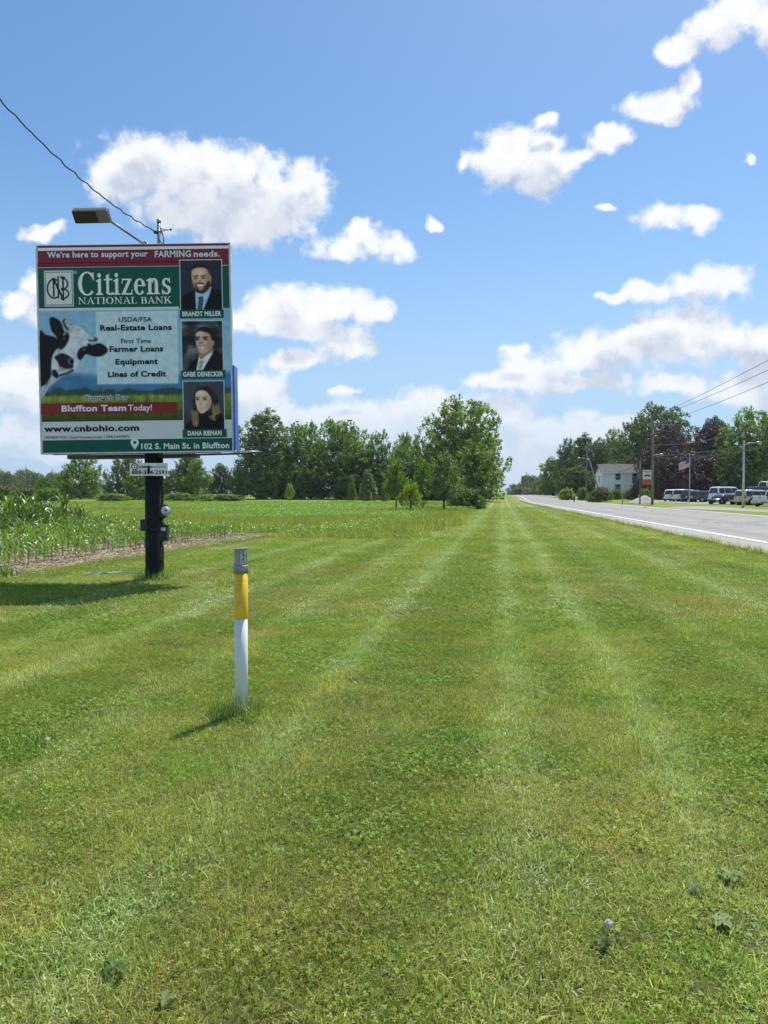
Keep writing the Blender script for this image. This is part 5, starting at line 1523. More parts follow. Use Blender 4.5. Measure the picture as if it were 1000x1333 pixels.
while Y < 104:
    st = 1.15 + (Y - 26) * .014
    for X in np.arange(-.60 * Y - 3, .14 * Y + 2, st):
        x = X + r.uniform(-.4, .4) * st; y = Y + r.uniform(-.4, .4) * st; u = x - float(road_x(y))
        if u > um(y) + .5 * (fbm2(x * .5, y * .5, 2, 7) - .5): continue
        if y < 29.3 and u < us(y) + .3: continue
        d_edge = min(um(y) - u, (y - 26.3) * 1.0 if u > us(y) else 9)
        P.append((x, y, Z(x, y))); 
        brown = d_edge < 2.6 and fbm2(x * .3, y * .3, 2, 8) > .38
        I.append(3 + r.integers(0, 2) if (brown or fbm2(x * .15 + 5, y * .15, 2, 13) > .66) else r.integers(0, 3))
    Y += st
P = np.array(P); n = len(P); rot = np.zeros((n, 3)); rot[:, 2] = r.uniform(0, 6.28, n); s_ = 1 + (P[:, 1] - 26) * .009
hs = s_ * (.36 + .75 * fbm2(P[:, 0] * .25, P[:, 1] * .25, 3, 17)) * np.where((P[:, 1] < 28.5), .75, 1.0)
gn_scatter('field_weeds', P, I, rot, np.stack([s_, s_, hs], -1), wsrc, 'low bright green weeds covering the field behind the corn')
# soil clods and crop residue between the young plants
m_clod = plain('soil_clod', (.36, .29, .20), .95, var=.3, scale=30); m_straw = plain('crop_straw', (.50, .43, .28), .8, var=.3)
def clods(k):
    rr = np.random.default_rng(k); m = MB()
    for i in range(60):
        x, y = rr.uniform(-.5, .5, 2); s_ = rr.uniform(.008, .028)
        m.m = 0; m.box((x, y, s_ * .3), (s_ * 2, s_ * 1.6, s_), rot=Matrix.Rotation(rr.uniform(0, 6), 3, 'Z') @ Matrix.Rotation(rr.uniform(-.5, .5), 3, 'X'))
    for i in range(40):
        x, y = rr.uniform(-.5, .5, 2); a = rr.uniform(0, 6.3); l = rr.uniform(.04, .12); m.m = 1
        m.box((x, y, .008), (l, .006, .004), rot=Matrix.Rotation(a, 3, 'Z') @ Matrix.Rotation(rr.uniform(-.2, .2), 3, 'Y'))
    me = bpy.data.meshes.new('clods'); me.from_pydata(m.v, [], m.f); me.materials.append(m_clod); me.materials.append(m_straw); me.polygons.foreach_set('material_index', m.mi)
    return bpy.data.objects.new('c%d' % k, me)
P = []
for y in np.arange(9, 29, .8):
    for x in np.arange(-.6 * y - 1.5, us(y) + float(road_x(y)) + .2, .8): P.append((x + r.uniform(-.3, .3), y + r.uniform(-.3, .3), Z(x, y)))
P = np.array(P); n = len(P); rot = np.zeros((n, 3)); rot[:, 2] = r.uniform(0, 6.28, n)
gn_scatter('soil_clods', P, r.integers(0, 2, n), rot, np.ones((n, 3)), [clods(1), clods(2)], 'small dry clods and straw on the bare soil between the corn')
# ragged weeds where the lawn meets the road edge
P = []; I = []
for y in np.arange(14, 150, .5):
    st = .28 + y * .006
    for k in range(2 if y < 60 else 1):
        u = 7.38 + r.normal(0, .10); x = u + float(road_x(y)); 
        if r.random() < .8: P.append((x, y + r.uniform(-.25, .25), Z(x, y)))
esrc = [srcm('e%d' % k, [leaflets(46, .16, .030, .02, .15 + .07 * k, r, WD, False), blades(70, .2, .06, .18, .012, .6, r, 2, cols=WB)], m_weed) for k in range(3)]
P = np.array(P); n = len(P); rot = np.zeros((n, 3)); rot[:, 2] = r.uniform(0, 6.28, n); s_ = r.uniform(.5, 1.25, n)
gn_scatter('edge_weeds', P, r.integers(0, 3, n), rot, np.stack([s_, s_, s_], -1), esrc, 'small ragged weeds along the near edge of the road')

# ================================================================== trees
def crown_arrays(blobs, n_clump, n_leaf, leaf, seed, spiky=0.0, up=.2, gap=0.0, hang=0.0):
    """leaf sprays gathered round twig ends on the surface (and a little inside) of several blobs; unit space (height 1)"""
    rr = np.random.default_rng(seed); B = np.array(blobs, float)
    vol = (B[:, 3] * B[:, 4] * B[:, 5]) ** (2 / 3.); pick = rr.choice(len(B), n_clump, p=vol / vol.sum())
    d = rr.normal(0, 1, (n_clump, 3)); d /= np.linalg.norm(d, axis=1)[:, None]
    rad = rr.uniform(.35, 1.0, n_clump) ** .45
    c = B[pick, :3] + d * B[pick, 3:6] * rad[:, None]
    ok = (c[:, 2] > .012)
    if gap > 0: ok &= ~((fbm2(c[:, 0] * 9 + seed, c[:, 2] * 9, 2, 5) < gap) & (rad > .8))
    c = c[ok]; d = d[ok]; m = len(c)
    # twig direction: outwards and a little up
    t = d + np.array([0, 0, up + spiky]); t /= np.linalg.norm(t, axis=1)[:, None]
    ln = leaf * (2.2 + 7 * spiky) * rr.uniform(.6, 1.5, m)
    wd = leaf * (2.4 - 1.5 * spiky)
    s = rr.random((m, n_leaf, 1)) * 1.1 - .2
    P = c[:, None] + t[:, None] * (ln[:, None, None] * s) + rr.normal(0, 1, (m, n_leaf, 3)) * wd * (.55 * (1 - .5 * np.clip(s, 0, 1)))
    P = P.reshape(-1, 3)
    outn = np.repeat(d, n_leaf, 0)
    N_ = rr.normal(0, 1, P.shape) + outn * .8 + np.array([0, 0, .7]); N_ /= np.linalg.norm(N_, axis=1)[:, None]
    a = np.cross(N_, rr.normal(0, 1, P.shape)); a /= np.linalg.norm(a, axis=1)[:, None]; b = np.cross(N_, a)
    sz = (leaf * rr.uniform(.55, 1.35, len(P)))[:, None]
    v0 = P - a * sz; v2 = P + a * sz; v1 = P + b * sz * .55 + N_ * sz * .25; v3 = P - b * sz * .55 + N_ * sz * .2
    V = np.stack([v0, v1, v2, v3], 1).reshape(-1, 3)
    k = np.arange(len(P))[:, None] * 4
    Fc = np.concatenate([k, k + 1, k + 2, k, k + 2, k + 3], 1).reshape(-1)
    tint = np.repeat(rr.uniform(.62, 1.5, m), n_leaf) * rr.uniform(.78, 1.22, len(P)); warm = np.repeat(rr.uniform(.9, 1.15, m), n_leaf)  # wide tint spread per clump paints sunlit and shaded clumps into the leaf colour
    C = np.stack([tint * warm, tint, tint * .85], -1); C = np.repeat(C, 4, 0)
    return V, Fc, C
def limbs(blobs, seed, r0=.020, base=.0, n_sub=2):
    rr = random.Random(seed); m = MB()
    zt_ = max(b[2] for b in blobs); zc = zt_ * .75
    pts = [Vector((0, 0, -.02)), Vector((rr.uniform(-.01, .01), rr.uniform(-.01, .01), zc * .35)), Vector((rr.uniform(-.02, .02), rr.uniform(-.02, .02), zc * .7)), Vector((0, 0, zc))]
    m.tube(pts, [r0 * 1.25, r0, r0 * .7, r0 * .3], 8)
    for b in blobs:
        f = rr.uniform(.3, .75); p0 = pts[1].lerp(pts[2], f); p0.z = min(p0.z, max(.04, b[2] - .04)); c = Vector(b[:3])
        mid_ = p0.lerp(c, .5) + Vector((rr.uniform(-.02, .02), rr.uniform(-.02, .02), .02)); m.tube([p0, mid_, c], [r0 * .5, r0 * .32, r0 * .15], 5)
        for k in range(n_sub):
            e = c + Vector((rr.uniform(-1, 1) * b[3], rr.uniform(-1, 1) * b[4], rr.uniform(-.1, 1) * b[5])) * .75; m.tube([c, c.lerp(e, .5) + Vector((0, 0, .012)), e], [r0 * .16, r0 * .12, r0 * .05], 4)
    return m
m_bark = plain('tree_bark', (.085, .07, .055), .9, var=.4, scale=4, bump=.4)
m_bark_l = plain('grey_bark', (.16, .145, .12), .9, var=.4, scale=4, bump=.4)
def rblobs(seed, spec):
    """spec: list of (n, ring radius, z0, z1, r0, r1)"""
    rr = random.Random(seed); o = []
    for n, R_, z0, z1, a, b in spec:
        ph = rr.uniform(0, 6.28)
        for k in range(n):
            t_ = ph + 2 * pi * k / n + rr.uniform(-.4, .4); q = R_ * rr.uniform(.75, 1.1); s_ = rr.uniform(a, b)
            o.append((q * cos(t_), q * sin(t_), rr.uniform(z0, z1), s_, s_, s_ * rr.uniform(.7, 1.0)))
    return o
LOWR = [(7, .27, .08, .20, .14, .19)]
TYPES = {
 'round': dict(b=rblobs(1, LOWR + [(7, .30, .30, .50, .17, .23), (5, .20, .58, .74, .16, .20), (3, .07, .80, .87, .11, .14), (1, 0, .4, .45, .28, .28)]), n=820, l=26, s=.0150, k={}),
 'round2': dict(b=rblobs(2, LOWR + [(8, .33, .26, .48, .16, .22), (6, .22, .54, .72, .15, .20), (3, .10, .78, .87, .10, .14), (1, 0, .5, .52, .25, .25)]), n=820, l=26, s=.0150, k=dict(gap=.22)),
 'spiky': dict(b=rblobs(3, LOWR + [(8, .34, .26, .48, .16, .21), (6, .22, .52, .70, .15, .19), (3, .09, .74, .82, .11, .14), (1, 0, .45, .5, .26, .26)]), n=800, l=30, s=.0135, k=dict(spiky=.42, up=.45)),
 'spiky2': dict(b=rblobs(4, LOWR + [(8, .36, .22, .46, .16, .23), (6, .24, .50, .68, .15, .19), (4, .12, .72, .82, .10, .13), (1, 0, .42, .5, .26, .26)]), n=800, l=30, s=.0135, k=dict(spiky=.32, up=.35)),
 'tall': dict(b=rblobs(5, [(6, .15, .08, .25, .12, .16), (6, .15, .30, .52, .12, .16), (5, .13, .54, .76, .11, .15), (3, .05, .80, .90, .07, .10)]), n=760, l=26, s=.0135, k=dict(gap=.30)),
 'ragged': dict(b=rblobs(6, [(9, .33, .06, .24, .13, .18), (8, .36, .26, .44, .15, .21), (8, .33, .46, .64, .14, .20), (7, .26, .66, .80, .12, .16), (5, .17, .83, .91, .07, .10), (1, 0, .5, .5, .3, .3)]), n=1250, l=26, s=.0125, k=dict(gap=.32)),
 'small': dict(b=rblobs(7, [(7, .27, .38, .56, .15, .19), (5, .17, .60, .78, .13, .16), (3, .06, .84, .91, .08, .10)]), n=400, l=22, s=.0185, k=dict(gap=.42, spiky=.25)),
 'small2': dict(b=rblobs(8, [(6, .25, .32, .54, .13, .18), (5, .16, .58, .78, .11, .16), (2, .06, .86, .92, .07, .08)]), n=280, l=22, s=.0190, k=dict(gap=.44, spiky=.4)),
 'conifer': dict(b=[(0, 0, .12 + .085 * i, .24 * (1 - .095 * i), .24 * (1 - .095 * i), .07) for i in range(10)], n=420, l=22, s=.017, k=dict(spiky=.15, up=-.1)),
 'bush': dict(b=rblobs(9, [(8, .34, .20, .40, .24, .34), (5, .18, .50, .66, .24, .32)]), n=420, l=24, s=.030, k={}),
 'bush2': dict(b=rblobs(10, [(7, .30, .20, .38, .24, .36), (4, .16, .55, .70, .18, .28)]), n=300, l=22, s=.038, k=dict(spiky=.12)),
 'copse': dict(b=rblobs(12, [(9, .40, .12, .45, .18, .26), (6, .24, .5, .72, .18, .22)]), n=420, l=22, s=.024, k={}),
}
LM = {
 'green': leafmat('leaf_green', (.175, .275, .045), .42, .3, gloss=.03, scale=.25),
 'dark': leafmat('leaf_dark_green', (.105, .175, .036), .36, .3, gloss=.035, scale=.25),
 'bright': leafmat('leaf_bright_green', (.17, .27, .040), .42, .3, gloss=.02, scale=.25),
 'yellow': leafmat('leaf_yellow_green', (.24, .33, .045), .45, .3, gloss=.02, scale=.5),
 'olive': leafmat('leaf_olive', (.155, .17, .055), .3, .35, gloss=.03, scale=.5),
 'purple': leafmat('leaf_purple', (.105, .060, .072), .16, .3, gloss=.05, scale=.3, rough=.5),
 'silver': leafmat('leaf_silver_green', (.165, .235, .085), .34, .3, gloss=.05, scale=.5),
}
_cm = {}
def crown_me(ty):
    if ty not in _cm:
        T = TYPES[ty]; V, Fc, C = crown_arrays(T['b'], T['n'], T['l'], T['s'], len(ty) * 7 + ord(ty[0]) + ord(ty[-1]), **T['k'])
        hi = np.percentile(V[:, 2], 99.7); wx = (np.percentile(V[:, 0], 99.2) - np.percentile(V[:, 0], .8) + np.percentile(V[:, 1], 99.2) - np.percentile(V[:, 1], .8)) / 2
        V = V / np.array([wx, wx, hi]); V[:, 2] = np.maximum(V[:, 2], .004)
        me = np_mesh('crown', V, Fc, 3, LM['green'], C)
        mbt = limbs(T['b'], 5 + len(ty)); mt = bpy.data.meshes.new('trunk'); mt.from_pydata([(x / wx, y / wx, z / hi) for x, y, z in mbt.v], [], mbt.f); mt.polygons.foreach_set('use_smooth', [True] * len(mbt.f)); mt.materials.append(m_bark)
        _cm[ty] = (me, mt)
    return _cm[ty]
def tree(name, x0, x1, top, Y, ty, mat, label, cat='tree', group=None, rz=0.0, dz=0.0):
    a = at(x0, top, Y); b = at(x1, top, Y); X = (a.x + b.x) / 2; zg = Z(X, Y) + dz; h = a.z - zg; w_ = (b.x - a.x)
    root = empty(name, (X, Y, zg), rz); tag(root, label, cat, group)
    cm, tm = crown_me(ty); sx = w_
    for nm, me in (('trunk', tm), ('crown', cm)):
        o = bpy.data.objects.new(nm, me); link(o, root); o.scale = (sx, sx, h * 1.0)
        if nm == 'crown': o.material_slots[0].link = 'OBJECT'; o.material_slots[0].material = LM[mat]
    return root
T_ = tree
# left: field edge behind the billboard
T_('tree', 72, 136, 587, 150, 'spiky2', 'green', 'bushy tree with pointed twigs left of the billboard column, beyond the corn', rz=1)
T_('tree', 66, 96, 615, 158, 'small', 'green', 'small tree beside the left flank of the bushy tree beyond the corn', rz=2)
T_('tree', 44, 72, 619, 150, 'round2', 'bright', 'low bright green tree between the far woods and the bushy tree', rz=.5)
T_('tree', 138, 192, 594, 148, 'spiky', 'dark', 'dark tree right behind the billboard column on its left side', rz=2.2)
T_('tree', 160, 205, 606, 142, 'round2', 'bright', 'lighter green tree behind the phone plate of the billboard', rz=.2)
T_('tree', 205, 240, 612, 156, 'spiky2', 'olive', 'low olive tree seen just right of the billboard column')
T_('tree', 228, 262, 588, 152, 'tall', 'green', 'slim loose tree first to the right of the billboard column', rz=3)
T_('tree', 238, 276, 598, 146, 'small', 'bright', 'bright rounded tree in front of the slim loose tree', rz=1)
T_('tree', 272, 302, 604, 150, 'round', 'dark', 'small very dark tree left of the tall oval tree', rz=.4)
T_('tree', 296, 322, 605, 146, 'round2', 'green', 'small green tree touching the left flank of the tall oval tree', rz=1.4)
T_('tree', 308, 378, 535, 150, 'tall', 'silver', 'tallest narrow oval tree at the left end of the tree belt', rz=2)
T_('tree', 316, 376, 590, 147, 'round2', 'green', 'lower green tree growing at the foot of the tall oval tree', rz=4)
T_('tree', 352, 432, 552, 152, 'spiky', 'green', 'broad feathery tree second from the left in the tree belt', rz=.7)
T_('tree', 398, 488, 548, 150, 'spiky', 'green', 'broad feathery tree with long pointed shoots in the middle of the belt', rz=3.1)
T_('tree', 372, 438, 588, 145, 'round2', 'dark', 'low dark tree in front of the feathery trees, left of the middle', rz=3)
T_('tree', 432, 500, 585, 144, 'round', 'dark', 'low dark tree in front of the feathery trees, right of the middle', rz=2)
T_('tree', 464, 522, 563, 146, 'spiky2', 'bright', 'lighter green tree with pointed shoots right of the middle of the belt', rz=1)
T_('tree', 505, 556, 566, 156, 'spiky', 'green', 'feathery tree behind the orchard trees', rz=5)
T_('tree', 538, 590, 562, 150, 'spiky2', 'bright', 'pale tree just left of the big round tree', rz=4)
T_('tree', 340, 402, 580, 156, 'round2', 'dark', 'dark tree filling the gap right of the tall oval tree', rz=4)
T_('tree', 440, 486, 570, 158, 'round', 'green', 'green tree filling the gap behind the middle feathery trees', rz=4)
T_('tree', 500, 545, 580, 148, 'round2', 'green', 'rounded green tree behind the leftmost orchard tree', rz=4)
T_('tree', 560, 600, 575, 145, 'round', 'dark', 'dark growth filling the gap left of the biggest tree', rz=1)
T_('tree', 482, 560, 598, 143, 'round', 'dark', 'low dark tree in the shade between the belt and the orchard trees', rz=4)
T_('tree', 550, 660, 520, 140, 'ragged', 'green', 'biggest broad ragged tree at the right end of the belt near the road', rz=.9)
T_('tree', 570, 655, 575, 132, 'round2', 'green', 'lower leafy growth at the foot of the biggest broad tree', rz=2)
T_('sapling', 371, 384, 629, 118, 'small2', 'yellow', 'bright yellow green sapling in the field in front of the dark trees', 'sapling')
T_('sapling', 452, 464, 619, 116, 'conifer', 'green', 'narrow young tree left of the pointed young tree', 'sapling')
T_('sapling', 466, 492, 612, 112, 'conifer', 'silver', 'pointed pale young tree in front of the dark belt', 'sapling')
T_('sapling', 495, 507, 618, 114, 'conifer', 'green', 'narrow young tree right of the pointed young tree', 'sapling')
T_('orchard_tree', 500, 532, 598, 62, 'small', 'green', 'leftmost orchard tree with a dark bare lower trunk', 'tree', rz=1)
T_('orchard_tree', 518, 552, 628, 60, 'small2', 'yellow', 'low bright orchard tree with several thin stems', 'tree', rz=3)
T_('orchard_tree', 536, 566, 598, 70, 'small', 'bright', 'middle orchard tree partly behind the bright low one', 'tree', rz=5)
T_('orchard_tree', 552, 604, 588, 62, 'small', 'silver', 'largest orchard tree with pale leaves and a short dark trunk', 'tree', rz=2)
T_('shrub', 584, 631, 636, 74, 'bush', 'dark', 'rounded dark shrub at the edge of the mown strip by the farm drive', 'shrub')
for k, (x0, x1, tp, Y, mt, lb) in enumerate(((-12, 24, 632, 105, 'olive', 'grey green scrub at the far left edge above the corn'), (18, 52, 634, 102, 'olive', 'olive scrub second from the left edge above the corn'), (48, 80, 634, 100, 'bright', 'brighter scrub above the corn, left of the bushy tree'),
        (126, 168, 642, 120, 'green', 'low hedge growth left of the billboard column'), (214, 250, 641, 122, 'green', 'low hedge growth right of the billboard column'), (246, 316, 643, 124, 'green', 'low hedge growth below the small dark trees'))):
    T_('shrub', x0, x1, tp, Y, 'bush2', mt, lb, 'shrub', rz=k)
for k in range(9):
    x = -30 + k * 12.5; T_('distant_tree', x - 14, x + 14, 614 + 4 * sin(k * 2.1) + (4 if k > 6 else 0), 430 + 30 * (k % 3), 'copse', 'dark', 'tree of the far dark woods at the left edge of the photo', 'tree', 'far woods at the left', rz=k)
for k, (x0, x1, tp) in enumerate(((96, 125, 628), (120, 150, 630), (246, 280, 622), (196, 222, 624))):
    T_('distant_tree', x0, x1, tp, 300, 'copse', 'dark', ('distant tree left of the bushy tree', 'distant tree between bushy tree and column', 'distant tree behind the slim trees', 'distant tree just right of the column')[k], 'tree', rz=k)
# right: far end of the road
for k, (x0, x1, tp, Y, ty, mt, lb) in enumerate((
    (660, 684, 630, 520, 'copse', 'dark', 'hazy distant tree at the far end of the road'), (674, 702, 618, 470, 'copse', 'dark', 'distant round tree right of the road end'), (694, 716, 617, 430, 'round2', 'dark', 'distant tree right of the distant round tree'),
    (664, 690, 634, 400, 'bush', 'olive', 'olive bush at the far bend of the road'), (682, 704, 633, 360, 'bush', 'olive', 'rounded olive bush beside the far bend of the road'), (690, 726, 625, 300, 'bush', 'olive', 'wide olive bush beside the road before the poles'), (700, 732, 620, 250, 'bush2', 'green', 'green bush at the foot of the farthest poles'),
    (704, 738, 596, 225, 'tall', 'green', 'slim green tree behind the farthest two poles'))):
    T_('tree' if ty not in ('bush', 'bush2') else 'shrub', x0, x1, tp, Y, ty, mt, lb, 'tree' if ty not in ('bush', 'bush2') else 'shrub', rz=k * .8)
for k, (x0, x1, tp, Y, ty, mt, lb) in enumerate((
    (722, 758, 572, 200, 'round2', 'dark', 'dark tree behind the two poles nearest the road end'), (740, 778, 566, 205, 'tall', 'dark', 'tall narrow dark tree behind the pole with the leaning brace'), (760, 800, 572, 195, 'round', 'dark', 'dark tree right of the leaning brace pole'), (776, 822, 560, 200, 'round2', 'green', 'tree rising behind the left end of the white house roof'),
    (790, 860, 548, 190, 'spiky2', 'dark', 'dark tree directly behind the white house'), (812, 906, 528, 180, 'ragged', 'dark', 'big dark tree towering over the sign and the white house'), (726, 776, 606, 190, 'round', 'dark', 'low dark tree filling the gap left of the leaning brace'), (772, 826, 600, 178, 'round', 'dark', 'low dark tree behind the left end of the house'), (806, 850, 590, 176, 'round', 'dark', 'low dark tree behind the right end of the house'),
    (902, 962, 545, 165, 'round', 'dark', 'dark green tree rising between the two purple trees'), (940, 1030, 534, 125, 'ragged', 'green', 'broad green tree at the right edge behind the lamp post'), (985, 1060, 552, 135, 'round', 'dark', 'dark tree behind the broad green tree at the right edge'))):
    T_('tree', x0, x1, tp, Y, ty, mt, lb, rz=k * 1.3)
T_('purple_maple', 834, 908, 552, 135, 'round2', 'purple', 'large purple leaved tree left of the flag pole', 'tree', rz=1)
T_('purple_maple', 896, 958, 549, 140, 'round', 'purple', 'second purple leaved tree right of the flag', 'tree', rz=3)
T_('purple_maple', 850, 905, 585, 126, 'round', 'purple', 'low spreading purple tree behind the first parked cars', 'tree', rz=4)
T_('purple_maple', 890, 950, 590, 128, 'round', 'purple', 'low spreading purple tree behind the middle of the parked cars', 'tree', rz=2)
T_('purple_maple', 936, 985, 585, 122, 'round2', 'dark', 'low dark tree behind the big white parked vehicle', 'tree', rz=5)
T_('shrub', 822, 846, 620, 120, 'bush2', 'purple', 'small purple bush under the roadside sign', 'shrub', rz=1)
T_('shrub', 767, 796, 634, 118, 'bush', 'olive', 'large rounded reddish olive bush beside the road', 'shrub', rz=2)
T_('shrub', 794, 812, 637, 128, 'bush', 'green', 'low green bush in front of the house, left one', 'shrub', rz=3)
T_('shrub', 811, 836, 638, 122, 'bush', 'dark', 'low dark bush in front of the house, right one', 'shrub', rz=4)
T_('shrub', 832, 846, 636, 116, 'bush2', 'green', 'small bush beside the left post of the roadside sign', 'shrub', rz=5)
T_('shrub', 729, 748, 635, 150, 'bush2', 'yellow', 'bright yellow green bush behind the mailbox', 'shrub', rz=6)
T_('shrub', 752, 766, 634, 145, 'bush2', 'bright', 'small bright bush left of the large reddish bush', 'shrub', rz=7)

# ================================================================== house
m_side = plain('white_siding', (.88, .90, .90), .6, var=.10, scale=.6)
m_roof = plain('grey_shingles', (.10, .097, .095), .9, var=.35, scale=1.5, bump=.5)
m_win = plain('dark_window_glass', (.012, .014, .017), .15, var=.3, spec=.7)
m_wtrim = plain('white_window_trim', (.78, .79, .77), .5, var=.06)
HY = 138.0
a = at(785, 640, HY); b = at(834, 640, HY)
hw_ = (b.x - a.x); hx = a.x; hz = Z(hx + hw_ / 2, HY) + .15
house = empty('house', (hx, HY, hz), radians(-4)); tag(house, 'white two storey clapboard house with a grey roof behind the bushes across the road', 'house')
eave = at(810, 614.6, HY).z - hz; ridge = at(810, 605.0, HY + 3.2).z - hz; DP = 6.4
wall = MB()
wall.add([(0, 0, -.5), (hw_, 0, -.5), (hw_, DP, -.5), (0, DP, -.5), (0, 0, eave), (hw_, 0, eave), (hw_, DP, eave), (0, DP, eave), (0, DP / 2, ridge - .05), (hw_, DP / 2, ridge - .05)],
         [(0, 1, 5, 4), (1, 2, 6, 9, 5), (2, 3, 7, 6), (3, 0, 4, 8, 7)])
wl = wall.build('wall', m_side, house)
def board_me(L):
    m = MB(); m.box((0, 0, 0), (L, .035, .19)); return m
bm_ = None
for k in range(int((eave + .3) / .2)):
    z_ = -.3 + .2 * k + .1
    if bm_ is None:
        o = board_me(hw_).build('clapboard', m_side, wl); bm_ = o.data
    else: o = bpy.data.objects.new('clapboard', bm_); link(o, wl)
    o.location = (hw_ / 2, -.020, z_); o.rotation_euler = (radians(-5), 0, 0)
m = MB(); ov = .45
for s_ in (0, 1):
    y0, y1 = (-.4, DP / 2) if s_ == 0 else (DP + .4, DP / 2); e0 = eave - .4 * (ridge - eave) / (DP / 2)
    m.add([(-ov, y0, e0), (hw_ + ov, y0, e0), (hw_ + ov, y1, ridge), (-ov, y1, ridge), (-ov, y0, e0 + .12), (hw_ + ov, y0, e0 + .12), (hw_ + ov, y1, ridge + .12), (-ov, y1, ridge + .12)],
          [(0, 1, 2, 3), (4, 5, 6, 7), (0, 1, 5, 4), (1, 2, 6, 5), (3, 0, 4, 7)])
rf = m.build('roof', m_roof, house)
m = MB(); m.box((hw_ / 2, -.43, e0 + .05), (hw_ + 2 * ov, .03, .20)); m.build('fascia', m_wtrim, rf)
def hwin(px, pt, pb, w_=.95):
    x = at(px, pt, HY).x - hx; z1 = at(px, pt, HY).z - hz; z0 = at(px, pb, HY).z - hz
    m = MB(); m.box((x, -.055, (z0 + z1) / 2), (w_ + .25, .05, z1 - z0 + .25)); f = m.build('window', m_wtrim, wl)
    m = MB(); m.box((x, -.09, (z0 + z1) / 2), (w_, .03, z1 - z0)); m.build('pane', m_win, wl).name = 'window_pane'
    m = MB(); m.box((x, -.11, (z0 + z1) / 2), (w_, .02, .06)); m.build('sash_bar', m_wtrim, wl)
for px, pt, pb in ((804, 616.6, 624.6), (825.5, 616.6, 624.6), (803.6, 630.4, 638.2)): hwin(px, pt, pb)
m = MB(); m.box((hw_ * .9, -.10, 2.1), (1.2, .08, 2.2)); m.build('porch_door', m_win, wl)
for zz, nm in ((eave * .72, 'window'), (eave * .28, 'window')):
    m = MB(); m.box((-.04, DP * .5, zz), (.06, 1.1, 1.5)); m.build('window', m_wtrim, wl); m = MB(); m.box((-.08, DP * .5, zz), (.03, .85, 1.25)); m.build('window_pane', m_win, wl)
m = MB(); m.box((-.02, -.03, eave / 2), (.16, .09, eave + .3)); m.build('corner_board', m_wtrim, wl)

# ================================================================== poles and wires
m_wood = plain('weathered_wood_pole', (.235, .205, .165), .9, var=.35, scale=2, bump=.3)
m_lamp = plain('lamp_grey', (.5, .51, .52), .4, .3)
def pole(px, top, Y, label, rad=.16, arm=0, mat=None, name='utility_pole', group=None, lean=0, base_dz=0, lum=0, lumz=None, arm2=False):
    t = at(px, top, Y); x, z0 = t.x, Z(t.x, Y); h = t.z - z0
    root = empty(name, (x, Y, z0)); tag(root, label, 'utility pole' if name == 'utility_pole' else 'lamp post', group)
    m = MB(); m.tube([(0, 0, -.4), (lean * .5, 0, h * .5), (lean, 0, h)], [rad, rad * .85, rad * .66], 12); m.build('pole', mat or m_wood, root)
    if arm:
        m = MB(); m.box((lean, -.14, h - .35), (arm, .11, .13), rot=Matrix.Rotation(radians(2.5), 3, 'Y')); ca = m.build('crossarm', m_wood, root)
        for s_ in (-1, 0, 1):
            m = MB(); q = (lean + s_ * arm * .46, -.14, h - .28 + (-.02 * s_ * arm * .4) + (.45 if s_ == 0 else 0)); m.tube([q, (q[0], q[1], q[2] + .18)], [.05, .035], 8); m.build('insulator', mdark, ca)
        for s_ in (-1, 1):
            m = MB(); m.tube([(lean + s_ * arm * .32, -.12, h - .40), (lean, -.13, h - 1.0)], .02, 5); m.build('brace', mgalv, root)
    if lum:
        zl = lumz if lumz else h - .3; m = MB(); m.tube([(0, 0, zl - .12), (lum * .35, 0, zl + .08), (lum * .8, 0, zl + .10)], .035, 8); la = m.build('lamp_arm', m_lamp, root)
        m = MB(); m.tube([(lum * .75, 0, zl + .11), (lum * .85, 0, zl + .11), (lum * 1.0, 0, zl + .06), (lum * 1.12, 0, zl + .02)], [.06, .13, .15, .06], 10); m.build('lamp_head', m_lamp, la)
    return root, Vector((x, Y, z0)), h
pA, bA, hA = pole(850.3, 547.5, 88, 'nearest tall wooden utility pole with crossarm beside the roadside sign', .17, 2.9, lum=1.15, lumz=6.1)
pB, bB, hB = pole(764.2, 582, 142, 'wooden utility pole with crossarm beside the leaning brace pole', .17, 2.3, lum=-1.7, lumz=8.2)
pC, bC, hC = pole(732.6, 597, 200, 'third utility pole along the road, left of the braced one', .18, 1.6)
pD, bD, hD = pole(722.4, 600, 225, 'fourth utility pole, close left of the third', .20, 0)
pE, bE, hE = pole(703.8, 610, 300, 'far utility pole with a wide crossarm above the bushes', .2, 4.2)
pF, bF, hF = pole(688.4, 623, 330, 'short thin far pole beside the wide olive bush', .18, 0)
pole(755.0, 612, 165, 'dark pole standing behind the braced one', .13, 0, mat=m_bark)
pole(696.2, 632, 335, 'shortest far pole between the bushes', .14, 0)
pole(39.5, 618, 190, 'pale pole standing in front of the far woods at the left', .12, 0)
# leaning brace pole
a = at(766.5, 597, 139); b = at(783.5, 637, 141)
m = MB(); m.tube([(b.x, 141, Z(b.x, 141) - .2), (a.x, 139, a.z)], [.15, .11], 10)
tag(m.build('brace_pole', plain('pale_wood_pole', (.36, .35, .32), .85, var=.2)), 'pale pole leaning against the braced utility pole', 'brace pole')
a = at(777, 624, 150); g0 = Z(a.x, 150)
m = MB(); m.box((a.x, 150, (a.z + g0) / 2), (.26, .26, a.z - g0)); m.box((a.x, 150, a.z + .03), (.34, .34, .06))
tag(m.build('orange_post', plain('orange_paint', (.50, .13, .04), .7)), 'orange brown post behind the leaning brace pole', 'post')
pole(968.6, 573.5, 69, 'silver metal lamp post at the right in front of the parked vehicles', .115, 0, mat=malu, name='lamp_post', lum=1.55)
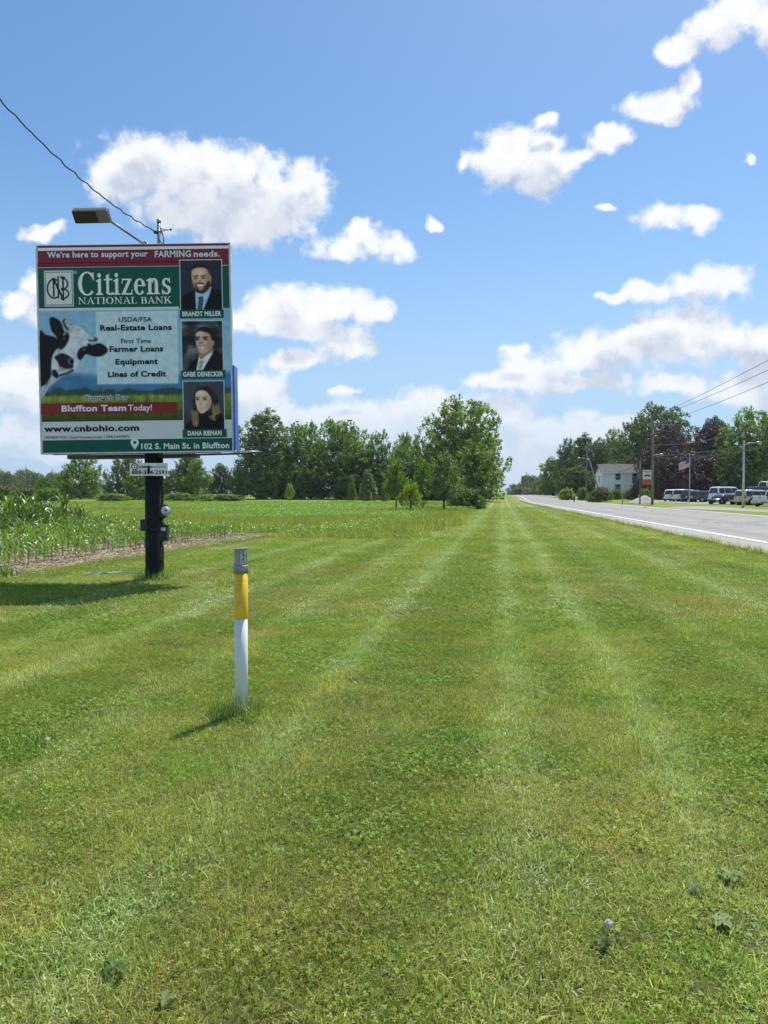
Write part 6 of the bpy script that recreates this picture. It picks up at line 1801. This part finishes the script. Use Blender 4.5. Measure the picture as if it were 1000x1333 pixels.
# wires
GW = {}
def span(a, b, sag, rad, label, group): 
    return wire('overhead_wire', [a, b], rad, m_wire, label, 'overhead wire', group, sag)
m_wire = plain('wire_dark', (.035, .037, .04), .6)
topA = lambda s: bA + Vector((s * 2.9 * .46, -.14, hA - .12 + (.45 if s == 0 else 0)))
topB = lambda s: bB + Vector((s * 2.3 * .46, -.14, hB - .12 + (.45 if s == 0 else 0)))
topC = lambda s: bC + Vector((s * 1.6 * .46, -.14, hC - .12))
nx_ = Vector((20.8 + .14 * 35, 35, Z(25.7, 35)))
for s, lb in ((-1, 'upper wire from the nearest pole to the right edge'), (0, 'middle wire from the nearest pole to the right edge'), (1, 'lowest of the three wires from the nearest pole crossarm to the right edge')):
    e = {-1: at(1183, 368, 35), 0: at(1183, 393, 35), 1: at(1183, 415, 35)}[s]
    span(topA(s), e, .35, .020, lb, None)
for s, lb in ((-1, 'left wire between the two poles with crossarms'), (0, 'upper wire between the two poles with crossarms'), (1, 'right wire between the two poles with crossarms')): span(topB(s), topA(s), 1.4, .022, lb, None)
for s, lb in ((-1, 'left wire from the braced pole to the third pole'), (1, 'right wire from the braced pole to the third pole')): span(topC(s), topB(s), 1.3, .026, lb, None)
def low(P, h, f): return P + Vector((0, -.12, h * f))
span(low(bA, hA, .72), at(1040, 541, 36), .55, .032, 'upper communication cable from the nearest pole across the purple trees', None)
span(low(bA, hA, .585), at(1040, 566, 40), .30, .026, 'middle communication cable crossing the flag pole', None)
span(low(bA, hA, .565), at(1040, 573, 40), .45, .026, 'lower communication cable crossing the lamp post', None)
span(low(bB, hB, .80), low(bA, hA, .80), 1.2, .026, 'higher slack cable between the braced pole and the nearest pole', None)
span(low(bB, hB, .50), low(bA, hA, .62), 1.5, .030, 'lower slack cable passing in front of the house roof', None)
span(low(bC, hC, .62), low(bB, hB, .50), 1.4, .032, 'slack cable between the third pole and the braced pole', None)
span(low(bC, hC, .90), low(bB, hB, .84), 1.0, .026, 'high cable between the third pole and the braced pole', None)
span(low(bD, hD, .93), topC(-1), .5, .026, 'short wire between the third and fourth poles', None)
span(low(bE, hE, .95), low(bD, hD, .95), 1.2, .03, 'far wire running from the fourth pole to the farthest crossarm pole', None)

# ================================================================== sign, flag, mailbox, gravel, small things
SY = 95.0
def metal_sign():
    a = at(836.4, 612.0, SY); b = at(848.2, 630.6, SY); zg = Z(a.x, SY)
    root = empty('roadside_sign', (a.x, SY, zg)); tag(root, 'roadside dealer sign with a red vehicle picture on white above a red panel', 'sign')
    W_ = b.x - a.x; z1 = a.z - zg; z0 = b.z - zg; zm = z0 + (z1 - z0) * .36
    m = MB(); m.box((W_ / 2, 0, (z0 + z1) / 2), (W_ + .10, .22, z1 - z0 + .10), bev=.02); m.build('cabinet', plain('sign_cabinet', (.10, .10, .11), .5), root)
    m = MB(); m.box((W_ / 2, -.115, (zm + z1) / 2), (W_, .01, z1 - zm - .02)); up = m.build('upper_panel', plain('sign_white', (.66, .67, .64), .5), root)
    m = MB(); m.box((W_ / 2, -.115, (zm + z0) / 2), (W_, .01, zm - z0 - .02)); lo = m.build('lower_panel', plain('sign_orange_red', (.62, .09, .035), .5), root)
    mr = plain('sign_red_print', (.42, .03, .025), .5); mk_ = plain('sign_dark_print', (.04, .04, .05), .5)
    zz = (zm + z1) / 2 - .06; s_ = W_ / 1.25
    m = MB(); m.poly([(W_ / 2 + x * s_, -.123, zz + z_ * s_) for x, z_ in ((-.40, -.14), (.42, -.16), (.44, .02), (.20, .07), (.10, .20), (-.18, .22), (-.26, .06), (-.40, .03))]); m.build('vehicle_picture', mr, up)
    for xx in (-.22, .26):
        m = MB(); m.poly([(W_ / 2 + (xx + .09 * cos(2 * pi * k / 12)) * s_, -.126, zz + (-.16 + .09 * sin(2 * pi * k / 12)) * s_) for k in range(12)]); m.build('wheel_print', mk_, up)
    m = MB(); m.poly([(W_ / 2 + x * s_, -.126, zz + z_ * s_) for x, z_ in ((-.16, .08), (.06, .08), (.0, .17), (-.12, .18))]); m.build('window_print', V_grey, up)
    for k, (zt_, l) in enumerate(((z1 - .17, .85), (z1 - .30, .5))):
        m = MB(); m.box((W_ / 2, -.124, zt_), (W_ * l, .004, .05)); m.build('print_line', mk_, up)
    for k in range(2):
        m = MB(); m.box((W_ / 2, -.124, zm - .20 - .18 * k), (W_ * (.7 - .2 * k), .004, .07)); m.build('print_line', mk_, lo)
    xp = at(833.6, 600, SY).x - a.x
    h1 = at(833.6, 600.5, SY).z - zg; m = MB(); m.tube([(xp, .0, -.3), (xp, .0, h1)], [.09, .08], 10); m.build('post', m_bark_l, root)
    xq = at(848.4, 613, SY).x - a.x; m = MB(); m.tube([(xq + .08, .0, -.3), (xq + .08, .0, z1 + .1)], .08, 10); m.build('post', malu, root)
    m = MB(); m.box(((xp + xq) / 2, .02, z0 + .1), (xq - xp, .06, .06)); m.box(((xp + xq) / 2, .02, z1 - .1), (xq - xp, .06, .06)); m.build('bracket', mdark, root)
metal_sign()
# flag
FY = 95.0; t = at(898.2, 593, FY); zg = Z(t.x, FY); hP = t.z - zg
root = empty('flagpole', (t.x, FY, zg)); tag(root, 'slim white flagpole standing in the grass before the parked vehicles', 'flagpole')
m = MB(); m.tube([(0, 0, -.2), (0, 0, hP)], [.06, .04], 10); m.build('pole', malu, root)
m = MB(); m.tube([(0, 0, hP), (0, 0, hP + .05), (0, 0, hP + .12), (0, 0, hP + .16)], [.03, .08, .08, .02], 10); m.build('ball', mgalv, root)
def flag():
    a = at(897.9, 597.2, FY); b = at(881.5, 613.6, FY)
    Wd = 1.95; Hh = (at(0, 597.2, FY).z - at(0, 607.8, FY).z); nx, nz = 40, 26
    root = empty('flag', (t.x, FY, a.z - Hh)); tag(root, 'red white and blue striped flag with stars flying from the flagpole', 'flag')
    def P(i, j): # i along 0..1 from the pole, j 0..1 up
        x = -.05 - i * 1.55; z = j * Hh - .50 * i - .10 * i * i; y = .16 * sin(i * 9 + j * 1.5) * i ** .7 - .35 * i
        return (x + .05 * sin(j * 5 + i * 7) * i, y, z + .05 * sin(i * 11) * i)
    mats = [plain('flag_red', (.55, .03, .045), .8, var=.05), plain('flag_white', (.78, .78, .78), .8, var=.04), plain('flag_blue', (.02, .03, .17), .8, var=.05)]
    for k in range(13):
        z0, z1 = k / 13, (k + 1) / 13; m = MB(); st = .4 if k >= 6 else 0.0; n = 24
        vs = []
        for q in range(n + 1):
            i = st + (1 - st) * q / n; vs += [P(i, z0), P(i, z1)]
        m.add(vs, [(2 * q, 2 * q + 2, 2 * q + 3, 2 * q + 1) for q in range(n)], True); m.build('stripe', mats[0] if k % 2 == 0 else mats[1], root)
    m = MB(); n = 12; vs = [P(.4 * q / n, 6 / 13 + (7 / 13) * w_ / 6) for q in range(n + 1) for w_ in range(7)]
    m.add(vs, [(q * 7 + w_, q * 7 + 7 + w_, q * 7 + 8 + w_, q * 7 + w_ + 1) for q in range(n) for w_ in range(6)], True); can = m.build('canton', mats[2], root)
    m = MB()
    for rr_ in range(5):
        for cc_ in range(6):
            c = Vector(P(.033 + cc_ * .066, 6 / 13 + (7 / 13) * (.1 + rr_ * .2))); 
            pts = []
            for q in range(10): r_ = .026 if q % 2 == 0 else .011; pts.append((c.x + r_ * sin(q * pi / 5), c.y - .006, c.z + r_ * cos(q * pi / 5)))
            m.poly(pts)
    s = m.build('star', mats[1], can); tag(s, kind='stuff')
flag()
# mailbox
x = at(747.6, 645, 130).x; zg = Z(x, 130); root = empty('mailbox', (x, 130, zg)); tag(root, 'grey rounded mailbox on a dark post across the road', 'mailbox')
m = MB(); m.box((0, 0, .45), (.24, .24, 1.0)); m.build('post', mdark, root)
m = MB(); P_ = []; 
for y in (-.32, .32):
    for k in range(9): a_ = pi * k / 8; P_.append((.22 * cos(a_), y, 1.12 + .22 * sin(a_)))
    P_ += [(-.22, y, .92), (.22, y, .92)]
fs = [tuple(range(10, -1, -1)), tuple(range(11, 22))] + [(k, (k + 1) % 11, 11 + (k + 1) % 11, 11 + k) for k in range(11)]
m.add(P_, fs); m.build('box', plain('mailbox_grey', (.34, .35, .36), .4, .4), root)
m = MB(); m.box((.25, -.1, 1.30), (.02, .05, .22)); m.build('flag', plain('mail_flag_red', (.5, .05, .04), .5), root)
# small leaning marker post by the road and delineator
x = at(810.5, 655, 92).x; zg = Z(x, 92); root = empty('leaning_post', (x, 92, zg)); tag(root, 'short dark leaning post in the grass left of the gravel heap', 'post')
m = MB(); m.tube([(-.10, 0, -.1), (.12, 0, 1.0)], .055, 8); m.build('post', mdark, root); m = MB(); m.box((.15, -.03, 1.02), (.16, .05, .34)); m.build('plate', plain('dull_green_plate', (.07, .10, .07), .6), root)
# gravel heap
def heap():
    cx, cy = at(838, 650, 99).x, 99.0; zg = Z(cx, cy); n = 26; vs = []; fs = []; rr = np.random.default_rng(3)
    g = np.linspace(-1, 1, n); Xg, Yg = np.meshgrid(g, g)
    for j in range(n):
        for i in range(n):
            x_, y_ = Xg[j, i], Yg[j, i]; d = sqrt(x_ * x_ + y_ * y_)
            h = max(0, 1 - d ** 1.25) * (.75 + .5 * float(fbm2(x_ * 2 + 5, y_ * 2 + 5, 3, 44))) - .04 + .05 * rr.random() * (d < .95)
            h *= 1 + .25 * float(np.exp(-((x_ - .3) / .3) ** 2))
            vs.append((x_ * 2.15, y_ * 1.7, h * .92))
    for j in range(n - 1):
        for i in range(n - 1): a = j * n + i; fs.append((a, a + 1, a + n + 1, a + n))
    m = MB(); m.add(vs, fs); o = m.build('gravel_heap', m_gravel('heap_gravel', (.33, .32, .295), (.50, .49, .46))); o.location = (cx, cy, zg); tag(o, 'low heap of pale gravel beside the nearest utility pole', 'gravel heap')
heap()
# litter on the road
x = at(840.5, 663.5, 72).x; m = MB(); m.box((x, 72, sheet_z(x - float(road_x(72)), 72) + .06), (.3, .2, .10), rot=Matrix.Rotation(.4, 3, 'Z'), bev=.02)
tag(m.build('paper_scrap', plain('paper', (.7, .7, .68), .8)), 'white scrap lying on the road surface', 'litter')

# ================================================================== vehicles
m_glass = plain('car_glass', (.010, .012, .015), .08, var=.1, spec=.8)
m_tyre = plain('tyre_rubber', (.014, .014, .015), .8, var=.3)
m_rim = plain('alloy_rim', (.42, .43, .44), .35, .7, var=.1)
m_red = plain('tail_light_red', (.42, .012, .014), .25, var=.1, spec=.7)
m_chr = plain('chrome', (.6, .6, .62), .15, 1.0, var=.1)
m_hl = plain('headlight', (.65, .68, .7), .12, .2, spec=.8)
def paint(name, c, metal=.0): return plain(name, c, .32, metal, var=.05, scale=1.5, coat=.8)
PT = dict(white=paint('white_paint', (.74, .75, .74)), cream=paint('champagne_paint', (.52, .49, .42), .2), black=paint('black_paint', (.012, .013, .015)), grey=paint('dark_grey_paint', (.055, .06, .068), .3), silver=paint('silver_paint', (.42, .44, .46), .5), navy=paint('navy_paint', (.02, .028, .06), .2))
def loft(m, secs, closed=True):
    """secs: list of (x, ring of (y,z)); makes a closed skin"""
    n = len(secs[0][1]); vs = [(x, y, z) for x, ring in secs for y, z in ring]; fs = []
    for i in range(len(secs) - 1):
        for k in range(n): j = (k + 1) % n; fs.append((i * n + k, i * n + j, (i + 1) * n + j, (i + 1) * n + k))
    fs.append(tuple(range(n - 1, -1, -1))); fs.append(tuple((len(secs) - 1) * n + k for k in range(n)))
    m.add(vs, fs, True)
def vehicle(kind, X, Y, rz, pt, label, L=4.9, Wd=1.95, H=1.85, rack=False, name=None):
    zg = Z(X, Y) + .03; root = empty(name or 'parked_car', (X, Y, zg), rz); tag(root, label, {'pickup': 'pickup truck', 'sedan': 'car', 'van': 'minivan'}.get(kind, 'car'))
    P = PT[pt]; hb = .28; belt = H * (.56 if kind != 'sedan' else .62); w2 = Wd / 2; r_w = .37 if kind != 'sedan' else .32
    def ring(zb, zt, ws=1.0, crown=.03): 
        a = w2 * ws
        return [(-a * .86, zb), (a * .86, zb), (a * .98, zb + .14), (a, (zb + zt) / 2), (a * .97, zt - .08), (a * .88, zt), (0, zt + crown), (-a * .88, zt), (-a * .97, zt - .08), (-a, (zb + zt) / 2), (-a * .98, zb + .14)]
    hood = belt - (.06 if kind in ('suv', 'pickup') else .12)
    rear_top = belt if kind != 'pickup' else belt + .02
    if kind == 'sedan': rear_top = belt - .02
    m = MB(); xs = [(-L / 2, .86, .10, -.12), (-L / 2 + .10, .96, .02, -.03), (-L / 2 + .5, 1, 0, 0), (-.1 * L, 1, 0, 0), (L * .16, 1, 0, 0), (L * .34, 1, 0, -(belt - hood) * .6), (L / 2 - .30, .97, .02, -(belt - hood) - .05), (L / 2 - .06, .90, .06, -(belt - hood) - .14), (L / 2, .82, .12, -(belt - hood) - .24)]
    loft(m, [(x, ring(hb + dz0, (rear_top if x < -.1 * L else belt) + dz, ws)) for x, ws, dz0, dz in xs]); body = m.build('body', P, root)
    # cabin
    if kind in ('suv', 'van'): cx = [(-L * .485, belt), (-L * .455, H - .10), (-L * .40, H), (L * .02, H), (L * .10, H - .06), (L * .28, belt)]; 
    elif kind == 'pickup': cx = [(-L * .10, belt), (-L * .085, H - .08), (-L * .06, H), (L * .10, H), (L * .14, H - .05), (L * .27, belt)]
    else: cx = [(-L * .36, belt - .02), (-L * .22, H - .06), (-L * .14, H), (L * .06, H), (L * .12, H - .05), (L * .29, belt - .02)]
    def cring(z, zb=belt - .04):
        f = (z - belt) / (H - belt + 1e-6); f = max(0, f); a = w2 * (.95 - .20 * f); b = w2 * .95
        return [(-b, zb), (b, zb), ((a + b) / 2, (z + zb) / 2), (a, z - .03), (a * .9, z), (-a * .9, z), (-a, z - .03), (-(a + b) / 2, (z + zb) / 2)]
    m = MB(); loft(m, [(x, cring(max(z, belt - .02))) for x, z in cx]); m.build('cabin', P, root)
    def side_y(z): f = (z - belt) / (H - belt); return w2 * (.95 - .20 * max(0, f)) + .012
    z0w, z1w = belt + .05, H - .17
    xr0, xr1 = cx[0][0], cx[2][0]; xf1, xf0 = cx[3][0], cx[5][0]
    def xat(z, front): # x of cabin ends at height z
        pts = cx[:3] if not front else [cx[5], cx[4], cx[3]]
        return float(np.interp(z, [p[1] for p in pts], [p[0] for p in pts]))
    divs = {'suv': [0, .30, .66, 1], 'van': [0, .32, .66, 1], 'pickup': [0, .45, 1], 'sedan': [0, .5, 1]}[kind]
    for s_ in (-1, 1):
        a0, b0 = xat(z0w, 0) + .14, xat(z0w, 1) - .16; a1, b1 = xat(z1w, 0) + .10, xat(z1w, 1) - .08
        for p, q in zip(divs[:-1], divs[1:]):
            g = .035
            pts = [(a0 + (b0 - a0) * p + g, z0w), (a0 + (b0 - a0) * q - g, z0w), (a1 + (b1 - a1) * q - g, z1w), (a1 + (b1 - a1) * p + g, z1w)]
            m = MB(); m.add([(x, s_ * side_y(z), z) for x, z in pts] + [(x, s_ * (side_y(z) - .03), z) for x, z in pts], [(0, 1, 2, 3), (0, 4, 5, 1), (1, 5, 6, 2), (2, 6, 7, 3), (3, 7, 4, 0)]); m.build('side_window', m_glass, root)
    for fr in (0, 1):
        zz0, zz1 = belt + .06, H - .14; sg = 1 if fr else -1
        m = MB(); x0, x1 = xat(zz0, fr) + sg * .02, xat(zz1, fr) + sg * .03; y0, y1 = side_y(zz0) - .16, side_y(zz1) - .16
        m.poly([(x0, -y0, zz0), (x0, y0, zz0), (x1, y1, zz1), (x1, -y1, zz1)]); m.build('windscreen' if fr else 'rear_window', m_glass, root)
    if kind == 'pickup':
        m = MB(); bx0, bx1 = -L / 2 + .07, -L * .11; m.box(((bx0 + bx1) / 2, 0, belt + .06), (bx1 - bx0, Wd - .30, .02)); m.build('bed_floor', m_tyre, root)
        for s_ in (-1, 1): m = MB(); m.box(((bx0 + bx1) / 2, s_ * (w2 - .10), belt + .10), (bx1 - bx0, .10, .14), bev=.02); m.build('bed_side', P, root)
        m = MB(); m.box((-L / 2 - .01, 0, belt - .18), (.06, Wd * .80, .52), bev=.02); tg = m.build('tailgate', P, root)
        m = MB(); m.box((-L / 2 - .045, 0, belt - .03), (.02, .24, .07)); m.build('handle', m_tyre, tg)
    for sx in (-1, 1):
        wx = sx * L * .31 - (.05 if sx > 0 else 0)
        for s_ in (-1, 1):
            m = MB(); m.tube([(wx, s_ * (w2 - .06), r_w), (wx, s_ * (w2 + .006), r_w)], r_w * 1.17, 20); m.build('wheel_arch', m_tyre, body)
            m = MB(); m.tube([(wx, s_ * (w2 - .22), r_w), (wx, s_ * (w2 - .02), r_w), (wx, s_ * (w2 + .02), r_w)], [r_w, r_w, r_w * .93], 20); wh = m.build('wheel', m_tyre, root)
            m = MB(); m.tube([(wx, s_ * (w2 + .0), r_w), (wx, s_ * (w2 + .032), r_w)], [r_w * .64, r_w * .58], 14); m.build('rim', m_rim, wh)
    for s_ in (-1, 1):
        m = MB(); th = .42 if kind in ('van', 'suv') else .26; m.box((-L / 2 + .06, s_ * (w2 - .13), belt - .10 if kind != 'van' else belt - .05), (.14, .18, th), bev=.03); m.build('tail_light', m_red, root)
        m = MB(); m.box((L / 2 - .12, s_ * (w2 - .24), hood - .22), (.18, .30, .16), bev=.04); m.build('headlight', m_hl, root)
        m = MB(); m.box((L * .20, s_ * (w2 + .07), belt + .10), (.12, .16, .13), bev=.03); m.build('mirror', P, root)
        if kind in ('suv', 'van', 'sedan'):
            for q in (-.02, .16): m = MB(); m.box((L * q, s_ * (w2 + .006), belt - .16), (.14, .02, .035)); m.build('door_handle', m_chr, root)
    m = MB(); m.box((-L / 2 - .03, 0, hb + .20), (.16, Wd * .86, .20), bev=.04); m.build('rear_bumper', m_chr if kind == 'pickup' else P, root)
    m = MB(); m.box((L / 2 - .02, 0, hb + .18), (.14, Wd * .80, .20), bev=.04); m.build('front_bumper', P, root)
    m = MB(); m.box((-L / 2 - .125, 0, hb + .42 if kind != 'pickup' else hb + .2), (.02, .31, .15)); m.build('licence_plate', V_grey, root)
    m = MB(); m.box((L / 2 - .0, 0, hood - .30), (.05, Wd * .42, .18)); m.build('grille', m_tyre, root)
    if rack:
        for s_ in (-1, 1): m = MB(); m.tube([(-L * .38, s_ * w2 * .62, H + .03), (-L * .36, s_ * w2 * .62, H + .08), (L * .02, s_ * w2 * .62, H + .08), (L * .05, s_ * w2 * .62, H + .03)], .02, 6); m.build('roof_rail', m_tyre, root)
    return root
def vat(px, Y): return at(px, 655, Y).x
R_ = radians
vehicle('suv', vat(877.5, 108), 108.0, R_(52), 'white', 'small white van first at the left end of the parked row, seen from behind', L=4.3, H=1.75)
vehicle('suv', vat(889, 106), 106.0, R_(50), 'white', 'white vehicle second from the left in the parked row', L=4.4, H=1.78)
vehicle('suv', vat(902, 103), 103.0, R_(46), 'navy', 'dark vehicle behind the flagpole in the parked row', L=4.5, H=1.72)
vehicle('suv', vat(916, 101), 101.0, R_(24), 'grey', 'dark grey vehicle between the flagpole and the big white one', L=4.4, H=1.60)
vehicle('suv', vat(953, 95), 96.0, R_(16), 'white', 'big white long vehicle with roof rails in the middle of the row', L=5.1, H=2.12, Wd=2.0, rack=True)
vehicle('sedan', vat(943, 86), 86.5, R_(205), 'navy', 'low dark car in front of the big white vehicle', L=3.6, H=1.18, Wd=1.6)
vehicle('pickup', vat(960, 86), 84.0, R_(40), 'black', 'black pickup truck with a red tail light left of the lamp post', L=4.9, H=1.75)
vehicle('van', vat(994, 80), 81.5, R_(14), 'cream', 'champagne coloured minivan with red tail light right of the lamp post', L=4.8, H=1.72, name='parked_minivan')
vehicle('pickup', vat(1017, 73), 74.0, R_(28), 'white', 'white pickup truck with its tailgate cut by the right edge', L=5.2, H=1.70)
vehicle('suv', vat(1000, 98), 99.0, R_(16), 'navy', 'dark vehicle with roof rails behind the champagne minivan', L=4.8, H=2.15, rack=True)
vehicle('van', vat(1012, 110), 110.0, R_(10), 'white', 'tall white box body behind the vehicles at the right edge', L=5.5, H=3.0, Wd=2.2, name='parked_van')

# ================================================================== air
hz_ = M('pale_air'); v_ = hz_.n('ShaderNodeVolumePrincipled'); v_.inputs['Color'].default_value = (.86, .91, 1.0, 1); v_.inputs['Density'].default_value = HAZE_D
hz_.nt.links.new(v_.outputs[0], hz_.out.inputs['Volume'])
m = MB(); m.box((60, 330, 17), (900, 900, 38)); hb_ = m.build('haze', hz_.m); tag(hb_, kind='stuff')
